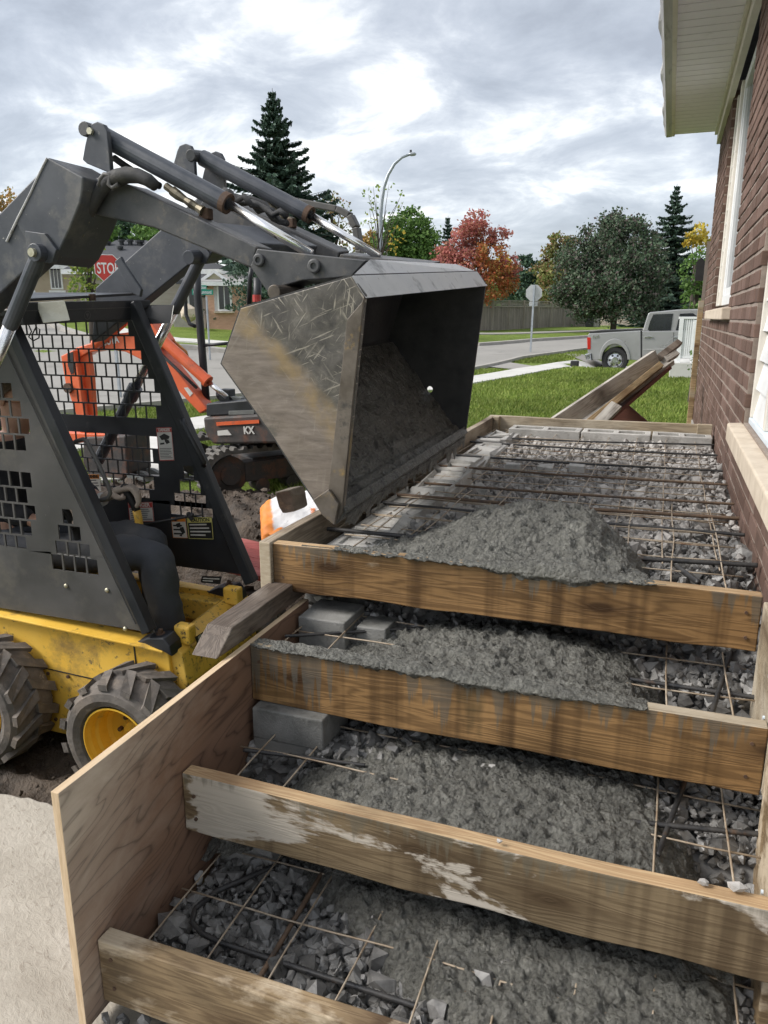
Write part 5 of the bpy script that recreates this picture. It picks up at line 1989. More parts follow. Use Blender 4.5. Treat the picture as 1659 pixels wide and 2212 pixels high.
# ---- loader arms
elbow_poly = z1((320, 335), (560, 470), (556, 560), (540, 645), (470, 820), (385, 1000), (330, 1060), (240, 1020), (95, 760))
rear_up = [(102.4, 339.5), (86, 371), (0, 459.5), (-170, 636)]
rear_lo = [(-170, 792), (0, 634), (78, 562), (105, 560), (120, 450)]
arm_top = z1((640, 470), (860, 517)) + z2((700, 938))
arm_bot = z2((660, 1085)) + z1((1040, 812), (650, 725), (560, 690))
plate_poly = z2((698, 952), (1440, 1030), (1335, 1140), (1000, 1168), (870, 1205), (800, 1292), (650, 1072))
for side in (0, 1):
    T = (lambda p: np.array(p, float)) if side == 0 else mir
    sg = 1 if side == 0 else -1

    def prism(poly, ya, yb, name, mat, bev=0.006, parent=None):
        w0 = Q(poly, ya)
        if side == 1 and name in ('arm_elbow', 'rear_arm', 'pin_bracket'):     # the far arm's inner face lies in line with its lift pin
            ya, yb = (2.43, 2.29) if name == 'arm_elbow' else ((2.415, 2.30) if name == 'rear_arm' else (2.44, 2.43))
            w0 = [np.array((p[0], ya, p[2])) for p in w0]
        a = [T(p) for p in w0]
        m = MB()
        vec = T(np.array((0, yb, 0))) - T(np.array((0, ya, 0)))
        m.prism(a, vec)
        return m.build(name, mat, parent or LD, bev=bev)
    el = prism(elbow_poly, 2.42, 2.655, 'arm_elbow', MAT['arm'])
    prism(rear_up + rear_lo, 2.424, 2.54, 'rear_arm', MAT['arm'])
    prism(arm_top + arm_bot, 2.52, 2.64, 'front_arm', MAT['arm_worn'])
    pl = prism(plate_poly, 2.500, 2.655, 'bucket_hitch', MAT['arm_worn'], 0.004)
    for (c, r1) in (((560.6, 562), 0.022), ((680, 575), 0.024)):
        p = pY(*c, 2.498)
        m = MB()
        m.lathe([(0, r1), (-0.010, r1), (-0.013, r1 * 0.8), (-0.013, r1 * 0.48), (-0.006, r1 * 0.46), (-0.006, 0)], T(p), (0, sg, 0), 18)
        m.build('pivot_pin', MAT['arm_worn'], pl)
    p = pY(606, 632, 2.46)
    m = MB()
    m.tube([T(p + np.array((0, -0.05, 0))), T(p + np.array((0, 0.2, 0)))], 0.025, 16)
    m.build('pivot_pin', MAT['edge'], pl, bev=0.003)
    if side == 0:
        # weld bead and paint chips on the elbow face
        m = MB()
        wp = [pY(x, y, 2.4195) for x, y in z1((318, 342), (262, 455), (205, 580), (150, 690), (95, 800), (45, 905))]
        m.tube(wp, 0.0045, 6)
        m.build('weld_bead', MAT['gutter'], el)
        # coupler plate with an angled cut under the arm
    # lift cylinder: dark barrel, chrome rod
    pin = pY(86, 547, 2.40)
    low = pY(0, 757, 2.40)
    ax_ = (low - pin) / np.linalg.norm(low - pin)
    m = MB()
    m.tube([T(pin), T(pin + ax_ * 0.33)], 0.030, 16)
    lc = m.build('lift_cylinder', MAT['cyl'], LD, smooth=False, bev=0.003)
    m = MB()
    m.tube([T(pin + ax_ * 0.33), T(pin + ax_ * 0.86)], 0.0255, 18)
    m.build('piston_rod', MAT['chrome'], lc, smooth=True)
    m = MB()
    m.tube([T(pin + ax_ * 0.82), T(pin + ax_ * 0.90)], 0.040, 14)
    m.tube([T(pin + ax_ * 0.88), T(pin + ax_ * 1.35)], 0.032, 14)
    m.build('gland', MAT['cyl'], lc)
    m = MB()
    m.tube([T(pin + np.array((0, -0.03, 0))), T(pin + np.array((0, 0.12, 0)))], 0.034, 16)
    m.build('lug', MAT['cyl'], lc, bev=0.003)
    m = MB()
    m.tube([T(pin + np.array((0, -0.045, 0))), T(pin + np.array((0, -0.03, 0)))], 0.016, 12)
    m.build('pin_end', MAT['zinc'], lc)
    # bracket plate that carries the pin
    bp = z1((165, 830), (300, 850), (380, 960), (350, 1050), (230, 1040), (180, 960))
    prism(bp, 2.405, 2.43, 'pin_bracket', MAT['arm'], 0.003)
    # tilt cylinder on top of the arm
    ear = z1((585, 378), (556, 352), (572, 260), (598, 150), (614, 112), (654, 95), (698, 113), (722, 160), (735, 300), (746, 445))
    for ya in (2.535, 2.645):
        prism(ear, ya, ya + 0.022, 'cylinder_ear', MAT['arm'], 0.003)
    a0 = pY(209, 287, 2.60)
    a1 = pY(492, 440, 2.60)
    a2 = pY(672, 549, 2.60)
    ax2 = (a1 - a0) / np.linalg.norm(a1 - a0)
    m = MB()
    m.tube([T(a0 + ax2 * 0.015), T(a1)], 0.0365, 20)
    tcyl = m.build('tilt_cylinder', MAT['cyl'], LD, bev=0.003)
    m = MB()
    m.lathe([(-0.02, 0.038), (0.004, 0.0385), (0.006, 0.033), (0.002, 0.024)], T(a1), T(a1) - T(a0), 20)
    m.build('gland_ring', MAT['rust'], tcyl)
    m = MB()
    m.tube([T(a1), T(a2)], 0.0175, 18)
    m.build('piston_rod', MAT['chrome'], tcyl, smooth=True)
    m = MB()
    m.tube([T(a0 + np.array((0, -0.072, 0))), T(a0 + np.array((0, 0.075, 0)))], 0.026, 14)
    m.build('cylinder_pin', MAT['arm_worn'], tcyl, bev=0.003)
    p = pY(197, 284, 2.533)
    m = MB()
    m.tube([T(p), T(p + np.array((0, -0.012, 0)))], 0.013, 6)
    m.build('pin_bolt', MAT['zinc'], tcyl)
    # hoses and fittings
    hs = [pY(x, y, 2.60) for x, y in z1((770, 340), (840, 390), (960, 470), (1080, 530))]
    m = MB()
    m.tube(hs, 0.013, 8)
    m.build('hydraulic_hose', MAT['hose'], LD, smooth=True)
    ft_ = [pY(x, y, 2.58) for x, y in z1((1120, 530), (1200, 590), (1290, 650), (1370, 700))]
    m = MB()
    m.tube([ft_[0], ft_[0] * 0.5 + ft_[1] * 0.5, ft_[0] * 0.45 + ft_[1] * 0.55, ft_[1], ft_[1] * 0.4 + ft_[2] * 0.6, ft_[2], ft_[2] * 0.5 + ft_[3] * 0.5, ft_[3]], [0.014, 0.014, 0.019, 0.019, 0.013, 0.017, 0.013, 0.019], 8)
    if side == 1:
        m.V = [mir(v) for v in m.V]
        m.F = [f[::-1] for f in m.F]
    m.build('hose_fitting', MAT['brass'], LD)
    m = MB()
    pb_ = pY(*z1((1390, 720))[0], 2.60)
    m.box(T(pb_) + np.array((-0.02, -0.02, -0.02)), T(pb_) + np.array((0.02, 0.02, 0.02)))
    m.build('port_block', MAT['rust'], LD, bev=0.004)

# hose bundle over the near elbow
hz = z1((430, 965), (478, 972), (515, 930), (545, 860), (585, 760), (625, 670), (660, 600), (700, 535), (740, 490), (800, 470), (860, 455), (930, 460), (1000, 490), (1050, 530))
m_ = MB()
m_.tube([pY(x, y, 2.49 if i > 4 else 2.53) for i, (x, y) in enumerate(hz)], [0.008, 0.008, 0.009, 0.016, 0.017, 0.020, 0.023, 0.026, 0.028, 0.030, 0.029, 0.027, 0.024, 0.02], 10)
m_.build('hydraulic_hose', MAT['hose'], LD, smooth=True)
m_ = MB()
fz = [pY(x, y, 2.505) for x, y in z1((520, 900), (545, 850), (555, 820), (585, 755))]
m_.tube(fz, [0.010, 0.0165, 0.015, 0.0165], 8)
m_.build('hose_fitting', MAT['brass'], LD)
m_ = MB()
m_.tube([pY(x, y, 2.47) for x, y in z1((672, 535), (680, 480), (705, 452), (745, 455), (735, 520), (760, 545), (800, 520))], 0.009, 8)
m_.build('hose_strap', MAT['panel'], LD, smooth=True)
rr = random.Random(3)
for k in range(4):
    pts = []
    for i in range(10):
        t = i / 9
        x, y = z2((470 + 430 * t, 560 + 185 * t))[0]
        pts.append(pY(x, y, 3.02 + 0.04 * k + 0.02 * rr.uniform(-1, 1)) + np.array((0, 0, 0.018 * rr.uniform(-1, 1) - 0.012 * (k % 2))))
    m_ = MB()
    m_.tube(pts, 0.013, 8)
    m_.build('hydraulic_hose', MAT['hose'], LD, smooth=True)
# cross tube between the arms
m_ = MB()
ca = pY(*z2((520, 800))[0], 2.63)
m_.prism([ca + np.array((-0.10, 0, 0.02)), ca + np.array((0.08, 0, -0.06)), ca + np.array((0.05, 0, -0.14)), ca + np.array((-0.12, 0, -0.06))], (0, 0.60, ROLL * 0.60))
m_.build('cross_tube', MAT['arm'], LD, bev=0.006)
# collar plate on the far rear arm
m_ = MB()
cp = [pY(x, y, 3.27) for x, y in z1((790, 1040), (830, 1005), (850, 1050), (970, 1230), (960, 1280), (900, 1250))]
m_.prism(cp, (0, -0.02, 0))
m_.build('arm_collar', MAT['arm'], LD, bev=0.004)

# ---- bucket
YB0, YB1 = 2.19, 3.80
BK = np.array((0, YB1 - YB0, ROLL * (YB1 - YB0)))
BKL = np.array((0, YB1 - YB0, 0.035))          # the heel and cutting edge lie a little flatter than the lip
side_poly = [(790, 637), (760, 597), (520, 666), (478, 785), (583, 932), (680, 1082), (724, 1130), (742, 1107)]
sp = Q(side_poly, YB0)
m_ = MB()
shell = [sp[6], sp[5], sp[4], sp[3], sp[2], sp[1]]
V = []
for i, p in enumerate(shell):
    V += [p + np.array((0, 0.004, 0)), p + (BKL if i < 4 else BK) - np.array((0, 0.004, 0))]
m_.add(V, [(2 * i, 2 * i + 1, 2 * i + 3, 2 * i + 2) for i in range(len(shell) - 1)])
bucket = m_.build('bucket', MAT['bucket_in'], LD, solid=0.012)
m_ = MB()
m_.prism(sp, (0, 0.014, 0))
m_.build('side_plate', MAT['bucket'], bucket, bev=0.002)
# far side plate with its round hole
far = [p + (BKL if i >= 3 else BK) for i, p in enumerate(sp)]
hc = pY(929, 841, YB1)
hole_pts = [hc + 0.017 * np.array((math.cos(a), 0, math.sin(a))) for a in np.linspace(0, 2 * math.pi, 13)]
bm = bmesh.new()
ov = [bm.verts.new(p) for p in far]
oe = [bm.edges.new((ov[i], ov[(i + 1) % len(ov)])) for i in range(len(ov))]
hv = [bm.verts.new(p) for p in hole_pts[:-1]]
he = [bm.edges.new((hv[i], hv[(i + 1) % len(hv)])) for i in range(len(hv))]
from mathutils.geometry import tessellate_polygon
allv = ov + hv
for tri in tessellate_polygon([[Vector((p[0], p[2], 0)) for p in far], [Vector((p[0], p[2], 0)) for p in hole_pts[:-1]]]):
    bm.faces.new([allv[i] for i in tri])
bmesh.ops.recalc_face_normals(bm, faces=bm.faces)
for v in bm.verts:
    v.co -= Vector(OFF[bucket.name])
me = bpy.data.meshes.new('side_plate')
bm.to_mesh(me)
bm.free()
link('side_plate', me, MAT['bucket_in'], bucket, solid=0.014)
m_ = MB()
m_.prism(Q([(753, 690), (783, 655), (790, 640), (766, 855), (742, 1107), (732, 1122), (713, 1053)], YB0), (0, -0.013, 0))
m_.build('wear_strip', MAT['edge'], bucket, bev=0.002)
m_ = MB()
m_.prism(Q([(679, 1078), (713, 1055), (735, 1088), (726, 1133), (700, 1112)], YB0 - 0.014), (0, -0.014, 0))
m_.build('corner_tooth', MAT['edge'], bucket, bev=0.003)
# cutting edge bar along the mouth
ce = (sp[6] + sp[7]) / 2
m_ = MB()
m_.prism([sp[6] + np.array((0.004, 0, -0.004)), sp[7] + np.array((0.012, 0, 0.004)), sp[7] + np.array((-0.006, 0, 0.035)), sp[6] + np.array((-0.035, 0, 0.03))], BKL)
m_.build('cutting_edge', MAT['smear'], bucket, bev=0.003)
# boxed top lip
N0, A0 = pY(790, 645, YB0 - 0.008), pY(759, 597, YB0 - 0.008)
U0 = pX(799, 559, -0.95)
M0 = pX(801, 597, -0.905)
N1 = pY(1054, 618, YB1 + 0.008)
A1 = A0 + BK
U1 = pX(985, 570, -0.95)
M1 = pX(1040, 592, -0.905)
M1[1] = min(M1[1], YB1 - 0.05)
m_ = MB()
m_.add([N0, N1, M0, M1, U0, U1, A0, A1], [(0, 1, 3, 2), (2, 3, 5, 4), (0, 2, 6), (6, 2, 4), (4, 5, 7, 6), (1, 7, 3), (7, 5, 3), (0, 6, 7, 1)])
lip = m_.build('top_lip', MAT['lip'], bucket, bev=0.004)
bm = bmesh.new()
bm.from_mesh(lip.data)
bmesh.ops.recalc_face_normals(bm, faces=bm.faces)
bm.to_mesh(lip.data)
bm.free()
# film of wet concrete left inside on the floor, ragged at the cutting edge
a0, a1 = sp[6], sp[3]
nrm = np.cross(BKL, a1 - a0)
nrm /= np.linalg.norm(nrm)
if nrm @ np.array((1.0, 0, 0)) < 0:
    nrm = -nrm
nu, nv = 150, 70
V = []
for i in range(nv + 1):
    t = -0.075 + 1.03 * i / nv
    for j in range(nu + 1):
        s_ = j / nu
        base = a0 + (a1 - a0) * max(t, 0.0) + BKL * (0.012 + 0.976 * s_)
        th = 0.014 + 0.012 * mnoise.fractal(Vector((s_ * 9, t * 5, 2.0)), 0.8, 2.1, 5) + 0.007 * mnoise.turbulence(Vector((s_ * 34, t * 16, 5.0)), 3, False)
        th *= 0.55 + 0.45 * float(sstep(1.0, 0.55, t) if False else 1 - sstep(0.55, 1.0, t))
        if t < 0:
            dr = abs(mnoise.fractal(Vector((s_ * 12, 3.3, 0.0)), 0.7, 2.2, 5))
            base = base + np.array((0.006, 0, -0.09 * (-t / 0.075) * (0.15 + dr)))
            th *= max(0.15, 1 + t / 0.075 * 0.8)
        V.append(base + nrm * (th + (0.022 if t < 0.12 else 0.008)))
Fc = []
for i in range(nv):
    for j in range(nu):
        a = i * (nu + 1) + j
        Fc.append((a, a + 1, a + nu + 2, a + nu + 1))
V = np.array(V)
c = V.mean(0)
me = bpy.data.meshes.new('concrete_residue')
setmesh(me, V - c, Fc)
o = link('concrete_residue', me, MAT['smear'], smooth=True)
o.location = c
tag(o, 'dark wet concrete clinging to the floor inside the tipped bucket', 'concrete')


# ---- warning labels
MAT['paper'] = mk('label_white', (0.52, 0.51, 0.48), (0.62, 0.61, 0.58), 8, 0.5, bmp=None, dirt=((0.35, 0.33, 0.30), 12, 0.6, 0.8))
MAT['red'] = mk('label_red', (0.36, 0.035, 0.03), (0.45, 0.05, 0.04), 8, 0.45, bmp=None)
MAT['orange_l'] = mk('label_orange', (0.62, 0.20, 0.03), (0.70, 0.25, 0.04), 8, 0.45, bmp=None)
MAT['lyellow'] = mk('label_yellow', (0.55, 0.50, 0.16), (0.62, 0.57, 0.2), 8, 0.45, bmp=None)
MAT['ink'] = mk('label_ink', (0.012, 0.012, 0.012), (0.02, 0.02, 0.02), 8, 0.5, bmp=None)
MAT['ink_grey'] = mk('label_grey_ink', (0.10, 0.10, 0.10), (0.14, 0.14, 0.14), 8, 0.5, bmp=None)


def decal(name, corners, plane, n_out, body, head, words, parent, hh=0.2, wmat=None, lines=6, lmat=None, frame=None, split=None):
    """corners TL TR BR BL as world points on a flat panel; n_out points off the panel"""
    c = [np.array(q) for q in corners]
    n_out = np.array(n_out, float)

    def at(u, v, k=0):
        return (c[0] * (1 - u) + c[1] * u) * (1 - v) + (c[3] * (1 - u) + c[2] * u) * v + n_out * (0.0012 + 0.0007 * k)

    def quad(m, u0, u1, v0, v1, k):
        m.add([at(u0, v1, k), at(u1, v1, k), at(u1, v0, k), at(u0, v0, k)], [(0, 1, 2, 3)])
    m = MB()
    m.mi = 0
    quad(m, 0, 1, 0, 1, 0)
    m.mi = 1
    quad(m, 0.03, 0.97, 0.02 if frame is None else 0.04, hh, 1)
    m.mi = 2
    rr = random.Random(len(name) + lines)
    v0 = hh + 0.06 if split is None else split
    for k in range(lines):
        v = v0 + (0.95 - v0) * k / lines
        quad(m, 0.08, rr.uniform(0.6, 0.92), v, v + (0.95 - v0) / lines * 0.4, 1)
    if frame is not None:
        m.mi = 3
        for (u0, u1, v0_, v1_) in ((0, 1, 0, 0.025), (0, 1, 0.975, 1), (0, 0.025, 0, 1), (0.975, 1, 0, 1)):
            quad(m, u0, u1, v0_, v1_, 2)
    d = m.build(name, [body, head, lmat or MAT['ink_grey'], frame or body], parent)
    wl = np.linalg.norm(at(1, 0) - at(0, 0))
    hl = np.linalg.norm(at(0, hh) - at(0, 0))
    sz = hl * 0.95
    tw = sz * 0.62 * len(words)
    text('lettering', words, sz, at(0.14, hh * 0.82, 2), at(1, 0) - at(0, 0), at(0, 0) - at(0, 1), wmat or MAT['paper'], d, 0.0003, 1.0, 0.0008, fit=wl * (0.76 if len(words) > 2 else 0.3))
    return d


yd = YF - 0.0045
fwd = (0, -1, 0)
decal('warning_label', Q(z3((937, 722), (1030, 720), (1047, 920), (960, 922)), yd), 0, fwd, MAT['paper'], MAT['red'], 'DANGER', LD, 0.14, lines=7, split=0.62, frame=MAT['red'])
decal('warning_label', Q(z3((1122, 1264), (1272, 1258), (1283, 1392), (1135, 1388)), yd), 0, fwd, MAT['ink'], MAT['lyellow'], 'CAUTION', LD, 0.24, MAT['ink'], 4, MAT['paper'], frame=MAT['lyellow'])
decal('warning_label', Q(z3((1028, 1262), (1113, 1262), (1127, 1386), (1040, 1383)), yd), 0, fwd, MAT['paper'], MAT['orange_l'], '!', LD, 0.2, MAT['ink'], 3, split=0.35, frame=MAT['orange_l'], lmat=MAT['ink'])
decal('warning_label', Q(z3((768, 1172), (915, 1168), (928, 1287), (780, 1287)), yd), 0, fwd, MAT['paper'], MAT['red'], 'DANGER', LD, 0.28, lines=6, frame=MAT['red'])
decal('warning_label', Q(z3((495, 1000), (597, 1000), (608, 1105), (520, 1105)), yd), 0, fwd, MAT['paper'], MAT['orange_l'], 'WARNING', LD, 0.27, MAT['ink'], 4)
# pictograms: a machine and a falling figure
m_ = MB()
for k_, (poly) in enumerate((z3((955, 775), (985, 758), (1018, 775), (1012, 790), (970, 798)), z3((985, 790), (1010, 795), (1020, 812), (1000, 822), (990, 806)), z3((960, 815), (985, 812), (988, 822), (962, 826)),
               z3((1055, 1300), (1080, 1292), (1085, 1318), (1062, 1322)), z3((1078, 1322), (1100, 1318), (1112, 1352), (1098, 1362), (1082, 1342)), z3((1075, 1372), (1090, 1360), (1094, 1376)))):
    q_ = Q(poly, yd - 0.0022)
    m_ = MB()
    m_.add(q_, [tuple(range(len(q_)))[::-1]])
    m_.build('pictogram', MAT['ink'], LD)
xd = -1.893


def PX4(pts):
    return [pX(x, y, xd) for x, y in z4(*pts)]


d = decal('warning_label', PX4([(1168, 690), (1238, 645), (1264, 725), (1195, 772)]), 0, (1, 0, 0.05), MAT['ink'], MAT['ink'], 'NO', LD, 0.42, MAT['paper'], 0)
c_ = PX4([(1178, 735), (1240, 690)])
text('lettering', 'RIDERS', 0.017, c_[0] * 0.98 + c_[1] * 0.02 + np.array((0.003, 0, -0.012)), (0, 1, 0), (0, 0, 1), MAT['paper'], d, 0.0003, 0.9, 0.0005, fit=0.075)
decal('warning_label', PX4([(1240, 645), (1294, 612), (1300, 645), (1262, 690)]), 0, (1, 0, 0.05), MAT['paper'], MAT['paper'], '', LD, 0.1, MAT['ink'], 2, MAT['ink'])
decal('warning_label', PX4([(1294, 608), (1412, 523), (1420, 562), (1300, 648)]), 0, (1, 0, 0.05), MAT['red'], MAT['red'], 'DANGER', LD, 0.62, MAT['paper'], 2, MAT['paper'])
decal('control_label', [pY(x, y, 3.097) for x, y in z4((1212, 322), (1332, 326), (1322, 372), (1205, 362))], 0, fwd, MAT['ink'], MAT['ink'], '', LD, 0.2, MAT['ink'], 2, MAT['paper'])

# striped elastic cord stretched across the doorway
cpts = [pY(x, y, 3.22) for x, y in d6((740, 1190), (860, 1187), (1100, 1150), (1350, 1103), (1390, 1098))]
m_ = MB()
m_.tube(cpts, 0.0065, 8)
bung = m_.build('elastic_cord', MAT['hose'], smooth=True, top=('thin dark elastic cord tied across the inside of the loader door', 'cord'))
m_ = MB()
for k, (dx, dz) in enumerate(((0, 0), (0.012, 0.008), (-0.008, 0.012), (0.008, -0.01))):
    m_.ball(cpts[-1] + np.array((dx, 0, dz)), 0.013, 8, 6)
m_.tube([cpts[-1], cpts[-1] + np.array((0.07, 0.01, 0.012))], 0.004, 6)
m_.build('knot', MAT['hose'], bung, smooth=True)

# ------------------------------------------------------------------ the driver
MAT['skin'] = mk('skin', (0.40, 0.22, 0.15), (0.50, 0.29, 0.21), 9, 0.55, bmp=(120, 0.1, 0.001))
MAT['hair'] = mk('short_brown_hair', (0.055, 0.033, 0.018), (0.13, 0.085, 0.045), 20, 0.6, bmp=(160, 0.9, 0.004), stretch=(1, 1, 4))
MAT['denim'] = mk('dark_denim', (0.030, 0.033, 0.040), (0.058, 0.062, 0.072), 7, 0.85, bmp=(260, 0.35, 0.002), dirt=((0.095, 0.092, 0.09), 4.5, 0.52, 0.75))
MAT['shirt'] = mk('black_shirt', (0.010, 0.010, 0.012), (0.022, 0.022, 0.026), 7, 0.85, bmp=(40, 0.3, 0.006))
MAT['glove'] = mk('dusty_work_glove', (0.30, 0.245, 0.20), (0.42, 0.355, 0.30), 14, 0.9, bmp=(190, 0.5, 0.002), dirt=((0.17, 0.13, 0.10), 12, 0.55, 0.72))
MAT['boot'] = mk('brown_boot', (0.07, 0.045, 0.03), (0.11, 0.075, 0.05), 12, 0.7)


def skin_obj(name, V, E, rad, mat, parent=None, root=0, top=None, sub=2):
    V = np.array(V, float)
    origin = None
    if parent is not None:
        V = V - OFF[parent.name]
    elif top is not None:
        origin = np.array((V[:, 0].mean(), V[:, 1].mean(), V[:, 2].min()))
        V = V - origin
    me = bpy.data.meshes.new(name)
    me.from_pydata([tuple(v) for v in V], E, [])
    o = link(name, me, mat, parent, origin=origin)
    md = o.modifiers.new('skin', 'SKIN')
    md.use_smooth_shade = True
    if not me.skin_vertices:
        raise RuntimeError('no skin layer')
    for i, sv in enumerate(me.skin_vertices[0].data):
        r_ = rad[i]
        sv.radius = r_ if isinstance(r_, (tuple, list)) else (r_, r_)
        sv.use_root = (i == root)
    ss = o.modifiers.new('smooth', 'SUBSURF')
    ss.levels = sub
    ss.render_levels = sub
    if top is not None:
        tag(o, *top)
    return o


hd = np.array((-2.985, 2.90, 0.275))
hip = np.array((-3.13, 2.91, -0.50))
kn = pY(338, 1196, 2.785)
an = pY(366, 1372, 2.785)
kf = kn + np.array((-0.20, 0.24, -0.01))
af = an + np.array((-0.24, 0.24, 0.0))
wl = pY(221, 1078, 3.075)
wrt = pY(112, 1140, 2.765)
BV = [hip, hip + np.array((0.02, 0, 0.22)), (-3.06, 2.91, -0.02), (-3.03, 2.90, 0.10), hd + np.array((-0.01, 0, -0.06)), hd + np.array((0.0, 0, 0.02)), hd + np.array((-0.005, 0, 0.085)),
      (-3.05, 3.09, 0.02), (-2.86, 3.16, -0.24), wl, (-3.05, 2.73, 0.02), (-2.90, 2.70, -0.25), wrt,
      (-3.05, 3.03, -0.51), kf, af, (-3.05, 2.79, -0.51), kn, an,
      hd + np.array((0.105, 0, -0.01)), hd + np.array((0.085, 0, -0.085))]
BE = [(0, 1), (1, 2), (2, 3), (3, 4), (4, 5), (5, 6), (2, 7), (7, 8), (8, 9), (2, 10), (10, 11), (11, 12), (0, 13), (13, 14), (14, 15), (0, 16), (16, 17), (17, 18), (5, 19), (4, 20)]
BRd = [0.13, 0.12, 0.12, 0.052, 0.075, 0.092, 0.070, 0.06, 0.042, 0.028, 0.06, 0.042, 0.028, 0.075, 0.055, 0.04, 0.075, 0.055, 0.04, 0.014, 0.035]
person = skin_obj('person', BV, BE, BRd, MAT['skin'], top=('man in dark jeans and work gloves seated in the loader cab gripping its levers', 'person'))
for s_ in (-1, 1):                       # ears
    m_ = MB()
    m_.ball(hd + np.array((-0.005, s_ * 0.083, -0.005)), 0.030, 10, 8, (0.7, 0.35, 1.1))
    m_.build('ear', MAT['skin'], person, smooth=True)
    m_ = MB()
    m_.ball(hd + np.array((0.072, s_ * 0.032, 0.012)), 0.011, 10, 8)
    m_.build('eye', MAT['paper'], person, smooth=True)
# hair cap with a ragged fringe
m_ = MB()
V, Fc = [], []
n1, n2 = 14, 28
for i in range(n1 + 1):
    t = math.pi * 0.60 * i / n1
    for k in range(n2):
        a = 2 * math.pi * k / n2
        front = max(0.0, math.cos(a))
        tt = t * (1 - 0.42 * front)
        rr = 0.108 + 0.006 * mnoise.noise(Vector((k * 1.3, i * 0.9, 2.0)))
        V.append(hd + np.array((-0.012 + 1.10 * rr * math.sin(tt) * math.cos(a), 0.88 * rr * math.sin(tt) * math.sin(a), 0.028 + 1.06 * rr * math.cos(tt))))
for i in range(n1):
    for k in range(n2):
        k2 = (k + 1) % n2
        Fc.append((i * n2 + k, (i + 1) * n2 + k, (i + 1) * n2 + k2, i * n2 + k2))
m_.add(V, Fc)
m_.build('hair', MAT['hair'], person, smooth=True)
# dark shirt: torso and sleeves
skin_obj('shirt', [hip + np.array((0, 0, 0.05)), BV[1], BV[2], np.array(BV[3]) + np.array((0, 0, -0.045)), BV[7], BV[8], (np.array(BV[8]) * 0.45 + wl * 0.55), BV[10], BV[11], (np.array(BV[11]) * 0.45 + wrt * 0.55)],
         [(0, 1), (1, 2), (2, 3), (2, 4), (4, 5), (5, 6), (2, 7), (7, 8), (8, 9)], [0.155, 0.15, 0.15, 0.075, 0.085, 0.062, 0.048, 0.085, 0.062, 0.048], MAT['shirt'], person)
# jeans: full thighs, creased at the knee
mid = lambda a, b, t=0.5: np.array(a) * (1 - t) + np.array(b) * t
JV = [hip, (-3.02, 2.79, -0.50), mid((-3.02, 2.79, -0.50), kn, 0.45), kn, mid(kn, an, 0.25), mid(kn, an, 0.6), an, (-3.02, 3.03, -0.50), mid((-3.02, 3.03, -0.50), kf, 0.45), kf, mid(kf, af, 0.25), mid(kf, af, 0.6), af]
JE = [(0, 1), (1, 2), (2, 3), (3, 4), (4, 5), (5, 6), (0, 7), (7, 8), (8, 9), (9, 10), (10, 11), (11, 12)]
JR = [0.16, 0.115, 0.105, 0.088, 0.090, 0.082, 0.078, 0.115, 0.105, 0.088, 0.090, 0.082, 0.078]
jn = skin_obj('jeans', JV, JE, JR, MAT['denim'], person)
tx = bpy.data.textures.new('cloth_folds', 'CLOUDS')
tx.noise_scale = 0.085
tx.noise_depth = 2
dm = jn.modifiers.new('folds', 'DISPLACE')
dm.texture = tx
dm.strength = 0.045
dm.mid_level = 0.5
dm.texture_coords = 'LOCAL'
for q_ in (an, af):
    m_ = MB()
    m_.ball(q_ + np.array((0.06, 0, -0.10)), 0.075, 14, 10, (1.7, 0.75, 0.75))
    m_.build('boot', MAT['boot'], person, smooth=True)


def glove(wrist, palm, fingers, thumb, name='glove'):
    V = [wrist, mid(wrist, palm, 0.55), palm]
    E = [(0, 1), (1, 2)]
    Rd = [(0.033, 0.028), (0.040, 0.026), (0.044, 0.024)]
    for f in fingers:
        b = 2
        for i, p in enumerate(f):
            V.append(p)
            E.append((b, len(V) - 1))
            b = len(V) - 1
            Rd.append((0.0135, 0.0135, 0.012, 0.0105)[min(i, 3)])
    b = 1
    for i, p in enumerate(thumb):
        V.append(p)
        E.append((b, len(V) - 1))
        b = len(V) - 1
        Rd.append((0.017, 0.0145, 0.0115)[min(i, 2)])
    return skin_obj(name, V, E, Rd, MAT['glove'], person, root=1)


def hand_px(Yc, ox, oy, px):
    pal = pY(262 + ox, 1056 + oy, Yc + 0.012)
    fs = []
    for k in range(4):
        dy = 0.042 - 0.027 * k
        ln = (0.95, 1.0, 0.97, 0.85)[k]
        k0 = pY(284 + ox, 1049 + oy + 2 * k, Yc + dy)
        k1 = pY(284 + ox + 13 * ln, 1058 + oy + 4 * k, Yc + dy - 0.006)
        k2 = pY(284 + ox + 18 * ln, 1075 + oy + 4 * k, Yc + dy - 0.012)
        k3 = pY(284 + ox + 11 * ln, 1088 + oy + 3 * k, Yc + dy - 0.016)
        fs.append([k0, k1, k2, k3])
    th = [pY(246 + ox, 1070 + oy, Yc - 0.03), pY(258 + ox, 1076 + oy, Yc - 0.045), pY(272 + ox, 1074 + oy, Yc - 0.035)]
    return pal, fs, th


pal, fs, th = hand_px(3.055, 0, 0, 0)
glove(wl, pal, fs, th)
ofs = np.array((-0.12, -0.30, -0.02))
glove(wrt, pal + ofs, [[p + ofs for p in f] for f in fs], [p + ofs for p in th])
for (w_, d_) in ((wl, wl - mid(wl, pal, 0.3)), (wrt, wrt - mid(wrt, pal + ofs, 0.3))):
    m_ = MB()
    d_ = d_ / np.linalg.norm(d_)
    m_.tube([w_ + d_ * 0.02, w_ - d_ * 0.004], 0.036, 12)
    m_.build('glove_cuff', MAT['paper'], person, smooth=True)

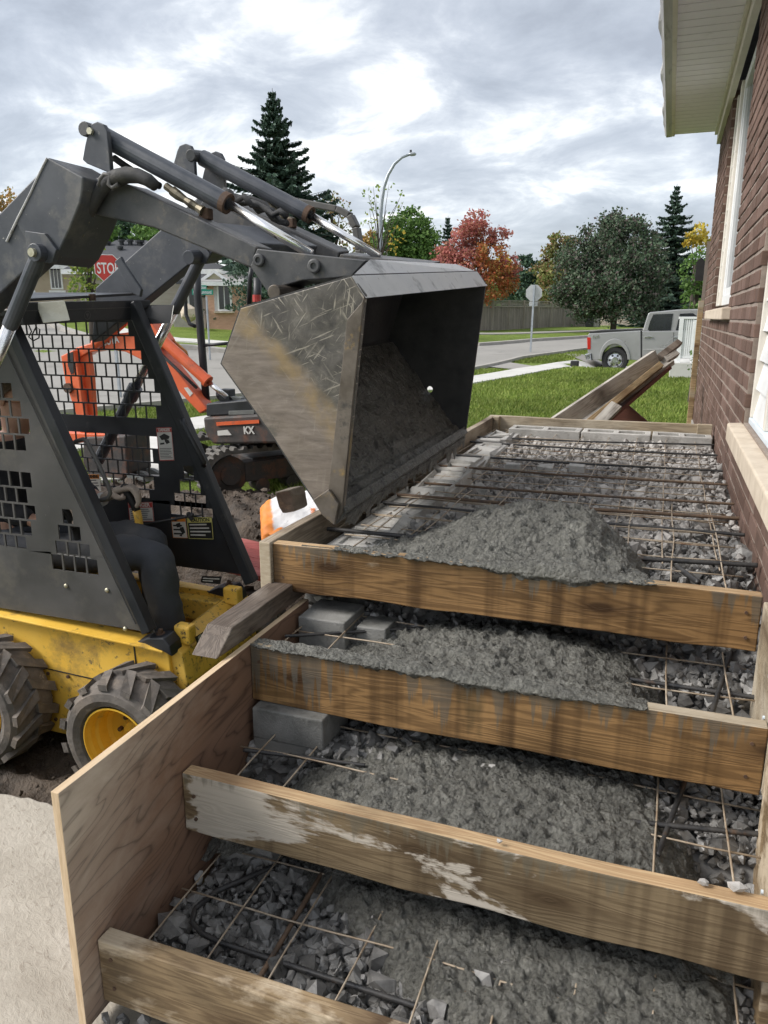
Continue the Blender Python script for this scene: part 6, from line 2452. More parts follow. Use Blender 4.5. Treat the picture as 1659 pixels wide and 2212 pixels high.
# ------------------------------------------------------------------ orange mini excavator
MAT['sign_white'] = mk('sign_white', (0.72, 0.72, 0.72), (0.78, 0.78, 0.78), 4, 0.4, bmp=None)
MAT['orange'] = mk('orange_machine_paint', (0.62, 0.105, 0.035), (0.74, 0.15, 0.055), 5, 0.42, bmp=(20, 0.05, 0.003), dirt=((0.28, 0.10, 0.06), 6, 0.58, 0.74), dirt2=((0.10, 0.06, 0.04), 18, 0.66, 0.74))
MAT['xblack'] = mk('rusted_black_body', (0.030, 0.028, 0.028), (0.065, 0.056, 0.052), 9, 0.6, bmp=(30, 0.3, 0.006), dirt=((0.13, 0.060, 0.038), 6, 0.50, 0.66), dirt2=((0.20, 0.17, 0.14), 30, 0.66, 0.74))
MAT['track'] = mk('muddy_rubber_track', (0.075, 0.070, 0.064), (0.16, 0.15, 0.136), 14, 0.85, bmp=(40, 0.6, 0.01), dirt=((0.20, 0.18, 0.155), 9, 0.55, 0.72))
MAT['tread'] = mk('grey_step_plate', (0.10, 0.105, 0.10), (0.17, 0.175, 0.165), 9, 0.7, bmp=(50, 0.3, 0.004))
YX = 5.45
EX = thing('mini_excavator', (-3.4, 5.9, -0.83), 'orange mini excavator on rubber tracks standing behind the loader', 'excavator')


def c2(*pts):
    return [(0.2 * x, 597 + 0.2 * y) for x, y in pts]


def c3(*pts):
    return [(398 + 0.18 * x, 829.5 + 0.18 * y) for x, y in pts]


def dd2(*pts):
    return [(166 + 0.22 * x, 497.7 + 0.22 * y) for x, y in pts]


# tracks
u = np.array((0.62, 0.785, 0.0))
u /= np.linalg.norm(u)
side = np.array((-u[1], u[0], 0.0))
for k in range(2):
    o_ = np.array((-3.40, 5.42, -0.83)) + side * 0.82 * k
    Lt, Ht, Wt = 1.45, 0.42, 0.24
    r_ = Ht / 2
    ring = []
    nn_ = 12
    for i in range(nn_ + 1):
        a = math.pi / 2 + math.pi * i / nn_
        ring.append((r_ + r_ * math.cos(a), r_ + r_ * math.sin(a)))
    for i in range(nn_ + 1):
        a = -math.pi / 2 + math.pi * i / nn_
        ring.append((Lt - r_ + r_ * 0.9 * math.cos(a), r_ + r_ * math.sin(a)))
    V = []
    for (a, z) in ring:
        for (sc, w_) in ((1.0, -Wt / 2), (1.0, Wt / 2), (0.86, Wt / 2), (0.86, -Wt / 2)):
            zz = r_ + (z - r_) * sc
            aa = Lt / 2 + (a - Lt / 2) * (1 - (1 - sc) * 0.30)
            V.append(o_ + u * (aa - r_) + side * w_ + np.array((0, 0, zz)))
    n = len(ring)
    Fc = []
    for i in range(n):
        j = (i + 1) % n
        for q_ in range(4):
            q2 = (q_ + 1) % 4
            Fc.append((4 * i + q_, 4 * i + q2, 4 * j + q2, 4 * j + q_))
    m_ = MB()
    m_.add(V, Fc)
    # lugs on the outside of the belt
    per = []
    for i in range(n):
        a, b = np.array(ring[i]), np.array(ring[(i + 1) % n])
        L_ = np.linalg.norm(b - a)
        m = max(1, int(round(L_ / 0.085)))
        for t in range(m):
            per.append((a + (b - a) * (t + 0.5) / m, (b - a) / L_))
    for (c, t) in per:
        nrm_ = np.array((t[1], -t[0]))
        if nrm_ @ (c - np.array((Lt / 2, r_))) < 0:
            nrm_ = -nrm_
        for half in (-1, 1):
            V = []
            for w_ in (0.02 * half, Wt / 2 * half):
                for (e, s2) in ((0.022, 0), (0.012, 0.024), (-0.012, 0.024), (-0.022, 0)):
                    qq = c + t * (e + 0.015 * half) + nrm_ * s2
                    V.append(o_ + u * (qq[0] - r_) + side * w_ + np.array((0, 0, qq[1])))
            m_.add(V, [(0, 1, 5, 4), (1, 2, 6, 5), (2, 3, 7, 6), (0, 3, 2, 1), (4, 5, 6, 7)])
    tr = m_.build('track', MAT['track'], EX)
    bm = bmesh.new()
    bm.from_mesh(tr.data)
    bmesh.ops.recalc_face_normals(bm, faces=bm.faces)
    bm.to_mesh(tr.data)
    bm.free()
    m_ = MB()
    fr0 = o_ - side * 0.07
    m_.bar(o_ + u * 0.15 + np.array((0, 0, 0.22)), o_ + u * 0.95 + np.array((0, 0, 0.22)), 0.15, 0.17)
    m_.build('track_frame', MAT['xblack'], tr, bev=0.01)
    for (a, rad) in ((0.02, 0.155), (1.03, 0.15)):
        m_ = MB()
        c = o_ + u * a + np.array((0, 0, r_))
        m_.lathe([(-0.085, 0.0), (-0.085, rad * 0.55), (-0.07, rad * 0.6), (-0.06, rad), (0.06, rad), (0.085, rad * 0.5), (0.085, 0)], c, side, 24)
        m_.build('sprocket', MAT['xblack'], tr)
    for a in (0.30, 0.58, 0.84):
        m_ = MB()
        c = o_ + u * a + np.array((0, 0, 0.095))
        m_.lathe([(-0.09, 0.0), (-0.09, 0.062), (0.09, 0.062), (0.09, 0)], c, side, 16)
        m_.build('roller', MAT['xblack'], tr)
m_ = MB()
m_.bar(np.array((-3.40, 5.42, -0.58)) + u * 0.5, np.array((-3.40, 5.42, -0.58)) + u * 0.5 + side * 0.82, 0.5, 0.14)
m_.build('undercarriage', MAT['xblack'], EX, bev=0.02)
# slewing body
body = c3((222, 400), (870, 364), (1300, 345), (1450, 700), (1090, 715), (350, 725), (285, 660), (240, 560))
m_ = MB()
m_.prism(Q(body, YX), (0, 0.85, 0.0))
xb = m_.build('body', MAT['xblack'], EX, bev=0.02)
m_ = MB()
m_.prism(Q(c3((388, 458), (900, 428), (905, 470), (395, 500)), YX - 0.003), (0, -0.008, 0))
m_.build('stripe', MAT['orange'], xb)
q_ = Q(c3((715, 598), (800, 596)), YX - 0.006)
text('lettering', 'KX', 0.085, q_[0], q_[1] - q_[0], (0, 0, 1), MAT['paper'], xb, 0.002, 0.85, 0.003)
m_ = MB()
m_.prism(Q(c3((400, 562), (520, 548), (570, 612), (405, 618)), YX - 0.003), (0, -0.004, 0))
m_.build('worn_sticker', MAT['paper'], xb)
m_ = MB()
m_.prism(Q(c3((262, 235), (450, 220), (760, 190), (840, 352), (262, 388)), YX + 0.03), (0, 0.75, 0.0))
m_.build('floor_housing', MAT['cab'], EX, bev=0.01)
stp = [pY(x, y, YY) for (x, y), YY in zip(c3((340, 232), (735, 150), (835, 330), (540, 342)), (YX + 0.30, YX + 0.5, YX + 0.02, YX + 0.02))]
m_ = MB()
m_.add([p + np.array((0, 0, 0.01)) for p in stp] + [p - np.array((0, 0, 0.02)) for p in stp], [(3, 2, 1, 0), (4, 5, 6, 7), (0, 1, 5, 4), (1, 2, 6, 5), (2, 3, 7, 6), (3, 0, 4, 7)])
sp_ = m_.build('step_plate', MAT['tread'], EX)
for k in range(7):
    t = 0.08 + 0.13 * k
    a = stp[0] * (1 - t) + stp[3] * t
    b = stp[1] * (1 - t) + stp[2] * t
    m_ = MB()
    m_.bar(a * 0.92 + b * 0.08 + np.array((0, 0, 0.013)), a * 0.04 + b * 0.96 + np.array((0, 0, 0.013)), 0.018, 0.008)
    m_.build('rib', MAT['tread'], sp_)
m_ = MB()
pm = pY(*c3((520, 130))[0], YX + 0.25)
m_.box(pm + np.array((-0.06, -0.05, -0.05)), pm + np.array((0.05, 0.05, 0.05))).tube([pm + np.array((-0.09, 0, -0.01)), pm + np.array((-0.02, 0, 0.01))], 0.045, 12)
m_.build('swing_bracket', MAT['cab'], EX, bev=0.008)
m_ = MB()
m_.prism([pY(x, y, YX + 0.2) for x, y in c3((545, 150), (680, 165), (690, 195), (590, 195))], (0, 0.06, 0))
m_.build('foot_pedal', MAT['tread'], EX, bev=0.004)
# boom, dipper, bucket
boom = [(160, 752), (215, 735), (250, 721), (290, 716), (318, 722), (345, 757), (385, 806), (448, 884), (432, 894), (360, 818), (326, 790), (300, 775), (270, 760), (232, 755), (190, 762), (166, 776)]
m_ = MB()
m_.prism(Q(boom, YX + 0.12), (0, 0.14, 0))
bo = m_.build('boom', MAT['orange'], EX, bev=0.01)
q_ = Q(c2((1034, 768), (1290, 710)), YX + 0.117)
text('lettering', 'KUBOTA', 0.085, q_[0], q_[1] - q_[0], (0, 0, 1), MAT['sign_white'], bo, 0.002, 1.0, 0.003, fit=np.linalg.norm(q_[1] - q_[0]))
m_ = MB()
dq = Q(dd2((1050, 1545), (1090, 1540), (1140, 1600), (1110, 1632)), YX + 0.116)
m_.add(dq, [(3, 2, 1, 0)])
m_.build('sticker', MAT['paper'], bo)
for (a, b, r_, m0, nm_) in (((205, 745), (268, 693), 0.045, 'orange', 'arm_cylinder'), ((352, 735), (448, 823), 0.047, 'orange', 'boom_cylinder')):
    pa, pb = pY(*a, YX + 0.10), pY(*b, YX + 0.10)
    m_ = MB()
    m_.tube([pa, pb], r_, 16)
    cy = m_.build(nm_, MAT[m0], EX, smooth=False, bev=0.004)
    if nm_ == 'boom_cylinder':
        m_ = MB()
        pc = pY(490, 858, YX + 0.10)
        m_.tube([pb, pc], 0.022, 12)
        m_.build('piston_rod', MAT['chrome'], cy, smooth=True)
        m_ = MB()
        m_.tube([pb - (pb - pa) * 0.04, pb + (pb - pa) * 0.02], 0.055, 14)
        m_.build('gland', MAT['orange'], cy)
    else:
        m_ = MB()
        pc = pY(300, 686, YX + 0.10)
        m_.tube([pb, pc], 0.03, 12)
        m_.build('piston_rod', MAT['orange'], cy, smooth=True)
m_ = MB()
m_.tube([pY(x, y, YX + 0.06) for x, y in ((330, 748), (355, 772), (385, 800), (425, 838))], 0.014, 8)
m_.build('hose', MAT['hose'], EX, smooth=True)
m_ = MB()
m_.tube([pY(x, y, YX + 0.28) for x, y in ((358, 722), (385, 745), (402, 760), (405, 770))], 0.012, 8)
m_.build('guard_rail', mk('amber_rail', (0.45, 0.20, 0.05), (0.55, 0.26, 0.08), 9, 0.5), EX, smooth=True)
m_ = MB()
m_.prism(Q([(300, 676), (322, 690), (352, 735), (345, 757), (316, 722), (296, 700)], YX + 0.07), (0, 0.18, 0))
m_.build('boom_bracket', MAT['orange'], EX, bev=0.008)
for dip, yo in ((c2((655, 860), (790, 795), (840, 1000), (880, 1300), (915, 1520), (940, 1765), (880, 1770), (830, 1515), (770, 1340), (705, 1150)), 0.06), (c2((845, 812), (950, 815), (985, 1100), (1012, 1520), (1035, 1760), (960, 1765), (935, 1515), (895, 1100)), 0.14)):
    m_ = MB()
    m_.prism(Q(dip, YX + yo), (0, 0.06, 0))
    m_.build('dipper', MAT['orange'], EX, bev=0.008)
m_ = MB()
m_.prism(Q(c2((730, 830), (790, 815), (800, 1040), (770, 1060), (735, 960)), YX + 0.058), (0, -0.004, 0))
m_.build('hose_slot', MAT['black'], EX)
m_ = MB()
p = pY(*c2((750, 1205))[0], YX + 0.06)
m_.tube([p, p + np.array((0, -0.03, 0))], 0.045, 12)
m_.build('dipper_pin', MAT['rust'], EX)
m_ = MB()
m_.prism(Q(d6((20, 190), (250, 200), (545, 210), (545, 310), (250, 300), (60, 320)), YX + 0.05), (0, 0.18, 0))
m_.build('bucket_link', MAT['orange'], EX, bev=0.01)
m_ = MB()
m_.prism(Q(d6((230, 240), (690, 225), (715, 640), (640, 720), (330, 730), (230, 520)), YX + 0.03), (0, 0.35, 0))
m_.build('digging_bucket', MAT['xblack'], EX, bev=0.015)
for k in range(3):
    m_ = MB()
    m_.prism([p + np.array((0, 0.14 * k, 0)) for p in Q(d6((700, 640), (760, 650), (860, 705), (720, 700)), YX + 0.02)], (0, 0.05, 0))
    m_.build('bucket_tooth', MAT['tread'], EX)
# canopy bars and guards
for pts, r_ in (([(447, 880), (440, 800), (432, 700), (427, 640), (425, 582)], 0.034),
                ([(425, 590), (418, 566), (408, 566), (402, 590), (400, 640), (402, 680), (410, 700), (422, 705)], 0.017),
                ([(538, 660), (540, 600), (544, 578)], 0.020), ([(556, 700), (556, 640), (556, 600)], 0.034),
                ([(432, 747), (500, 741)], 0.014)):
    m_ = MB()
    m_.tube([pY(x, y, YX + 0.25) for x, y in pts], r_, 10)
    m_.build('guard_bar', MAT['cab'], EX, smooth=True)
m_ = MB()
p = pY(555, 652, YX + 0.2)
m_.tube([p, p + np.array((0, 0, 0.055))], 0.035, 10)
m_.build('red_cap', MAT['red'], EX)
arch = [(560, 416), (650, 437), (730, 452), (757, 466), (770, 492), (777, 540), (782, 700), (786, 860)]
pp = [pY(x, y, YX + 0.5) for x, y in arch]
m_ = MB()
for a, b in zip(pp[:-1], pp[1:]):
    m_.bar(a, b, 0.09, 0.05, (0, 0, 1) if abs((b - a)[2]) < abs((b - a)[0]) else (1, 0, 0))
m_.build('canopy_bar', MAT['panel'], EX, bev=0.008)

# ------------------------------------------------------------------ vegetation
MAT['bark'] = mk('bark', (0.045, 0.035, 0.028), (0.10, 0.082, 0.066), 9, 0.95, bmp=(22, 0.8, 0.02), stretch=(1, 1, 0.2))
MAT['bark_grey'] = mk('grey_bark', (0.12, 0.11, 0.095), (0.2, 0.185, 0.165), 9, 0.95, bmp=(22, 0.8, 0.02), stretch=(1, 1, 0.2))
LV = {
    'red': leafmat('red_maple_leaves', [(0.44, 0.15, 0.14), (0.50, 0.20, 0.15), (0.40, 0.13, 0.14), (0.48, 0.25, 0.17)], trans=0.35),
    'rust': leafmat('rust_maple_leaves', [(0.522, 0.189, 0.087), (0.435, 0.232, 0.087), (0.319, 0.232, 0.072), (0.580, 0.160, 0.072)], trans=0.35),
    'dark': leafmat('dark_maple_leaves', [(0.058, 0.096, 0.058), (0.087, 0.131, 0.080), (0.123, 0.167, 0.102), (0.123, 0.099, 0.093)], trans=0.2),
    'olive': leafmat('olive_leaves', [(0.174, 0.203, 0.065), (0.246, 0.246, 0.087), (0.319, 0.174, 0.109), (0.145, 0.189, 0.058)], trans=0.3),
    'green': leafmat('green_leaves', [(0.080, 0.152, 0.043), (0.116, 0.210, 0.055), (0.160, 0.261, 0.072)], trans=0.3),
    'lime': leafmat('yellow_green_leaves', [(0.160, 0.246, 0.051), (0.232, 0.319, 0.065), (0.334, 0.362, 0.072), (0.116, 0.203, 0.043)], trans=0.35),
    'yellow': leafmat('yellow_leaves', [(0.600, 0.435, 0.065), (0.522, 0.392, 0.072), (0.406, 0.362, 0.072)], trans=0.35),
    'amber': leafmat('amber_leaves', [(0.493, 0.275, 0.087), (0.377, 0.275, 0.102), (0.290, 0.246, 0.087)], trans=0.3),
    'blue': leafmat('blue_green_leaves', [(0.041, 0.080, 0.055), (0.065, 0.116, 0.075), (0.102, 0.160, 0.102)], trans=0.15),
    'needle': leafmat('spruce_needles', [(0.032, 0.058, 0.043), (0.052, 0.090, 0.064), (0.080, 0.123, 0.090)], trans=0.1),
    'purple': leafmat('purple_leaves', [(0.065, 0.032, 0.043), (0.109, 0.052, 0.061)], trans=0.2),
}


def leaf_cards(C, size, flat=0.0):
    n = len(C)
    N = RNG.normal(0, 1, (n, 3))
    N /= np.linalg.norm(N, axis=1, keepdims=True)
    a = np.cross(N, RNG.normal(0, 1, (n, 3)))
    a /= np.linalg.norm(a, axis=1, keepdims=True)
    b = np.cross(N, a)
    s_ = (RNG.uniform(0.6, 1.3, n) * size)[:, None]
    V = np.stack([C - a * s_ * 0.5, C + b * s_ * 0.36, C + a * s_ * 0.5, C - b * s_ * 0.36], 1)
    V[:, 0] += N * s_ * 0.12
    V[:, 2] += N * s_ * 0.12
    return V.reshape(-1, 3)


def tree(name, lobes, dist, leaves, size, dens, label, cat='tree', group=None, trunk_px=None, base_drop=None, mats2=None, sparse=0.0, bark='bark', trunk_r=None):
    """lobes: (px, py, radius px) sight lines of the crown's lobes at one distance; crown is spread in depth round it"""
    k = dist / FPX * 1.02
    L3 = []
    for i, l in enumerate(lobes):
        c = pD(l[0], l[1], dist)
        dirv = c - CAMP
        dirv[2] = 0
        dirv /= np.linalg.norm(dirv)
        r_ = l[2] * k
        c = c + dirv * random.uniform(-0.6, 0.6) * r_
        L3.append((c, r_))
    xs_ = np.array([c for c, r_ in L3])
    bx_, by_ = xs_[:, 0].mean(), xs_[:, 1].mean()
    if trunk_px is not None:
        q_ = pD(trunk_px, 686, dist)
        bx_, by_ = q_[0], q_[1]
    zb = float(gz(bx_, by_))
    t = thing(name, (bx_, by_, zb), label, cat, group)
    m = MB()
    top_z = max(c[2] for c, r_ in L3)
    H = top_z - zb
    R0 = trunk_r or 0.02 * H + 0.03
    tp = [np.array((bx_, by_, zb - 0.1)), np.array((bx_ + 0.03 * H * 0.2, by_, zb + H * 0.25)), np.array((bx_ - 0.02 * H * 0.3, by_, zb + H * 0.5)), np.array((xs_[:, 0].mean(), xs_[:, 1].mean(), zb + H * 0.85))]
    m.tube(tp, [R0 * 1.25, R0, R0 * 0.7, R0 * 0.2], 8)
    for (c, r_) in L3:
        f = random.uniform(0.25, 0.6)
        s0 = tp[1] + (tp[3] - tp[1]) * f
        mid_ = (s0 + c) / 2 + np.array((0, 0, 0.08 * H * random.uniform(0, 1)))
        m.tube([s0, mid_, c], [R0 * 0.42, R0 * 0.28, R0 * 0.08], 6)
    m.build('trunk', MAT[bark], t, smooth=True)
    P, MI = [], []
    for i, (c, r_) in enumerate(L3):
        n = int(dens * r_ * r_ * 420)
        kcl = max(6, int(10 + 10 * r_))
        d = RNG.normal(0, 1, (kcl, 3))
        d /= np.linalg.norm(d, axis=1, keepdims=True)
        cl = c + d * (RNG.uniform(0.35, 1.0, (kcl, 1)) ** 0.6) * r_ * np.array((1, 1, 0.92))
        w = RNG.integers(0, kcl, n)
        pts = cl[w] + RNG.normal(0, 1, (n, 3)) * r_ * 0.21 * np.array((1, 1, 0.75))
        if sparse:
            pts = pts[RNG.uniform(0, 1, n) > sparse]
        P.append(pts)
        mm = lobes[i][3] if len(lobes[i]) > 3 else 0
        MI.append(np.full(len(pts), mm))
    P = np.concatenate(P)
    MI = np.concatenate(MI)
    V = leaf_cards(P, size)
    ms = [LV[leaves]] + ([LV[q_] for q_ in mats2] if mats2 else [])
    np_mesh('crown', V, np.arange(len(V)).reshape(-1, 4), ms, t, mi=MI)
    return t


def spruce(name, px, top_y, dist, slope, zlow, label, group=None, dens=1.0, leaves='needle'):
    """conical spruce; slope = half width gained per metre below the tip"""
    top = pD(px, top_y, dist)
    zb = float(gz(top[0], top[1]))
    t = thing(name, (top[0], top[1], zb), label, 'tree', group)
    H = top[2] - zb
    m = MB()
    m.tube([(top[0], top[1], zb - 0.2), (top[0], top[1], zb + H * 0.5), top], [0.018 * H, 0.011 * H, 0.01], 8)
    P0, P1, W = [], [], []
    z = top[2] - 0.25
    it = 0
    while z > max(zb + 0.4, zlow):
        h = top[2] - z
        L_ = max(0.18, slope * h * random.uniform(0.82, 1.10))
        nb_ = int(7 + 4 * min(1, L_ / 2))
        a0 = random.uniform(0, 6.28)
        for b in range(nb_):
            a = a0 + 2 * math.pi * b / nb_ + random.uniform(-0.2, 0.2)
            Lb = L_ * random.uniform(0.55, 1.15)
            d = np.array((math.cos(a), math.sin(a), 0))
            sd = np.array((-d[1], d[0], 0))
            up0 = 0.30 if h < 2 else 0.02
            npt = int(8 + 16 * min(1.5, Lb) * dens)
            pts = []
            for i in range(npt):
                s_ = (i + 0.6) / npt
                zz = z + random.uniform(-0.03, 0.03) + Lb * (up0 * s_ - 0.34 * s_ + 0.30 * s_ ** 3)
                p = np.array((top[0], top[1], zz)) + d * Lb * s_
                pts.append(p)
                wl_ = Lb * 0.30 * (1 - s_ * 0.75) + 0.07
                for sgn in (-1, 1):
                    q0 = p
                    q1 = p + sd * sgn * wl_ * random.uniform(0.6, 1.1) + d * wl_ * 0.55 + np.array((0, 0, -wl_ * random.uniform(0.15, 0.55)))
                    P0.append(q0)
                    P1.append(q1)
                    W.append(0.06 + 0.04 * random.random())
                if random.random() < 0.5:
                    P0.append(p)
                    P1.append(p + np.array((0, 0, -0.16 - 0.1 * random.random())) + d * 0.05)
                    W.append(0.05)
            if Lb > 0.5:
                m.tube([(top[0], top[1], z), pts[len(pts) // 2], pts[-1]], [0.03, 0.018, 0.006], 5)
        z -= 0.30 + 0.10 * min(1.5, h * 0.12) + random.uniform(-0.05, 0.05)
        it += 1
    m.build('trunk', MAT['bark'], t, smooth=True)
    P0, P1, W = np.array(P0), np.array(P1), np.array(W)
    ax_ = P1 - P0
    sdv = np.cross(ax_, RNG.normal(0, 1, ax_.shape))
    sdv /= np.linalg.norm(sdv, axis=1, keepdims=True)
    mid_ = P0 * 0.5 + P1 * 0.5
    V = np.stack([P0, mid_ + sdv * W[:, None], P1, mid_ - sdv * W[:, None]], 1).reshape(-1, 3)
    np_mesh('crown', V, np.arange(len(V)).reshape(-1, 4), LV[leaves], t)
    return t


spruce('spruce_tree', 588, 190, 38, 0.56, 2.0, 'tall dark spruce rising behind the tipped loader arms', dens=1.6)
spruce('spruce_tree', 1463, 397, 58, 0.48, -1, 'tall spruce beside the dark maple next to the brick house')
G = 'dark conifers behind the red maple'
spruce('spruce_tree', 968, 466, 72, 0.42, 2, 'broad dark conifer just left of the red maple', G)
spruce('spruce_tree', 925, 474, 78, 0.36, 2, 'narrow dark conifer between the round green tree and the red maple', G)
tree('maple_tree', [(1028, 480, 26), (1012, 505, 30), (1048, 500, 26), (1078, 515, 22), (985, 535, 26), (1020, 545, 32), (1060, 545, 30, 1), (962, 560, 26), (1000, 585, 40, 0), (1045, 590, 38, 1), (1085, 590, 30, 1), (1100, 575, 24, 0), (1060, 620, 30, 1), (980, 610, 30, 0), (1095, 615, 22, 1)], 49, 'red', 0.18, 2.2,
     'red and rust coloured maple behind the tipped bucket', mats2=['rust'], trunk_px=1030)
tree('maple_tree', [(1335, 490, 34), (1300, 515, 42), (1365, 515, 42), (1258, 555, 44), (1315, 560, 58), (1385, 560, 48), (1240, 600, 44), (1290, 615, 58), (1350, 615, 62), (1405, 605, 40), (1268, 650, 42), (1330, 655, 44), (1382, 650, 36), (1222, 630, 30)], 47, 'dark', 0.17, 3.2,
     'big dark purplish green maple in front of the far fence', trunk_px=1326)
tree('maple_tree', [(1212, 522, 22), (1190, 548, 24), (1226, 552, 28), (1240, 530, 18), (1180, 585, 26), (1210, 590, 34), (1190, 625, 30), (1222, 640, 26)], 60, 'olive', 0.26, 1.4, 'olive tree turning reddish just left of the dark maple')
tree('leafy_tree', [(1133, 560, 14), (1142, 585, 26), (1128, 610, 26), (1160, 612, 26), (1145, 640, 34), (1110, 645, 24), (1172, 645, 22)], 63, 'blue', 0.26, 1.6, 'low dark tree behind the back of the stop sign')
tree('leafy_tree', [(1088, 572, 22), (1100, 590, 20), (1075, 590, 18)], 78, 'yellow', 0.32, 1.4, 'round yellow tree showing behind the red maple')
tree('leafy_tree', [(885, 478, 30), (862, 500, 32), (912, 505, 32), (845, 535, 34), (885, 540, 44), (925, 545, 30), (870, 575, 40), (915, 580, 34)], 66, 'green', 0.28, 1.5, 'round green tree behind the street lamp')
tree('leafy_tree', [(798, 520, 18), (785, 530, 16), (812, 530, 16)], 80, 'amber', 0.34, 1.3, 'yellowish tree low behind the roll bar')
tree('leafy_tree', [(712, 425, 20), (735, 452, 22), (702, 458, 26), (748, 485, 20), (715, 495, 28), (690, 490, 22), (700, 540, 36), (745, 545, 30)], 44, 'olive', 0.18, 0.55, 'thin brownish tree right of the tall spruce', mats2=['amber'])
tree('leafy_tree', [(1508, 560, 22), (1500, 590, 26), (1518, 610, 26), (1498, 630, 24), (1514, 650, 26), (1500, 668, 20)], 33, 'green', 0.15, 1.6, 'bright green tree squeezed against the brick house corner')
tree('leafy_tree', [(1508, 505, 18), (1522, 520, 18), (1492, 522, 12)], 52, 'yellow', 0.24, 1.4, 'yellow tree peeping over the green one at the house corner')
G = 'trees behind the far houses'
tree('leafy_tree', [(208, 492, 22), (195, 520, 26), (232, 500, 20)], 74, 'green', 0.34, 1.4, 'left green tree behind the grey hipped roof', group=G)
tree('leafy_tree', [(262, 490, 24), (250, 515, 26), (285, 510, 24)], 80, 'blue', 0.34, 1.4, 'middle bluish tree behind the grey hipped roof', group=G)
tree('leafy_tree', [(318, 498, 24), (335, 520, 26), (305, 520, 22), (355, 530, 20)], 72, 'green', 0.34, 1.4, 'right green tree behind the grey hipped roof', group=G)
tree('leafy_tree', [(176, 532, 20), (203, 528, 18), (188, 556, 28), (165, 575, 22), (212, 575, 24), (190, 600, 32), (170, 625, 24), (215, 622, 26), (192, 648, 26), (222, 645, 14)], 27, 'lime', 0.13, 1.3, 'yellow green young tree beside the red stop sign', trunk_px=196)
tree('leafy_tree', [(4, 425, 20), (16, 445, 18), (-10, 440, 24), (2, 470, 22), (20, 475, 14)], 46, 'amber', 0.2, 0.9, 'orange tree at the left edge behind the loader arm')
tree('leafy_tree', [(540, 580, 26), (520, 610, 28), (560, 615, 30), (535, 645, 32), (510, 655, 18), (570, 650, 26), (585, 625, 18)], 31, 'blue', 0.13, 1.6, 'small dark weeping tree before the pink brick house', trunk_px=548, trunk_r=0.05)
tree('shrub', [(18, 648, 16), (34, 655, 14), (2, 655, 14), (48, 660, 10)], 34, 'purple', 0.12, 1.6, 'dark purple shrub at the left edge below the house windows', cat='shrub')
tree('shrub', [(1401, 652, 10, 1), (1420, 655, 10), (1384, 655, 9, 1)], 66, 'lime', 0.2, 1.6, 'tall pale grass and shrubs over the diagonal braced fence', cat='shrub', mats2=['amber'])
tree('shrub', [(1497, 772, 11), (1504, 790, 12), (1492, 795, 9), (1506, 770, 8)], 14.5, 'green', 0.055, 2.6, 'leafy green bush at the house corner under the white railing', cat='shrub')
tree('shrub', [(1499, 852, 10), (1494, 868, 9), (1503, 880, 9)], 9.6, 'green', 0.04, 3.0, 'low green bush at the foot of the brick wall', cat='shrub')
tree('shrub', [(444, 673, 6)], 34, 'blue', 0.08, 4.0, 'small clipped round bush below the white house window', cat='shrub', trunk_r=0.02)
tree('shrub', [(421, 683, 5), (429, 682, 5), (437, 684, 4)], 33, 'lime', 0.08, 3.0, 'low yellow bush beside the boulder', cat='shrub', trunk_r=0.02)
tree('shrub', [(462, 687, 5), (478, 688, 5), (495, 688, 6)], 34, 'blue', 0.08, 3.0, 'row of low dark plants at the pink brick wall', cat='shrub', trunk_r=0.02)
# the wooded back gardens beyond, one mass of foliage
P = []
for k in range(70):
    px_ = 330 + 1250 * k / 69 + random.uniform(-12, 12)
    c = pD(px_, random.uniform(640, 672), random.uniform(92, 108))
    r_ = random.uniform(2.2, 3.6)
    nn_ = 420
    d_ = RNG.normal(0, 1, (nn_, 3))
    d_ /= np.linalg.norm(d_, axis=1, keepdims=True)
    P.append(c + d_ * (RNG.uniform(0.3, 1, (nn_, 1)) ** 0.5) * r_ * np.array((1.1, 1.1, 1.15)))
V = leaf_cards(np.concatenate(P), 0.75)
tag(np_mesh('far_wood', V, np.arange(len(V)).reshape(-1, 4), LV['green']), 'green wooded gardens far behind the fence', 'trees', kind='stuff')
# thin sapling with long open leaves
sap = tree('sapling', [(806, 402, 12), (795, 420, 13), (812, 428, 12), (798, 450, 14), (815, 458, 12), (795, 478, 14), (808, 490, 14), (840, 400, 10), (868, 418, 10), (858, 440, 11), (872, 436, 8), (865, 462, 10), (852, 500, 13, 1), (868, 515, 12, 1), (845, 520, 14, 1), (850, 540, 13, 1)], 29, 'lime', 0.13, 0.42, 'thin yellowing sapling growing at the street lamp', mats2=['yellow'], trunk_px=808, trunk_r=0.05)

# boulder
m_ = MB()
p = pD(408, 676, 33.5)
vv = IV * np.array((0.45, 0.35, 0.42)) + p
vv += np.random.default_rng(5).normal(0, 0.04, vv.shape)
m_.add(vv, [tuple(f) for f in IF])
m_.build('boulder', MAT['sill'], bev=0.05, top=('brown boulder at the corner of the pink brick house', 'boulder'))

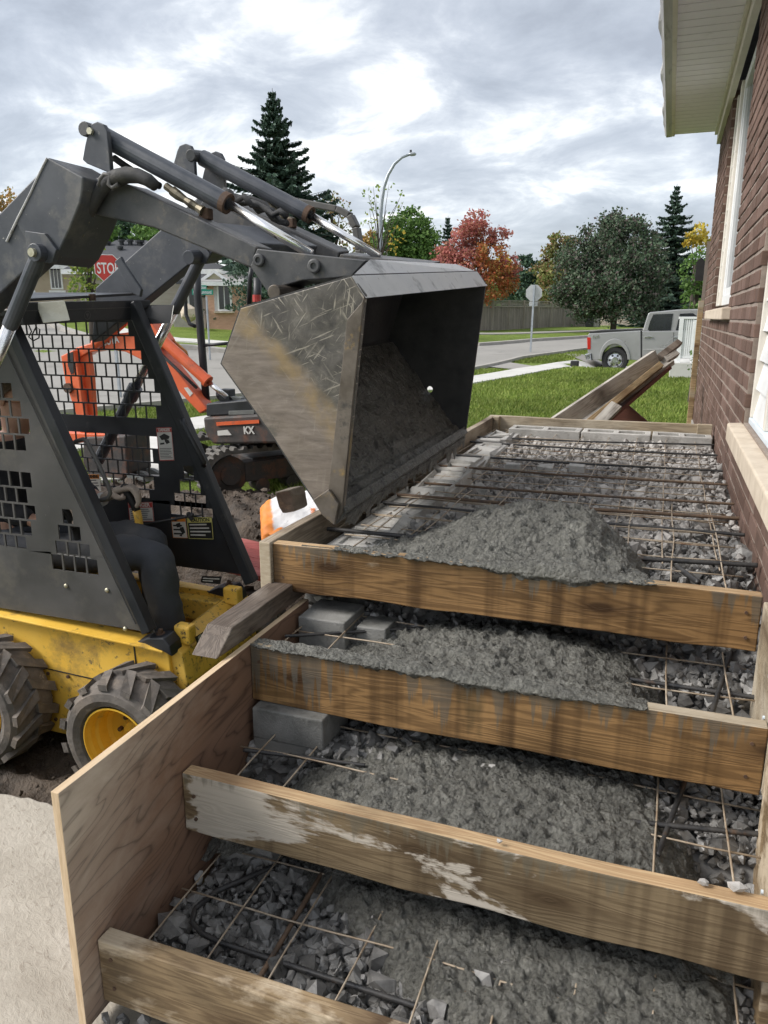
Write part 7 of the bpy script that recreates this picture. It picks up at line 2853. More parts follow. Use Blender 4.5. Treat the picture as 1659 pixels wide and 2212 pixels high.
# ------------------------------------------------------------------ far houses
MAT['tanbrick'] = mk('tan_brick', (0.36, 0.30, 0.215), (0.44, 0.37, 0.275), 1.5, 0.9, bmp=(20, 0.2, 0.01), dirt=((0.30, 0.25, 0.18), 6, 0.55, 0.7))
MAT['greybrick'] = mk('grey_beige_siding', (0.33, 0.30, 0.26), (0.40, 0.365, 0.32), 1.5, 0.9, bmp=(20, 0.2, 0.01), stretch=(1, 1, 8))
MAT['pinkbrick'] = mk('pink_brick', (0.46, 0.27, 0.19), (0.56, 0.35, 0.25), 5, 0.9, bmp=(20, 0.2, 0.01), dirt=((0.40, 0.24, 0.17), 18, 0.55, 0.7), stretch=(1, 1, 3))
MAT['shingle'] = mk('grey_shingles', (0.040, 0.042, 0.048), (0.068, 0.070, 0.078), 5, 0.9, bmp=(14, 0.3, 0.02), stretch=(1, 1, 4))
MAT['shingle2'] = mk('light_shingles', (0.24, 0.235, 0.23), (0.33, 0.325, 0.315), 5, 0.9, bmp=(14, 0.3, 0.02), stretch=(1, 1, 4))
MAT['siding_y'] = mk('pale_yellow_siding', (0.44, 0.41, 0.27), (0.50, 0.47, 0.32), 2, 0.7, bmp=None)


def facade(px, py, dist, turn):
    p0 = pD(px, py, dist)
    d = p0 - CAMP
    a = math.atan2(d[1], d[0]) + math.pi + turn
    n = np.array((math.cos(a), math.sin(a), 0.0))
    return p0, n


def fquad(p0, n, x0, x1, y0, y1, off=0.0):
    """upright rectangle on the facade plane from two sight lines: width from its corners, plumb sides"""
    q = p0 + n * off
    a = pP(x0, y1, q, n)
    b = pP(x1, y1, q, n)
    zt = pP((x0 + x1) / 2, y0, q, n)[2]
    zb = (a[2] + b[2]) / 2
    a[2] = b[2] = zb
    return a, b, zb, zt


def fbox(m, p0, n, x0, x1, y0, y1, off, depth, zbase=None):
    a, b, zb, zt = fquad(p0, n, x0, x1, y0, y1, off)
    if zbase is not None:
        zb = zbase
    A_, B_ = np.array((a[0], a[1], zb)), np.array((b[0], b[1], zb))
    m.prism([A_, B_, np.array((b[0], b[1], zt)), np.array((a[0], a[1], zt))], -n * depth)
    return A_, B_, zt


def far_window(h, p0, n, x0, x1, y0, y1, off, bars=1, panel=None):
    m = MB()
    fbox(m, p0, n, x0, x1, y0, y1, off + 0.05, 0.09)
    w = m.build('window', MAT['white'], h)
    wd = (x1 - x0)
    nb_ = bars + 1
    for k in range(nb_):
        m = MB()
        xa = x0 + wd * (0.10 + 0.82 * k / nb_)
        xb = x0 + wd * (0.10 + 0.82 * (k + 1) / nb_) - wd * 0.07
        fbox(m, p0, n, xa, xb, y0 + (y1 - y0) * 0.07, y1 - (y1 - y0) * 0.07, off + 0.058, 0.03)
        m.build('pane', MAT['glass_far'], w)
    if panel:
        for k in range(4):
            m = MB()
            fbox(m, p0, n, panel[0], panel[1], panel[2] + (panel[3] - panel[2]) * k / 4, panel[2] + (panel[3] - panel[2]) * (k + 0.93) / 4, off + 0.04, 0.06)
            m.build('siding_board', MAT['white'], h)
    return w


# corner house: tan block, big hipped roof, pink brick wing
p0, n = facade(420, 690, 36, R(-14))
zg = min(float(gz(p0[0], p0[1])), p0[2]) - 0.5
H2 = thing('house', (p0[0], p0[1], zg), 'corner house with a grey hipped roof, beige wall and pink brick wing', 'house')
m = MB()
a, b, zt = fbox(m, p0, n, 178, 448, 584, 692, 0.0, 8.0, zg)
m.build('wall', MAT['greybrick'], H2)
rg = np.cross(np.array((0, 0, 1.0)), n)
if rg @ _rt < 0:
    rg = -rg
e0 = np.array((a[0], a[1], zt)) + n * 0.5 - rg * 0.5
e1 = pP(505, 583, p0 + n * 0.5, n)
e1[2] = e0[2]
e2 = e1 - n * 9
e3 = e0 - n * 9
r0 = pP(250, 519, p0 - n * 4, n)
r1 = pP(315, 519, p0 - n * 4, n)
r1[2] = r0[2]
m = MB()
m.add([e0, e1, e2, e3, r0, r1], [(0, 1, 5, 4), (1, 2, 5), (2, 3, 4, 5), (3, 0, 4), (3, 2, 1, 0)])
rf = m.build('roof', MAT['shingle'], H2)
m = MB()
for (u_, v_) in ((e0, e1), (e0, e3)):
    m.bar(u_ + np.array((0, 0, -0.08)), v_ + np.array((0, 0, -0.08)), 0.08, 0.2)
m.build('eave', MAT['white'], H2)
for (x, y, s_) in ((232, 521, 0.16), (262, 517, 0.15), (281, 517, 0.15), (302, 519, 0.2), (259, 532, 0.14)):
    q = pP(x, y, p0 - n * (3.2 if y < 525 else 2.4), n)
    m = MB()
    m.tube([q + np.array((0, 0, -0.5)), q + np.array((0, 0, -0.08))], s_ * 0.7, 8).tube([q + np.array((0, 0, -0.1)), q + np.array((0, 0, 0.0))], s_ * 1.1, 10)
    m.build('roof_vent', MAT['cab'], rf)
m = MB()
fbox(m, p0, n, 382, 448, 586, 612, 0.02, 0.1)
m.build('siding_panel', MAT['siding_y'], H2)
m = MB()
c0, c1, c2_ = pP(380, 606, p0 + n * 1.2, n), pP(446, 606, p0 + n * 1.2, n), pP(420, 586, p0 + n * 0.1, n)
c3_ = pP(446, 586, p0 + n * 0.1, n)
m.add([c0, c1, c3_, c2_, c0 - np.array((0, 0, 0.15)), c1 - np.array((0, 0, 0.15))], [(0, 1, 2, 3), (4, 5, 1, 0)])
m.build('porch_roof', MAT['shingle'], H2, solid=0.06)
m = MB()
fbox(m, p0, n, 407, 428, 618, 672, 0.03, 0.1)
dr = m.build('door', MAT['white'], H2)
m = MB()
fbox(m, p0, n, 410, 425, 621, 669, 0.045, 0.06)
m.build('pane', MAT['glass_far'], dr)
m = MB()
fbox(m, p0, n, 375, 447, 684, 694, 1.4, 1.5, zg)
m.build('porch_step', MAT['kerb'], H2)
m = MB()
fbox(m, p0, n, 307.5, 309.5, 600, 690, 0.06, 0.08)
m.build('downpipe', MAT['white'], H2)
m = MB()
a, b, zt = fbox(m, p0, n, 447, 530, 610, 694, 1.8, 6.0, zg)
m.build('wing_wall', MAT['pinkbrick'], H2)
q0, q1 = np.array((a[0], a[1], zt)) + n * 0.4 - rg * 0.4, np.array((b[0], b[1], zt)) + n * 0.4 + rg * 0.4
t0 = q0 - n * 2.4 + rg * 1.6
t0[2] = pP(490, 588, p0 - n * 0.6, n)[2]
t1 = q1 - n * 2.4 - rg * 0.6
t1[2] = t0[2]
m = MB()
m.add([q0, q1, t1, t0, q0 - n * 5, q1 - n * 5], [(0, 1, 2, 3), (1, 5, 2), (0, 3, 4), (3, 2, 5, 4)])
m.build('wing_roof', MAT['shingle2'], H2, solid=0.05)
m = MB()
m.bar(q0 + np.array((0, 0, -0.07)), q1 + np.array((0, 0, -0.07)), 0.08, 0.16)
m.build('gutter', MAT['white'], H2)
g0, g1, g2 = pP(436, 606, p0 + n * 1.7, n), pP(490, 598, p0 + n * 1.7, n), pP(463, 586, p0 + n * 1.7, n)
g1[2] = g0[2]
m = MB()
m.prism([g0, g1, g2], -n * 1.5)
gb = m.build('gable', MAT['siding_y'], H2)
m = MB()
m.bar(g0 + n * 0.05, g2 + n * 0.05, 0.12, 0.12).bar(g1 + n * 0.05, g2 + n * 0.05, 0.12, 0.12)
m.build('gable_trim', MAT['white'], gb)
far_window(H2, p0, n, 471, 502, 614, 672, 1.8, 1)
m = MB()
fbox(m, p0, n, 464, 471, 612, 672, 1.83, 0.06)
m.build('shutter', MAT['gutter'], H2)
m = MB()
fbox(m, p0, n, 462, 506, 672.5, 676, 1.95, 0.2)
m.build('window_sill', MAT['sill'], H2)

p0, n = facade(90, 650, 44, R(-10))
zg = min(float(gz(p0[0], p0[1])), p0[2]) - 0.6
H1 = thing('house', (p0[0], p0[1], zg), 'tan brick house with two white windows behind the loader cab', 'house')
m = MB()
a, b, zt = fbox(m, p0, n, 22, 168, 574, 665, 0.0, 8.0, zg)
m.build('wall', MAT['tanbrick'], H1)
rg = np.cross(np.array((0, 0, 1.0)), n)
if rg @ _rt < 0:
    rg = -rg
e0 = np.array((a[0], a[1], zt)) + n * 0.6 - rg * 0.8
e1 = np.array((b[0], b[1], zt)) + n * 0.6 + rg * 0.5
r0 = (e0 - n * 4.6) + rg * 2.5 + np.array((0, 0, 1.5))
r1 = (e1 - n * 4.6) - rg * 2.0 + np.array((0, 0, 1.5))
m = MB()
m.add([e0, e1, e1 - n * 9, e0 - n * 9, r0, r1], [(0, 1, 5, 4), (1, 2, 5), (2, 3, 4, 5), (3, 0, 4), (3, 2, 1, 0)])
m.build('roof', MAT['shingle'], H1)
m = MB()
m.bar(e0 + np.array((0, 0, -0.08)), e1 + np.array((0, 0, -0.08)), 0.08, 0.18)
m.build('eave', MAT['white'], H1)
far_window(H1, p0, n, 45, 72, 580, 625, 0.0, 1, (43, 76, 627, 646))
far_window(H1, p0, n, 110, 137, 577, 625, 0.0, 2, (106, 142, 627, 646))

# ------------------------------------------------------------------ board fence
MAT['fence'] = mk('grey_fence_boards', (0.20, 0.175, 0.15), (0.31, 0.275, 0.24), 3, 0.9, bmp=(20, 0.3, 0.01), island=0.14, stretch=(1, 1, 0.3))
MAT['fence_post'] = mk('fence_post_wood', (0.29, 0.26, 0.22), (0.38, 0.34, 0.29), 3, 0.9, bmp=(20, 0.3, 0.01), stretch=(1, 1, 0.3))


def fence(A_, B_, h, npost, label, brace=False, group=None):
    A_, B_ = np.array(A_, float), np.array(B_, float)
    t = thing('board_fence', ((A_ + B_) / 2)[:2].tolist() + [min(A_[2], B_[2])], label, 'fence', group)
    d = (B_ - A_)
    d[2] = 0
    Lf = np.linalg.norm(d)
    d /= Lf
    nr = np.array((d[1], -d[0], 0))
    if nr @ (CAMP - A_) < 0:
        nr = -nr
    for i in range(npost + 1):
        p = A_ + (B_ - A_) * i / npost
        zb = float(gz(p[0], p[1])) - 0.2
        m = MB()
        m.bar(np.array((p[0], p[1], zb)) + nr * 0.05, np.array((p[0], p[1], p[2] + h + 0.06)) + nr * 0.05, 0.12, 0.12, (1, 0, 0))
        m.build('post', MAT['fence_post'], t)
    for i in range(npost):
        a = A_ + (B_ - A_) * i / npost
        b = A_ + (B_ - A_) * (i + 1) / npost
        m = MB()
        nb_ = 16
        for k in range(nb_):
            p = a + (b - a) * (k + 0.5) / nb_
            zb = float(gz(p[0], p[1])) - 0.15
            w_ = np.linalg.norm((b - a)[:2]) / nb_ * 0.94
            p = p + nr * (0.012 * (k % 2))
            zt_ = p[2] + h * (0.80 if not brace else 0.98)
            m.add([p - d * w_ / 2 + np.array((0, 0, zb - p[2])), p + d * w_ / 2 + np.array((0, 0, zb - p[2])), p + d * w_ / 2 + np.array((0, 0, zt_ - p[2])), p - d * w_ / 2 + np.array((0, 0, zt_ - p[2]))], [(0, 1, 2, 3)])
        bd = m.build('boards', MAT['fence'], t, solid=0.02)
        tag(bd, kind='stuff')
        m = MB()
        m.bar(a + nr * 0.05 + np.array((0, 0, h + 0.02)), b + nr * 0.05 + np.array((0, 0, h + 0.02)), 0.09, 0.05)
        if not brace:
            m.bar(a + nr * 0.05 + np.array((0, 0, h * 0.81)), b + nr * 0.05 + np.array((0, 0, h * 0.81)), 0.05, 0.08)
            for k in range(5):
                z_ = h * (0.86 + 0.028 * k)
                m.bar(a + np.array((0, 0, z_)), b + np.array((0, 0, z_)), 0.02, 0.035)
        m.build('rail', MAT['fence_post'], t)
        if brace:
            m = MB()
            m.bar(a + nr * 0.06 + np.array((0, 0, 0.1)), b + nr * 0.06 + np.array((0, 0, h * 0.9)), 0.05, 0.09)
            m.build('brace', MAT['fence_post'], t)
            m = MB()
            m.bar(a + nr * 0.09 + np.array((0, 0, h * 0.9)), b + nr * 0.09 + np.array((0, 0, 0.1)), 0.05, 0.09)
            m.build('brace', MAT['fence_post'], t)
    return t


fence(pD(985, 714, 46), pD(1267, 704, 62), 1.72, 9, 'grey board fence with slatted top behind the dark stop sign', group='board fences along the far pavement')
fence(pD(1296, 702, 70), pD(1462, 696, 62), 1.62, 7, 'grey fence with diagonal braces behind the truck', True, group='board fences along the far pavement')
for k, x in enumerate((1273, 1287)):
    p = pD(x, 706, 58)
    zb = float(gz(p[0], p[1]))
    m = MB()
    m.prism([(p[0] - 0.26, p[1] - 0.28, zb), (p[0] + 0.26, p[1] - 0.28, zb), (p[0] + 0.32, p[1] - 0.34, zb + 1.0), (p[0] - 0.32, p[1] - 0.34, zb + 1.0)], (0, 0.6, 0))
    m.box((p[0] - 0.35, p[1] - 0.40, zb + 1.0), (p[0] + 0.35, p[1] + 0.30, zb + 1.08))
    m.build('wheelie_bin', MAT['cab'] if k == 0 else MAT['tread'], bev=0.03, top=(('black bin at the end of the slatted fence', 'greenish grey bin beside the black one under the maple')[k], 'bin', 'bins at the fence end'))

# ------------------------------------------------------------------ signs and lamp
MAT['galv'] = mk('galvanised_steel', (0.30, 0.33, 0.36), (0.42, 0.45, 0.48), 6, 0.45, 0.4, bmp=None)
MAT['sign_red'] = mk('stop_red', (0.50, 0.035, 0.030), (0.56, 0.05, 0.04), 4, 0.4, bmp=None)
MAT['sign_back'] = mk('sign_aluminium', (0.42, 0.43, 0.42), (0.52, 0.53, 0.52), 3, 0.5, 0.3, bmp=None, dirt=((0.33, 0.34, 0.33), 4, 0.55, 0.75))
MAT['sign_green'] = mk('sign_green', (0.015, 0.22, 0.15), (0.02, 0.27, 0.18), 4, 0.4, bmp=None)


def octagon(c, r_, nrm, depth):
    nrm = np.array(nrm, float)
    nrm /= np.linalg.norm(nrm)
    x = np.cross(np.array((0, 0, 1.0)), nrm)
    x /= np.linalg.norm(x)
    y = np.cross(nrm, x)
    return [c + r_ * (math.cos(math.pi / 8 + math.pi / 4 * k) * x + math.sin(math.pi / 8 + math.pi / 4 * k) * y) for k in range(8)], x, y, nrm


cs = pD(233.5, 579, 15.0)
zb = float(gz(cs[0], cs[1]))
st = thing('stop_sign', (cs[0], cs[1], zb), 'red octagonal STOP sign on a steel post behind the loader', 'sign')
nrm = CAMP - cs
nrm[2] = 0
ro = 26.5 / FPX * 15.0 * 1.03
oc, x_, y_, n_ = octagon(cs, ro, nrm, 0)
m = MB()
m.prism(oc, -n_ * 0.004)
pl_ = m.build('plate', MAT['sign_white'], st)
oc2, *_ = octagon(cs + n_ * 0.003, ro * 0.945, nrm, 0)
m = MB()
m.add(oc2, [tuple(range(8))])
m.build('red_field', MAT['sign_red'], pl_)
w_ = 1.53 * ro
text('lettering', 'STOP', ro * 1.05, cs + n_ * 0.006 - x_ * w_ / 2 - y_ * ro * 0.37, x_, y_, MAT['sign_white'], pl_, 0.0005, 1.0, 0.004, fit=w_)
m = MB()
pb_ = np.array((cs[0], cs[1], zb - 0.2)) - n_ * 0.03 + x_ * 0.02
m.bar(pb_, np.array((cs[0], cs[1], cs[2] + ro * 0.9)) - n_ * 0.03, 0.045, 0.045, (1, 0, 0))
m.build('post', MAT['galv'], st)

cs = pD(1153.5, 633, 29.2)
zb = float(gz(cs[0], cs[1]))
st = thing('stop_sign', (cs[0], cs[1], zb), 'bare grey back of an octagonal sign on a post by the road', 'sign')
nrm = CAMP - cs
nrm[2] = 0
oc, x_, y_, n_ = octagon(cs, 17.3 / FPX * 29.5, nrm, 0)
m = MB()
m.prism(oc, n_ * 0.006)
m.build('plate', MAT['sign_back'], st)
m = MB()
tb = cs - y_ * 0.385
m.prism([tb - x_ * 0.155 + y_ * 0.08, tb + x_ * 0.155 + y_ * 0.08, tb + x_ * 0.15 - y_ * 0.07, tb - x_ * 0.15 - y_ * 0.07], -n_ * 0.004)
m.build('tab_plate', MAT['sign_back'], st)
m = MB()
bt = pD(1145, 772, 29.2)
m.bar(np.array((bt[0], bt[1], min(zb, bt[2]) - 0.2)) + n_ * 0.04, np.array((cs[0], cs[1], cs[2] + 0.27)) + n_ * 0.04, 0.07, 0.06, (1, 0, 0))
m.build('post', MAT['galv'], st)

# street name sign
cs = pD(446, 640, 24)
zb = float(gz(cs[0], cs[1]))
st = thing('street_sign', (cs[0], cs[1], zb), 'green street name sign on a thin post before the pink brick house', 'sign')
nrm = CAMP - cs
nrm[2] = 0
n_ = nrm / np.linalg.norm(nrm)
x_ = np.cross(np.array((0, 0, 1.0)), n_)
y_ = np.array((0, 0, 1.0))
m = MB()
ft_ = pD(451.5, 736, 24)
m.tube([np.array((ft_[0], ft_[1], min(zb, ft_[2]) - 0.1)), np.array((cs[0], cs[1], cs[2]))], 0.028, 8)
m.build('post', MAT['galv'], st)
for k, (xa, xb, ya, yb, txt) in enumerate(((415, 461, 626.5, 637, 'C   Drummond'), (430, 446.5, 617, 626, 'rdon'))):
    a, b = pD(xa, yb, 24), pD(xb, yb, 24)
    hgt = (yb - ya) / FPX * 24
    m = MB()
    m.prism([a, b, b + y_ * hgt, a + y_ * hgt], n_ * 0.01)
    bl = m.build('name_blade', MAT['sign_green'], st)
    wd = np.linalg.norm(b - a)
    text('lettering', txt, hgt * 0.95, a + n_ * 0.014 + y_ * hgt * 0.2 + (b - a) * 0.05, b - a, y_, MAT['sign_white'], bl, 0.0005, 1.0, 0.002, fit=wd * 0.86)

# street lamp
lp = pD(822, 686, 43)
zb = float(gz(lp[0], lp[1]))
sl_ = thing('street_lamp', (lp[0], lp[1], zb), 'tall grey street lamp with a curved arm', 'street lamp')
px_pts = [(822, 560), (822, 470), (824, 440), (829, 405), (838, 378), (852, 354), (868, 340), (884, 334)]
pts = [np.array((lp[0], lp[1], zb - 0.1))] + [pP(x, y, lp, CAMP - lp) for x, y in px_pts]
m = MB()
m.tube(pts, [0.17, 0.13, 0.11, 0.10, 0.095, 0.085, 0.08, 0.07, 0.06], 10)
m.build('pole', MAT['galv'], sl_, smooth=True)
a, b = pP(881, 334, lp, CAMP - lp), pP(899, 331, lp, CAMP - lp)
m = MB()
m.tube([a, a * 0.6 + b * 0.4, b * 0.85 + a * 0.15, b], [0.07, 0.15, 0.14, 0.05], 10)
for i, v in enumerate(m.V):
    m.V[i] = np.array((v[0], v[1], a[2] + (v[2] - a[2]) * 0.62))
m.build('luminaire', MAT['galv'], sl_, smooth=True)
m = MB()
c = a * 0.65 + b * 0.35
m.tube([c + np.array((0, 0, 0.05)), c + np.array((0, 0, 0.20))], 0.06, 8)
m.build('photocell', MAT['cab'], sl_)

# ------------------------------------------------------------------ pickup truck in the next driveway
YT = 25.8
MAT['truck'] = mk('pewter_car_paint', (0.30, 0.30, 0.298), (0.34, 0.34, 0.338), 1.2, 0.32, 0.3, bmp=None, coat=0.6)
MAT['taillight'] = mk('red_tail_lamp', (0.42, 0.02, 0.015), (0.5, 0.03, 0.02), 5, 0.2, bmp=None)
MAT['carchrome'] = mk('bumper_chrome', (0.55, 0.56, 0.58), (0.65, 0.66, 0.68), 5, 0.18, 0.9, bmp=None)


def dq(*pts):
    return [(1227.7 + 0.2 * x, 630 + 0.2 * y) for x, y in pts]


tb = pY(*dq((500, 800))[0], YT)
TK = thing('pickup_truck', (tb[0] + 1.5, YT + 0.9, -0.80), 'grey crew cab pickup truck parked behind the white railing', 'truck')
arch = [(500 + 142 * math.cos(a), 735 + -165 * math.sin(a)) for a in np.linspace(math.pi, 0, 13)]
arch2 = [(2000 + 142 * math.cos(a), 735 + -165 * math.sin(a)) for a in np.linspace(math.pi, 0, 13)]


def tprism(poly, y0, dep, name, mat, bev=0.02, parent=None):
    m = MB()
    m.prism(Q(dq(*poly), y0), (0, dep, 0))
    return m.build(name, MAT[mat], parent or TK, bev=bev)


bed = tprism([(212, 470), (222, 452), (782, 420), (786, 745)] + arch[::-1] + [(335, 735), (215, 735), (208, 640)], YT, 1.85, 'cargo_bed', 'truck')
cab_ = tprism([(796, 745), (796, 428), (1480, 416), (1640, 420), (1900, 440), (2180, 470), (2200, 735), (2150, 735)] + arch2[::-1] + [(1850, 745)], YT, 1.85, 'cab', 'truck')
tprism([(800, 430), (862, 236), (885, 222), (1200, 192), (1470, 186), (1640, 418)], YT + 0.10, 1.65, 'roof', 'truck', 0.03)
tprism([(918, 246), (1132, 236), (1106, 424), (872, 424), (858, 408), (884, 320)], YT + 0.085, 0.02, 'side_window', 'glass_far', 0.0)
tprism([(1205, 238), (1345, 232), (1440, 300), (1560, 410), (1160, 418)], YT + 0.085, 0.02, 'side_window', 'glass_far', 0.0)
tprism([(224, 455), (232, 432), (330, 420), (782, 404), (782, 422)], YT + 0.06, 1.7, 'bed_cover', 'black', 0.01)
tprism([(202, 492), (242, 496), (240, 625), (206, 622)], YT - 0.015, 0.12, 'tail_light', 'taillight', 0.01)
tprism([(178, 676), (238, 666), (250, 742), (184, 738)], YT - 0.02, 1.9, 'bumper', 'carchrome', 0.02)
tprism([(242, 668), (252, 668), (258, 742), (250, 742)], YT - 0.022, 0.3, 'bumper_trim', 'black', 0.0)
for (x0, x1) in ((822, 915), (1138, 1180)):
    tprism([(x0, 484), (x1, 482), (x1, 500), (x0, 502)], YT - 0.03, 0.03, 'door_handle', 'carchrome', 0.004)
tprism([(808, 622), (1600, 598), (1600, 606), (808, 630)], YT - 0.012, 0.02, 'side_moulding', 'gutter', 0.0)
for x in (790, 1135):
    tprism([(x, 440), (x + 6, 440), (x + 5, 742), (x - 3, 742)] if x > 1000 else [(783, 425), (797, 425), (797, 744), (781, 744)], YT - 0.002, 0.01, 'door_gap', 'black', 0.0)
# flared wheel arch lip
m = MB()
ring_o = [(500 + 168 * math.cos(a), 735 - 232 * math.sin(a) * 0.98) for a in np.linspace(math.pi, 0, 15)]
ring_i = [(500 + 140 * math.cos(a), 735 - 170 * math.sin(a)) for a in np.linspace(math.pi, 0, 15)]
m.prism(Q(dq(*(ring_o + ring_i[::-1])), YT - 0.035), (0, 0.05, 0))
m.build('wheel_arch', MAT['truck'], TK, bev=0.015)
q_ = Q(dq((255, 508), (350, 500)), YT - 0.012)
text('badge', '4x4', 0.15, q_[0], q_[1] - q_[0], (0, 0, 1), MAT['carchrome'], TK, 0.003, 1.0, 0.004)
for cx in (500, 2000):
    wcn = pY(*dq((cx, 742))[0], YT)
    rw = 128 * 0.2 / FPX * 26.2
    m = MB()
    m.lathe([(0.05, rw * 0.58), (0.0, rw * 0.70), (0.0, rw * 0.92), (0.03, rw), (0.24, rw), (0.27, rw * 0.9), (0.27, rw * 0.5)], wcn + np.array((0, 0.02, 0)), (0, 1, 0), 28)
    wo = m.build('wheel', MAT['black'], TK)
    m = MB()
    m.lathe([(0.045, rw * 0.60), (0.03, rw * 0.56), (0.07, rw * 0.50), (0.05, rw * 0.26), (0.02, rw * 0.22), (0.02, 0)], wcn + np.array((0, 0.02, 0)), (0, 1, 0), 24)
    rm = m.build('rim', MAT['carchrome'], wo)
    for k in range(6):
        a = 2 * math.pi * k / 6
        c = wcn + np.array((math.cos(a) * rw * 0.39, 0.072, math.sin(a) * rw * 0.39))
        m = MB()
        m.tube([c, c + np.array((0, 0.01, 0))], rw * 0.085, 10)
        m.build('rim_hole', MAT['black'], rm)
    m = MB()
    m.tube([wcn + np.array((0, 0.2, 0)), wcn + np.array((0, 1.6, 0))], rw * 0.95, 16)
    m.build('underbody_shade', MAT['black'], wo)  # black drum added between the wheels, standing in for underbody shade

# ------------------------------------------------------------------ white railing in front of the truck
YRL = 20.5
rl = thing('white_railing', (0.35, YRL, -0.8), 'white metal railing of the next doorstep in front of the truck', 'railing')


def rpt(x, y, Y=YRL):
    return pY(1227.7 + 0.2 * x, 630 + 0.2 * y, Y)


zt_, zb_ = rpt(1190, 305)[2], rpt(1190, 745)[2]
for x, w_ in ((1208, 0.10), (1358, 0.06), (1425, 0.09)):
    c = rpt(x, 500)
    m = MB()
    m.box((c[0] - w_ / 2, YRL - 0.045, zb_ - 0.05), (c[0] + w_ / 2, YRL + 0.045, zt_ + (0.02 if w_ > 0.08 else 0)))
    m.build('post', MAT['white'], rl, bev=0.004)
a, b = rpt(1190, 305), rpt(1470, 305)
m = MB()
m.box((a[0], YRL - 0.04, zt_ + 0.021), (b[0], YRL + 0.04, zt_ + 0.075))
m.build('top_rail', MAT['white'], rl, bev=0.004)
m = MB()
m.box((a[0] + 0.08, YRL - 0.025, zb_ + 0.06), (b[0], YRL + 0.025, zb_ + 0.11))
m.build('bottom_rail', MAT['white'], rl)
for k in range(5):
    c = rpt(1246 + 22 * k, 500)
    m = MB()
    m.box((c[0] - 0.018, YRL - 0.018, zb_ + 0.11), (c[0] + 0.018, YRL + 0.018, zt_ + 0.021))
    m.build('picket', MAT['white'], rl)
for k in range(3):
    m = MB()
    m.box((rpt(1222, 500)[0] - 0.018, YRL + 0.34 * (k + 1) - 0.018, zb_ + 0.11), (rpt(1222, 500)[0] + 0.018, YRL + 0.34 * (k + 1) + 0.018, zt_ + 0.021))
    m.build('picket', MAT['white'], rl)
m = MB()
m.box((rpt(1222, 500)[0] - 0.03, YRL + 0.045, zt_ + 0.021), (rpt(1222, 500)[0] + 0.03, YRL + 1.2, zt_ + 0.07))
m.build('side_rail', MAT['white'], rl)
m = MB()
m.box((a[0] - 0.1, YRL - 0.2, -0.95), (b[0] + 2.5, YRL + 2.0, zb_ - 0.045))
tag(m.build('doorstep', MAT['walk'], bev=0.01), kind='structure')

# ------------------------------------------------------------------ heap of old timber propped on the lawn
A0_ = pY(1238, 905, 6.05)
B0_ = pY(1433, 780, 6.75)
ax_ = (B0_ - A0_) / np.linalg.norm(B0_ - A0_)
view = (CAMP - (A0_ + B0_) / 2)
view /= np.linalg.norm(view)
sidev = np.cross(ax_, view)
sidev /= np.linalg.norm(sidev)
if sidev[2] < 0:
    sidev = -sidev
facev = np.cross(sidev, ax_)
if facev @ view < 0:
    facev = -facev


def leanboard(c0, c1, w_, th_, roll_, mat, label, low=-0.80):
    """board along c0-c1, prolonged down to the ground"""
    c0, c1 = np.array(c0), np.array(c1)
    d = (c1 - c0) / np.linalg.norm(c1 - c0)
    k = (c0[2] - low) / d[2] if low > -5 else 0
    if k > 0:
        c0 = c0 - d * (k - 0.03)
    up = facev * math.cos(roll_) + sidev * math.sin(roll_)
    m = MB()
    m.bar(c0, c1, w_, th_, up)
    V0 = np.array(m.V)
    ctr = V0.mean(0)
    # local frame with the grain along X
    xa = d
    za = up - xa * (up @ xa)
    za /= np.linalg.norm(za)
    ya = np.cross(za, xa)
    Mx = Matrix(((xa[0], ya[0], za[0], ctr[0]), (xa[1], ya[1], za[1], ctr[1]), (xa[2], ya[2], za[2], ctr[2]), (0, 0, 0, 1)))
    L_ = np.linalg.norm(c1 - c0)
    mb = MB()
    mb.box((-L_ / 2, -w_ / 2, -th_ / 2), (L_ / 2, w_ / 2, th_ / 2))
    me = bpy.data.meshes.new('old_plank')
    setmesh(me, mb.V, mb.F)
    o = link('old_plank', me, mat, bev=0.004)
    o.matrix_world = Mx
    OFF[o.name] = np.zeros(3)
    return tag(o, label, 'plank', 'old timber propped on the lawn')


def lp_(x, y, Y):
    return pY(1227.7 + 0.2 * x, 630 + 0.2 * y, Y)


leanboard(lp_(100, 1310, 6.05), lp_(955, 735, 6.78), 0.165, 0.045, R(-18), MAT['old'], 'wide grey weathered plank on top of the propped timber')
leanboard(lp_(330, 1330, 6.0), lp_(985, 805, 6.70), 0.05, 0.075, R(15), MAT['splint'], 'split yellowish beam along the front of the propped timber')
leanboard(lp_(300, 1330, 6.12), lp_(1085, 760, 6.85), 0.11, 0.04, R(60), MAT['old'], 'grey plank edge below the wide one with a sawn end')
leanboard(lp_(480, 1320, 6.2), lp_(1050, 830, 6.80), 0.12, 0.03, R(75), MAT['darkred'], 'dark red board on the shaded underside of the timber')
leanboard(lp_(980, 715, 6.8), lp_(1195, 552, 7.05), 0.055, 0.05, R(20), MAT['stake'], 'upper thin stick poking out past the plank ends', low=-9)
leanboard(lp_(1040, 745, 6.8), lp_(1165, 668, 6.95), 0.055, 0.05, R(20), MAT['old'], 'lower short stick poking out past the plank ends', low=-9)
leanboard(lp_(400, 1350, 5.95), lp_(520, 1225, 6.05), 0.09, 0.04, R(30), MAT['old'], 'short grey board end leaning at the front of the timber')
m = MB()
m.prism([lp_(600, 1225, 6.45), lp_(640, 1220, 6.45), lp_(900, 1440, 6.45), lp_(900, 1640, 6.45), lp_(440, 1640, 6.45), lp_(470, 1360, 6.45)], (0, 0.04, 0))
m.build('prop_board', MAT['darkred'], bev=0.003, top=('dark red triangular board standing under the propped timber', 'plank', 'old timber propped on the lawn'))
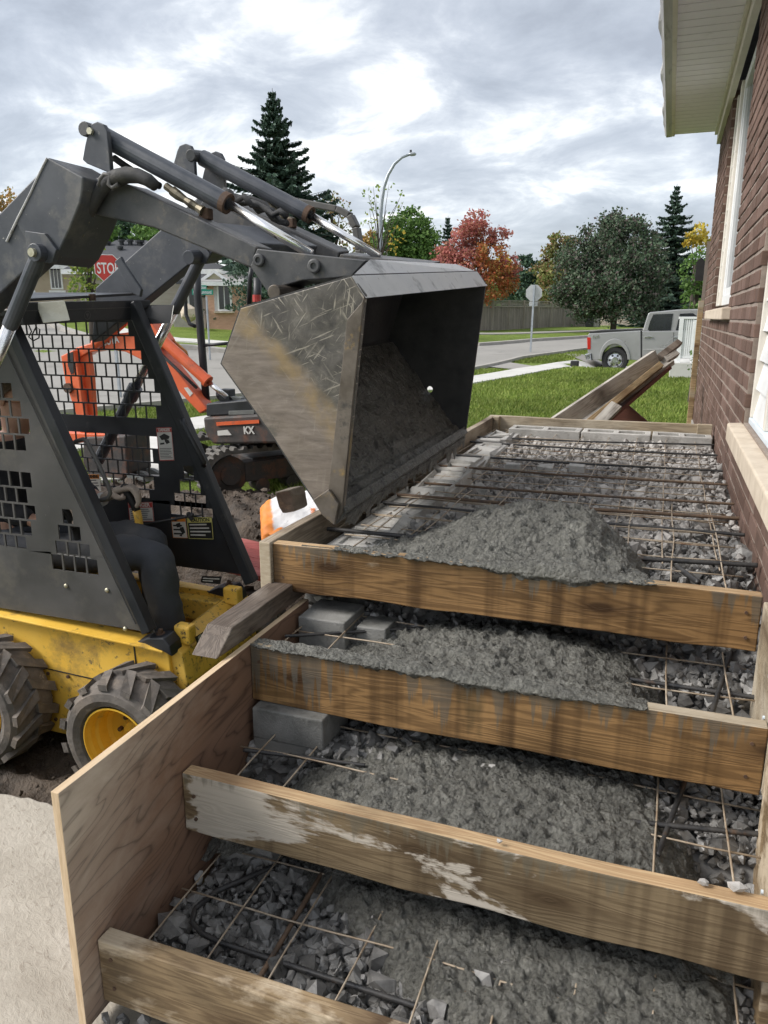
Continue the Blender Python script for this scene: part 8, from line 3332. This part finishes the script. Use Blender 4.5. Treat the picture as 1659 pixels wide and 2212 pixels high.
m = MB()
p = pZ(1241, 793, -0.79)
m.box((p[0] - 0.12, p[1] - 0.1, -0.80), (p[0] + 0.12, p[1] + 0.1, -0.60))
m.build('utility_box', MAT['black'], bev=0.03, top=('small black utility box in the lawn edge near the truck', 'box'))

# ------------------------------------------------------------------ bags, rubble and red planks on the soil
def bag_mat():
    m, nt, P = new_mat('printed_paper_sack')
    tc = nd(nt, 'ShaderNodeTexCoord')
    sep = nd(nt, 'ShaderNodeSeparateXYZ', Vector=tc.outputs['Object'])
    nz_ = noi(nt, tc.outputs['Object'], 9, 4)
    f = mth(nt, 'ADD', sep.outputs['X'], mth(nt, 'MULTIPLY', mth(nt, 'SUBTRACT', nz_, 0.5), 0.05))
    k = ramp(nt, mth(nt, 'ADD', f, 0.5), [(0.315, 1.0), (0.330, 0.0)])
    base = ramp(nt, nz_, [(0.3, (0.60, 0.60, 0.61)), (0.7, (0.72, 0.72, 0.73))])
    lines = ramp(nt, mth(nt, 'FRACT', mth(nt, 'MULTIPLY', sep.outputs['Y'], 60.0)), [(0.45, 0.0), (0.5, 1.0)])
    blk = mth(nt, 'MULTIPLY', lines, ramp(nt, mth(nt, 'ADD', sep.outputs['X'], 0.5), [(0.56, 0.0), (0.57, 0.4), (0.68, 0.4), (0.69, 0.0)]))
    col = mixc(nt, blk, base, (0.40, 0.40, 0.44))
    col = mixc(nt, k, col, (0.78, 0.25, 0.035))
    dirt_ = ramp(nt, noi(nt, tc.outputs['Object'], 14, 7, 0.7), [(0.62, 0.0), (0.72, 0.6)])
    col = mixc(nt, dirt_, col, (0.13, 0.10, 0.08))
    setp(nt, P, Base_Color=col, Roughness=0.6, Normal=bump(nt, noi(nt, tc.outputs['Object'], 16, 5, 0.6, 0.8), 0.5, 0.012))
    return m


MAT['bag'] = bag_mat()
MAT['print'] = mk('orange_print', (0.76, 0.22, 0.06), (0.82, 0.28, 0.09), 9, 0.6, bmp=None)


def sack(c, rot, L_, W_, H_, label, seed, words):
    nu_, nv_ = 36, 24
    V, Fc = [], []
    for sgn in (1, -1):
        for i in range(nu_ + 1):
            for j in range(nv_ + 1):
                x = -1 + 2 * i / nu_
                y = -1 + 2 * j / nv_
                puff = (max(0.0, 1 - abs(x) ** 3.2) * max(0.0, 1 - abs(y) ** 2.6)) ** 0.5
                z = sgn * puff * H_ * 0.5
                z += 0.045 * mnoise.noise(Vector((x * 2.1 + seed, y * 1.7, sgn * 0.3))) * (0.4 + 0.6 * puff) + 0.012 * mnoise.noise(Vector((x * 6 + seed, y * 6, sgn)))
                pinch = 1 - 0.10 * (1 - abs(x)) * 0
                V.append((x * L_ / 2, y * W_ / 2 * (1 - 0.10 * abs(x) ** 4), z))
    o_ = (nu_ + 1) * (nv_ + 1)
    for i in range(nu_):
        for j in range(nv_):
            a = i * (nv_ + 1) + j
            b = a + nv_ + 1
            Fc.append((a, b, b + 1, a + 1))
            Fc.append((o_ + a, o_ + a + 1, o_ + b + 1, o_ + b))
    me = bpy.data.meshes.new('cement_sack')
    setmesh(me, V, Fc)
    ob = link('cement_sack', me, MAT['bag'], smooth=True)
    ob.location = c
    ob.rotation_euler = rot
    OFF[ob.name] = np.zeros(3)
    for (w_, px_, py_, sz) in words:
        zz = 0.5 * H_ * ((1 - abs(px_) ** 3.2) * (1 - abs(py_) ** 2.6)) ** 0.5 + 0.012
        t_ = text('lettering', w_, sz, (px_ * L_ / 2, py_ * W_ / 2, zz), (0.1, 1, 0), (-1, 0.1, 0), MAT['print'], ob, 0.0006, 0.9, 0.001)
    return tag(ob, label, 'bag', 'sacks of concrete mix on the soil')


sk = pD(622, 1085, 4.75)
sack((sk[0] + 0.04, sk[1] + 0.10, -0.585), (R(24), R(-14), R(24)), 0.54, 0.40, 0.16, 'white and orange paper sack with a lump of rubble lying on it', 1.0, [('STONE MIX', 0.35, -0.85, 0.042)])
sack((sk[0] + 0.26, sk[1] - 0.14, -0.66), (R(24), R(-8), R(50)), 0.50, 0.34, 0.14, 'white and orange sack half hidden behind the bucket corner', 4.0, [('STONE MIX', 0.15, -0.8, 0.045)])
m = MB()
vv = []
pr = pD(612, 1088, 4.60)
rb = pr
xr = _rt
blk_pts = [(-0.055, 0, 0.075), (0.035, 0, 0.085), (0.065, 0, 0.05), (0.07, 0, -0.055), (0.0, 0, -0.075), (-0.03, 0, -0.02)]
f_ = [rb + xr * a + np.array((0, 0, c)) for a, b, c in blk_pts]
m.prism(f_, (0.05, 0.10, 0.01))
rng_ = np.random.default_rng(2)
m.V = [v + rng_.normal(0, 0.006, 3) for v in m.V]
m.build('rubble_lump', mk('earthy_rubble', (0.12, 0.10, 0.078), (0.24, 0.20, 0.155), 12, 0.9, bmp=(40, 0.7, 0.01), dirt=((0.34, 0.27, 0.19), 9, 0.56, 0.68)), bev=0.01, top=('brown lump of broken masonry lying on the white sack', 'rubble'))
for k in range(4):
    c = pZ(536 + 11 * k, 1182 + 21 * k, -0.72)
    m = MB()
    m.bar(c + np.array((-0.5, 0.15, 0.0)), c + np.array((0.55, -0.16, 0.02)), 0.125, 0.03)
    m.build('red_plank', MAT['redwood'], bev=0.003, top=(('farthest of the red planks on the soil by the form', 'second farthest red plank on the soil by the form', 'second nearest red plank on the soil by the form', 'nearest of the red planks on the soil by the form')[k], 'plank', 'red planks on the soil'))
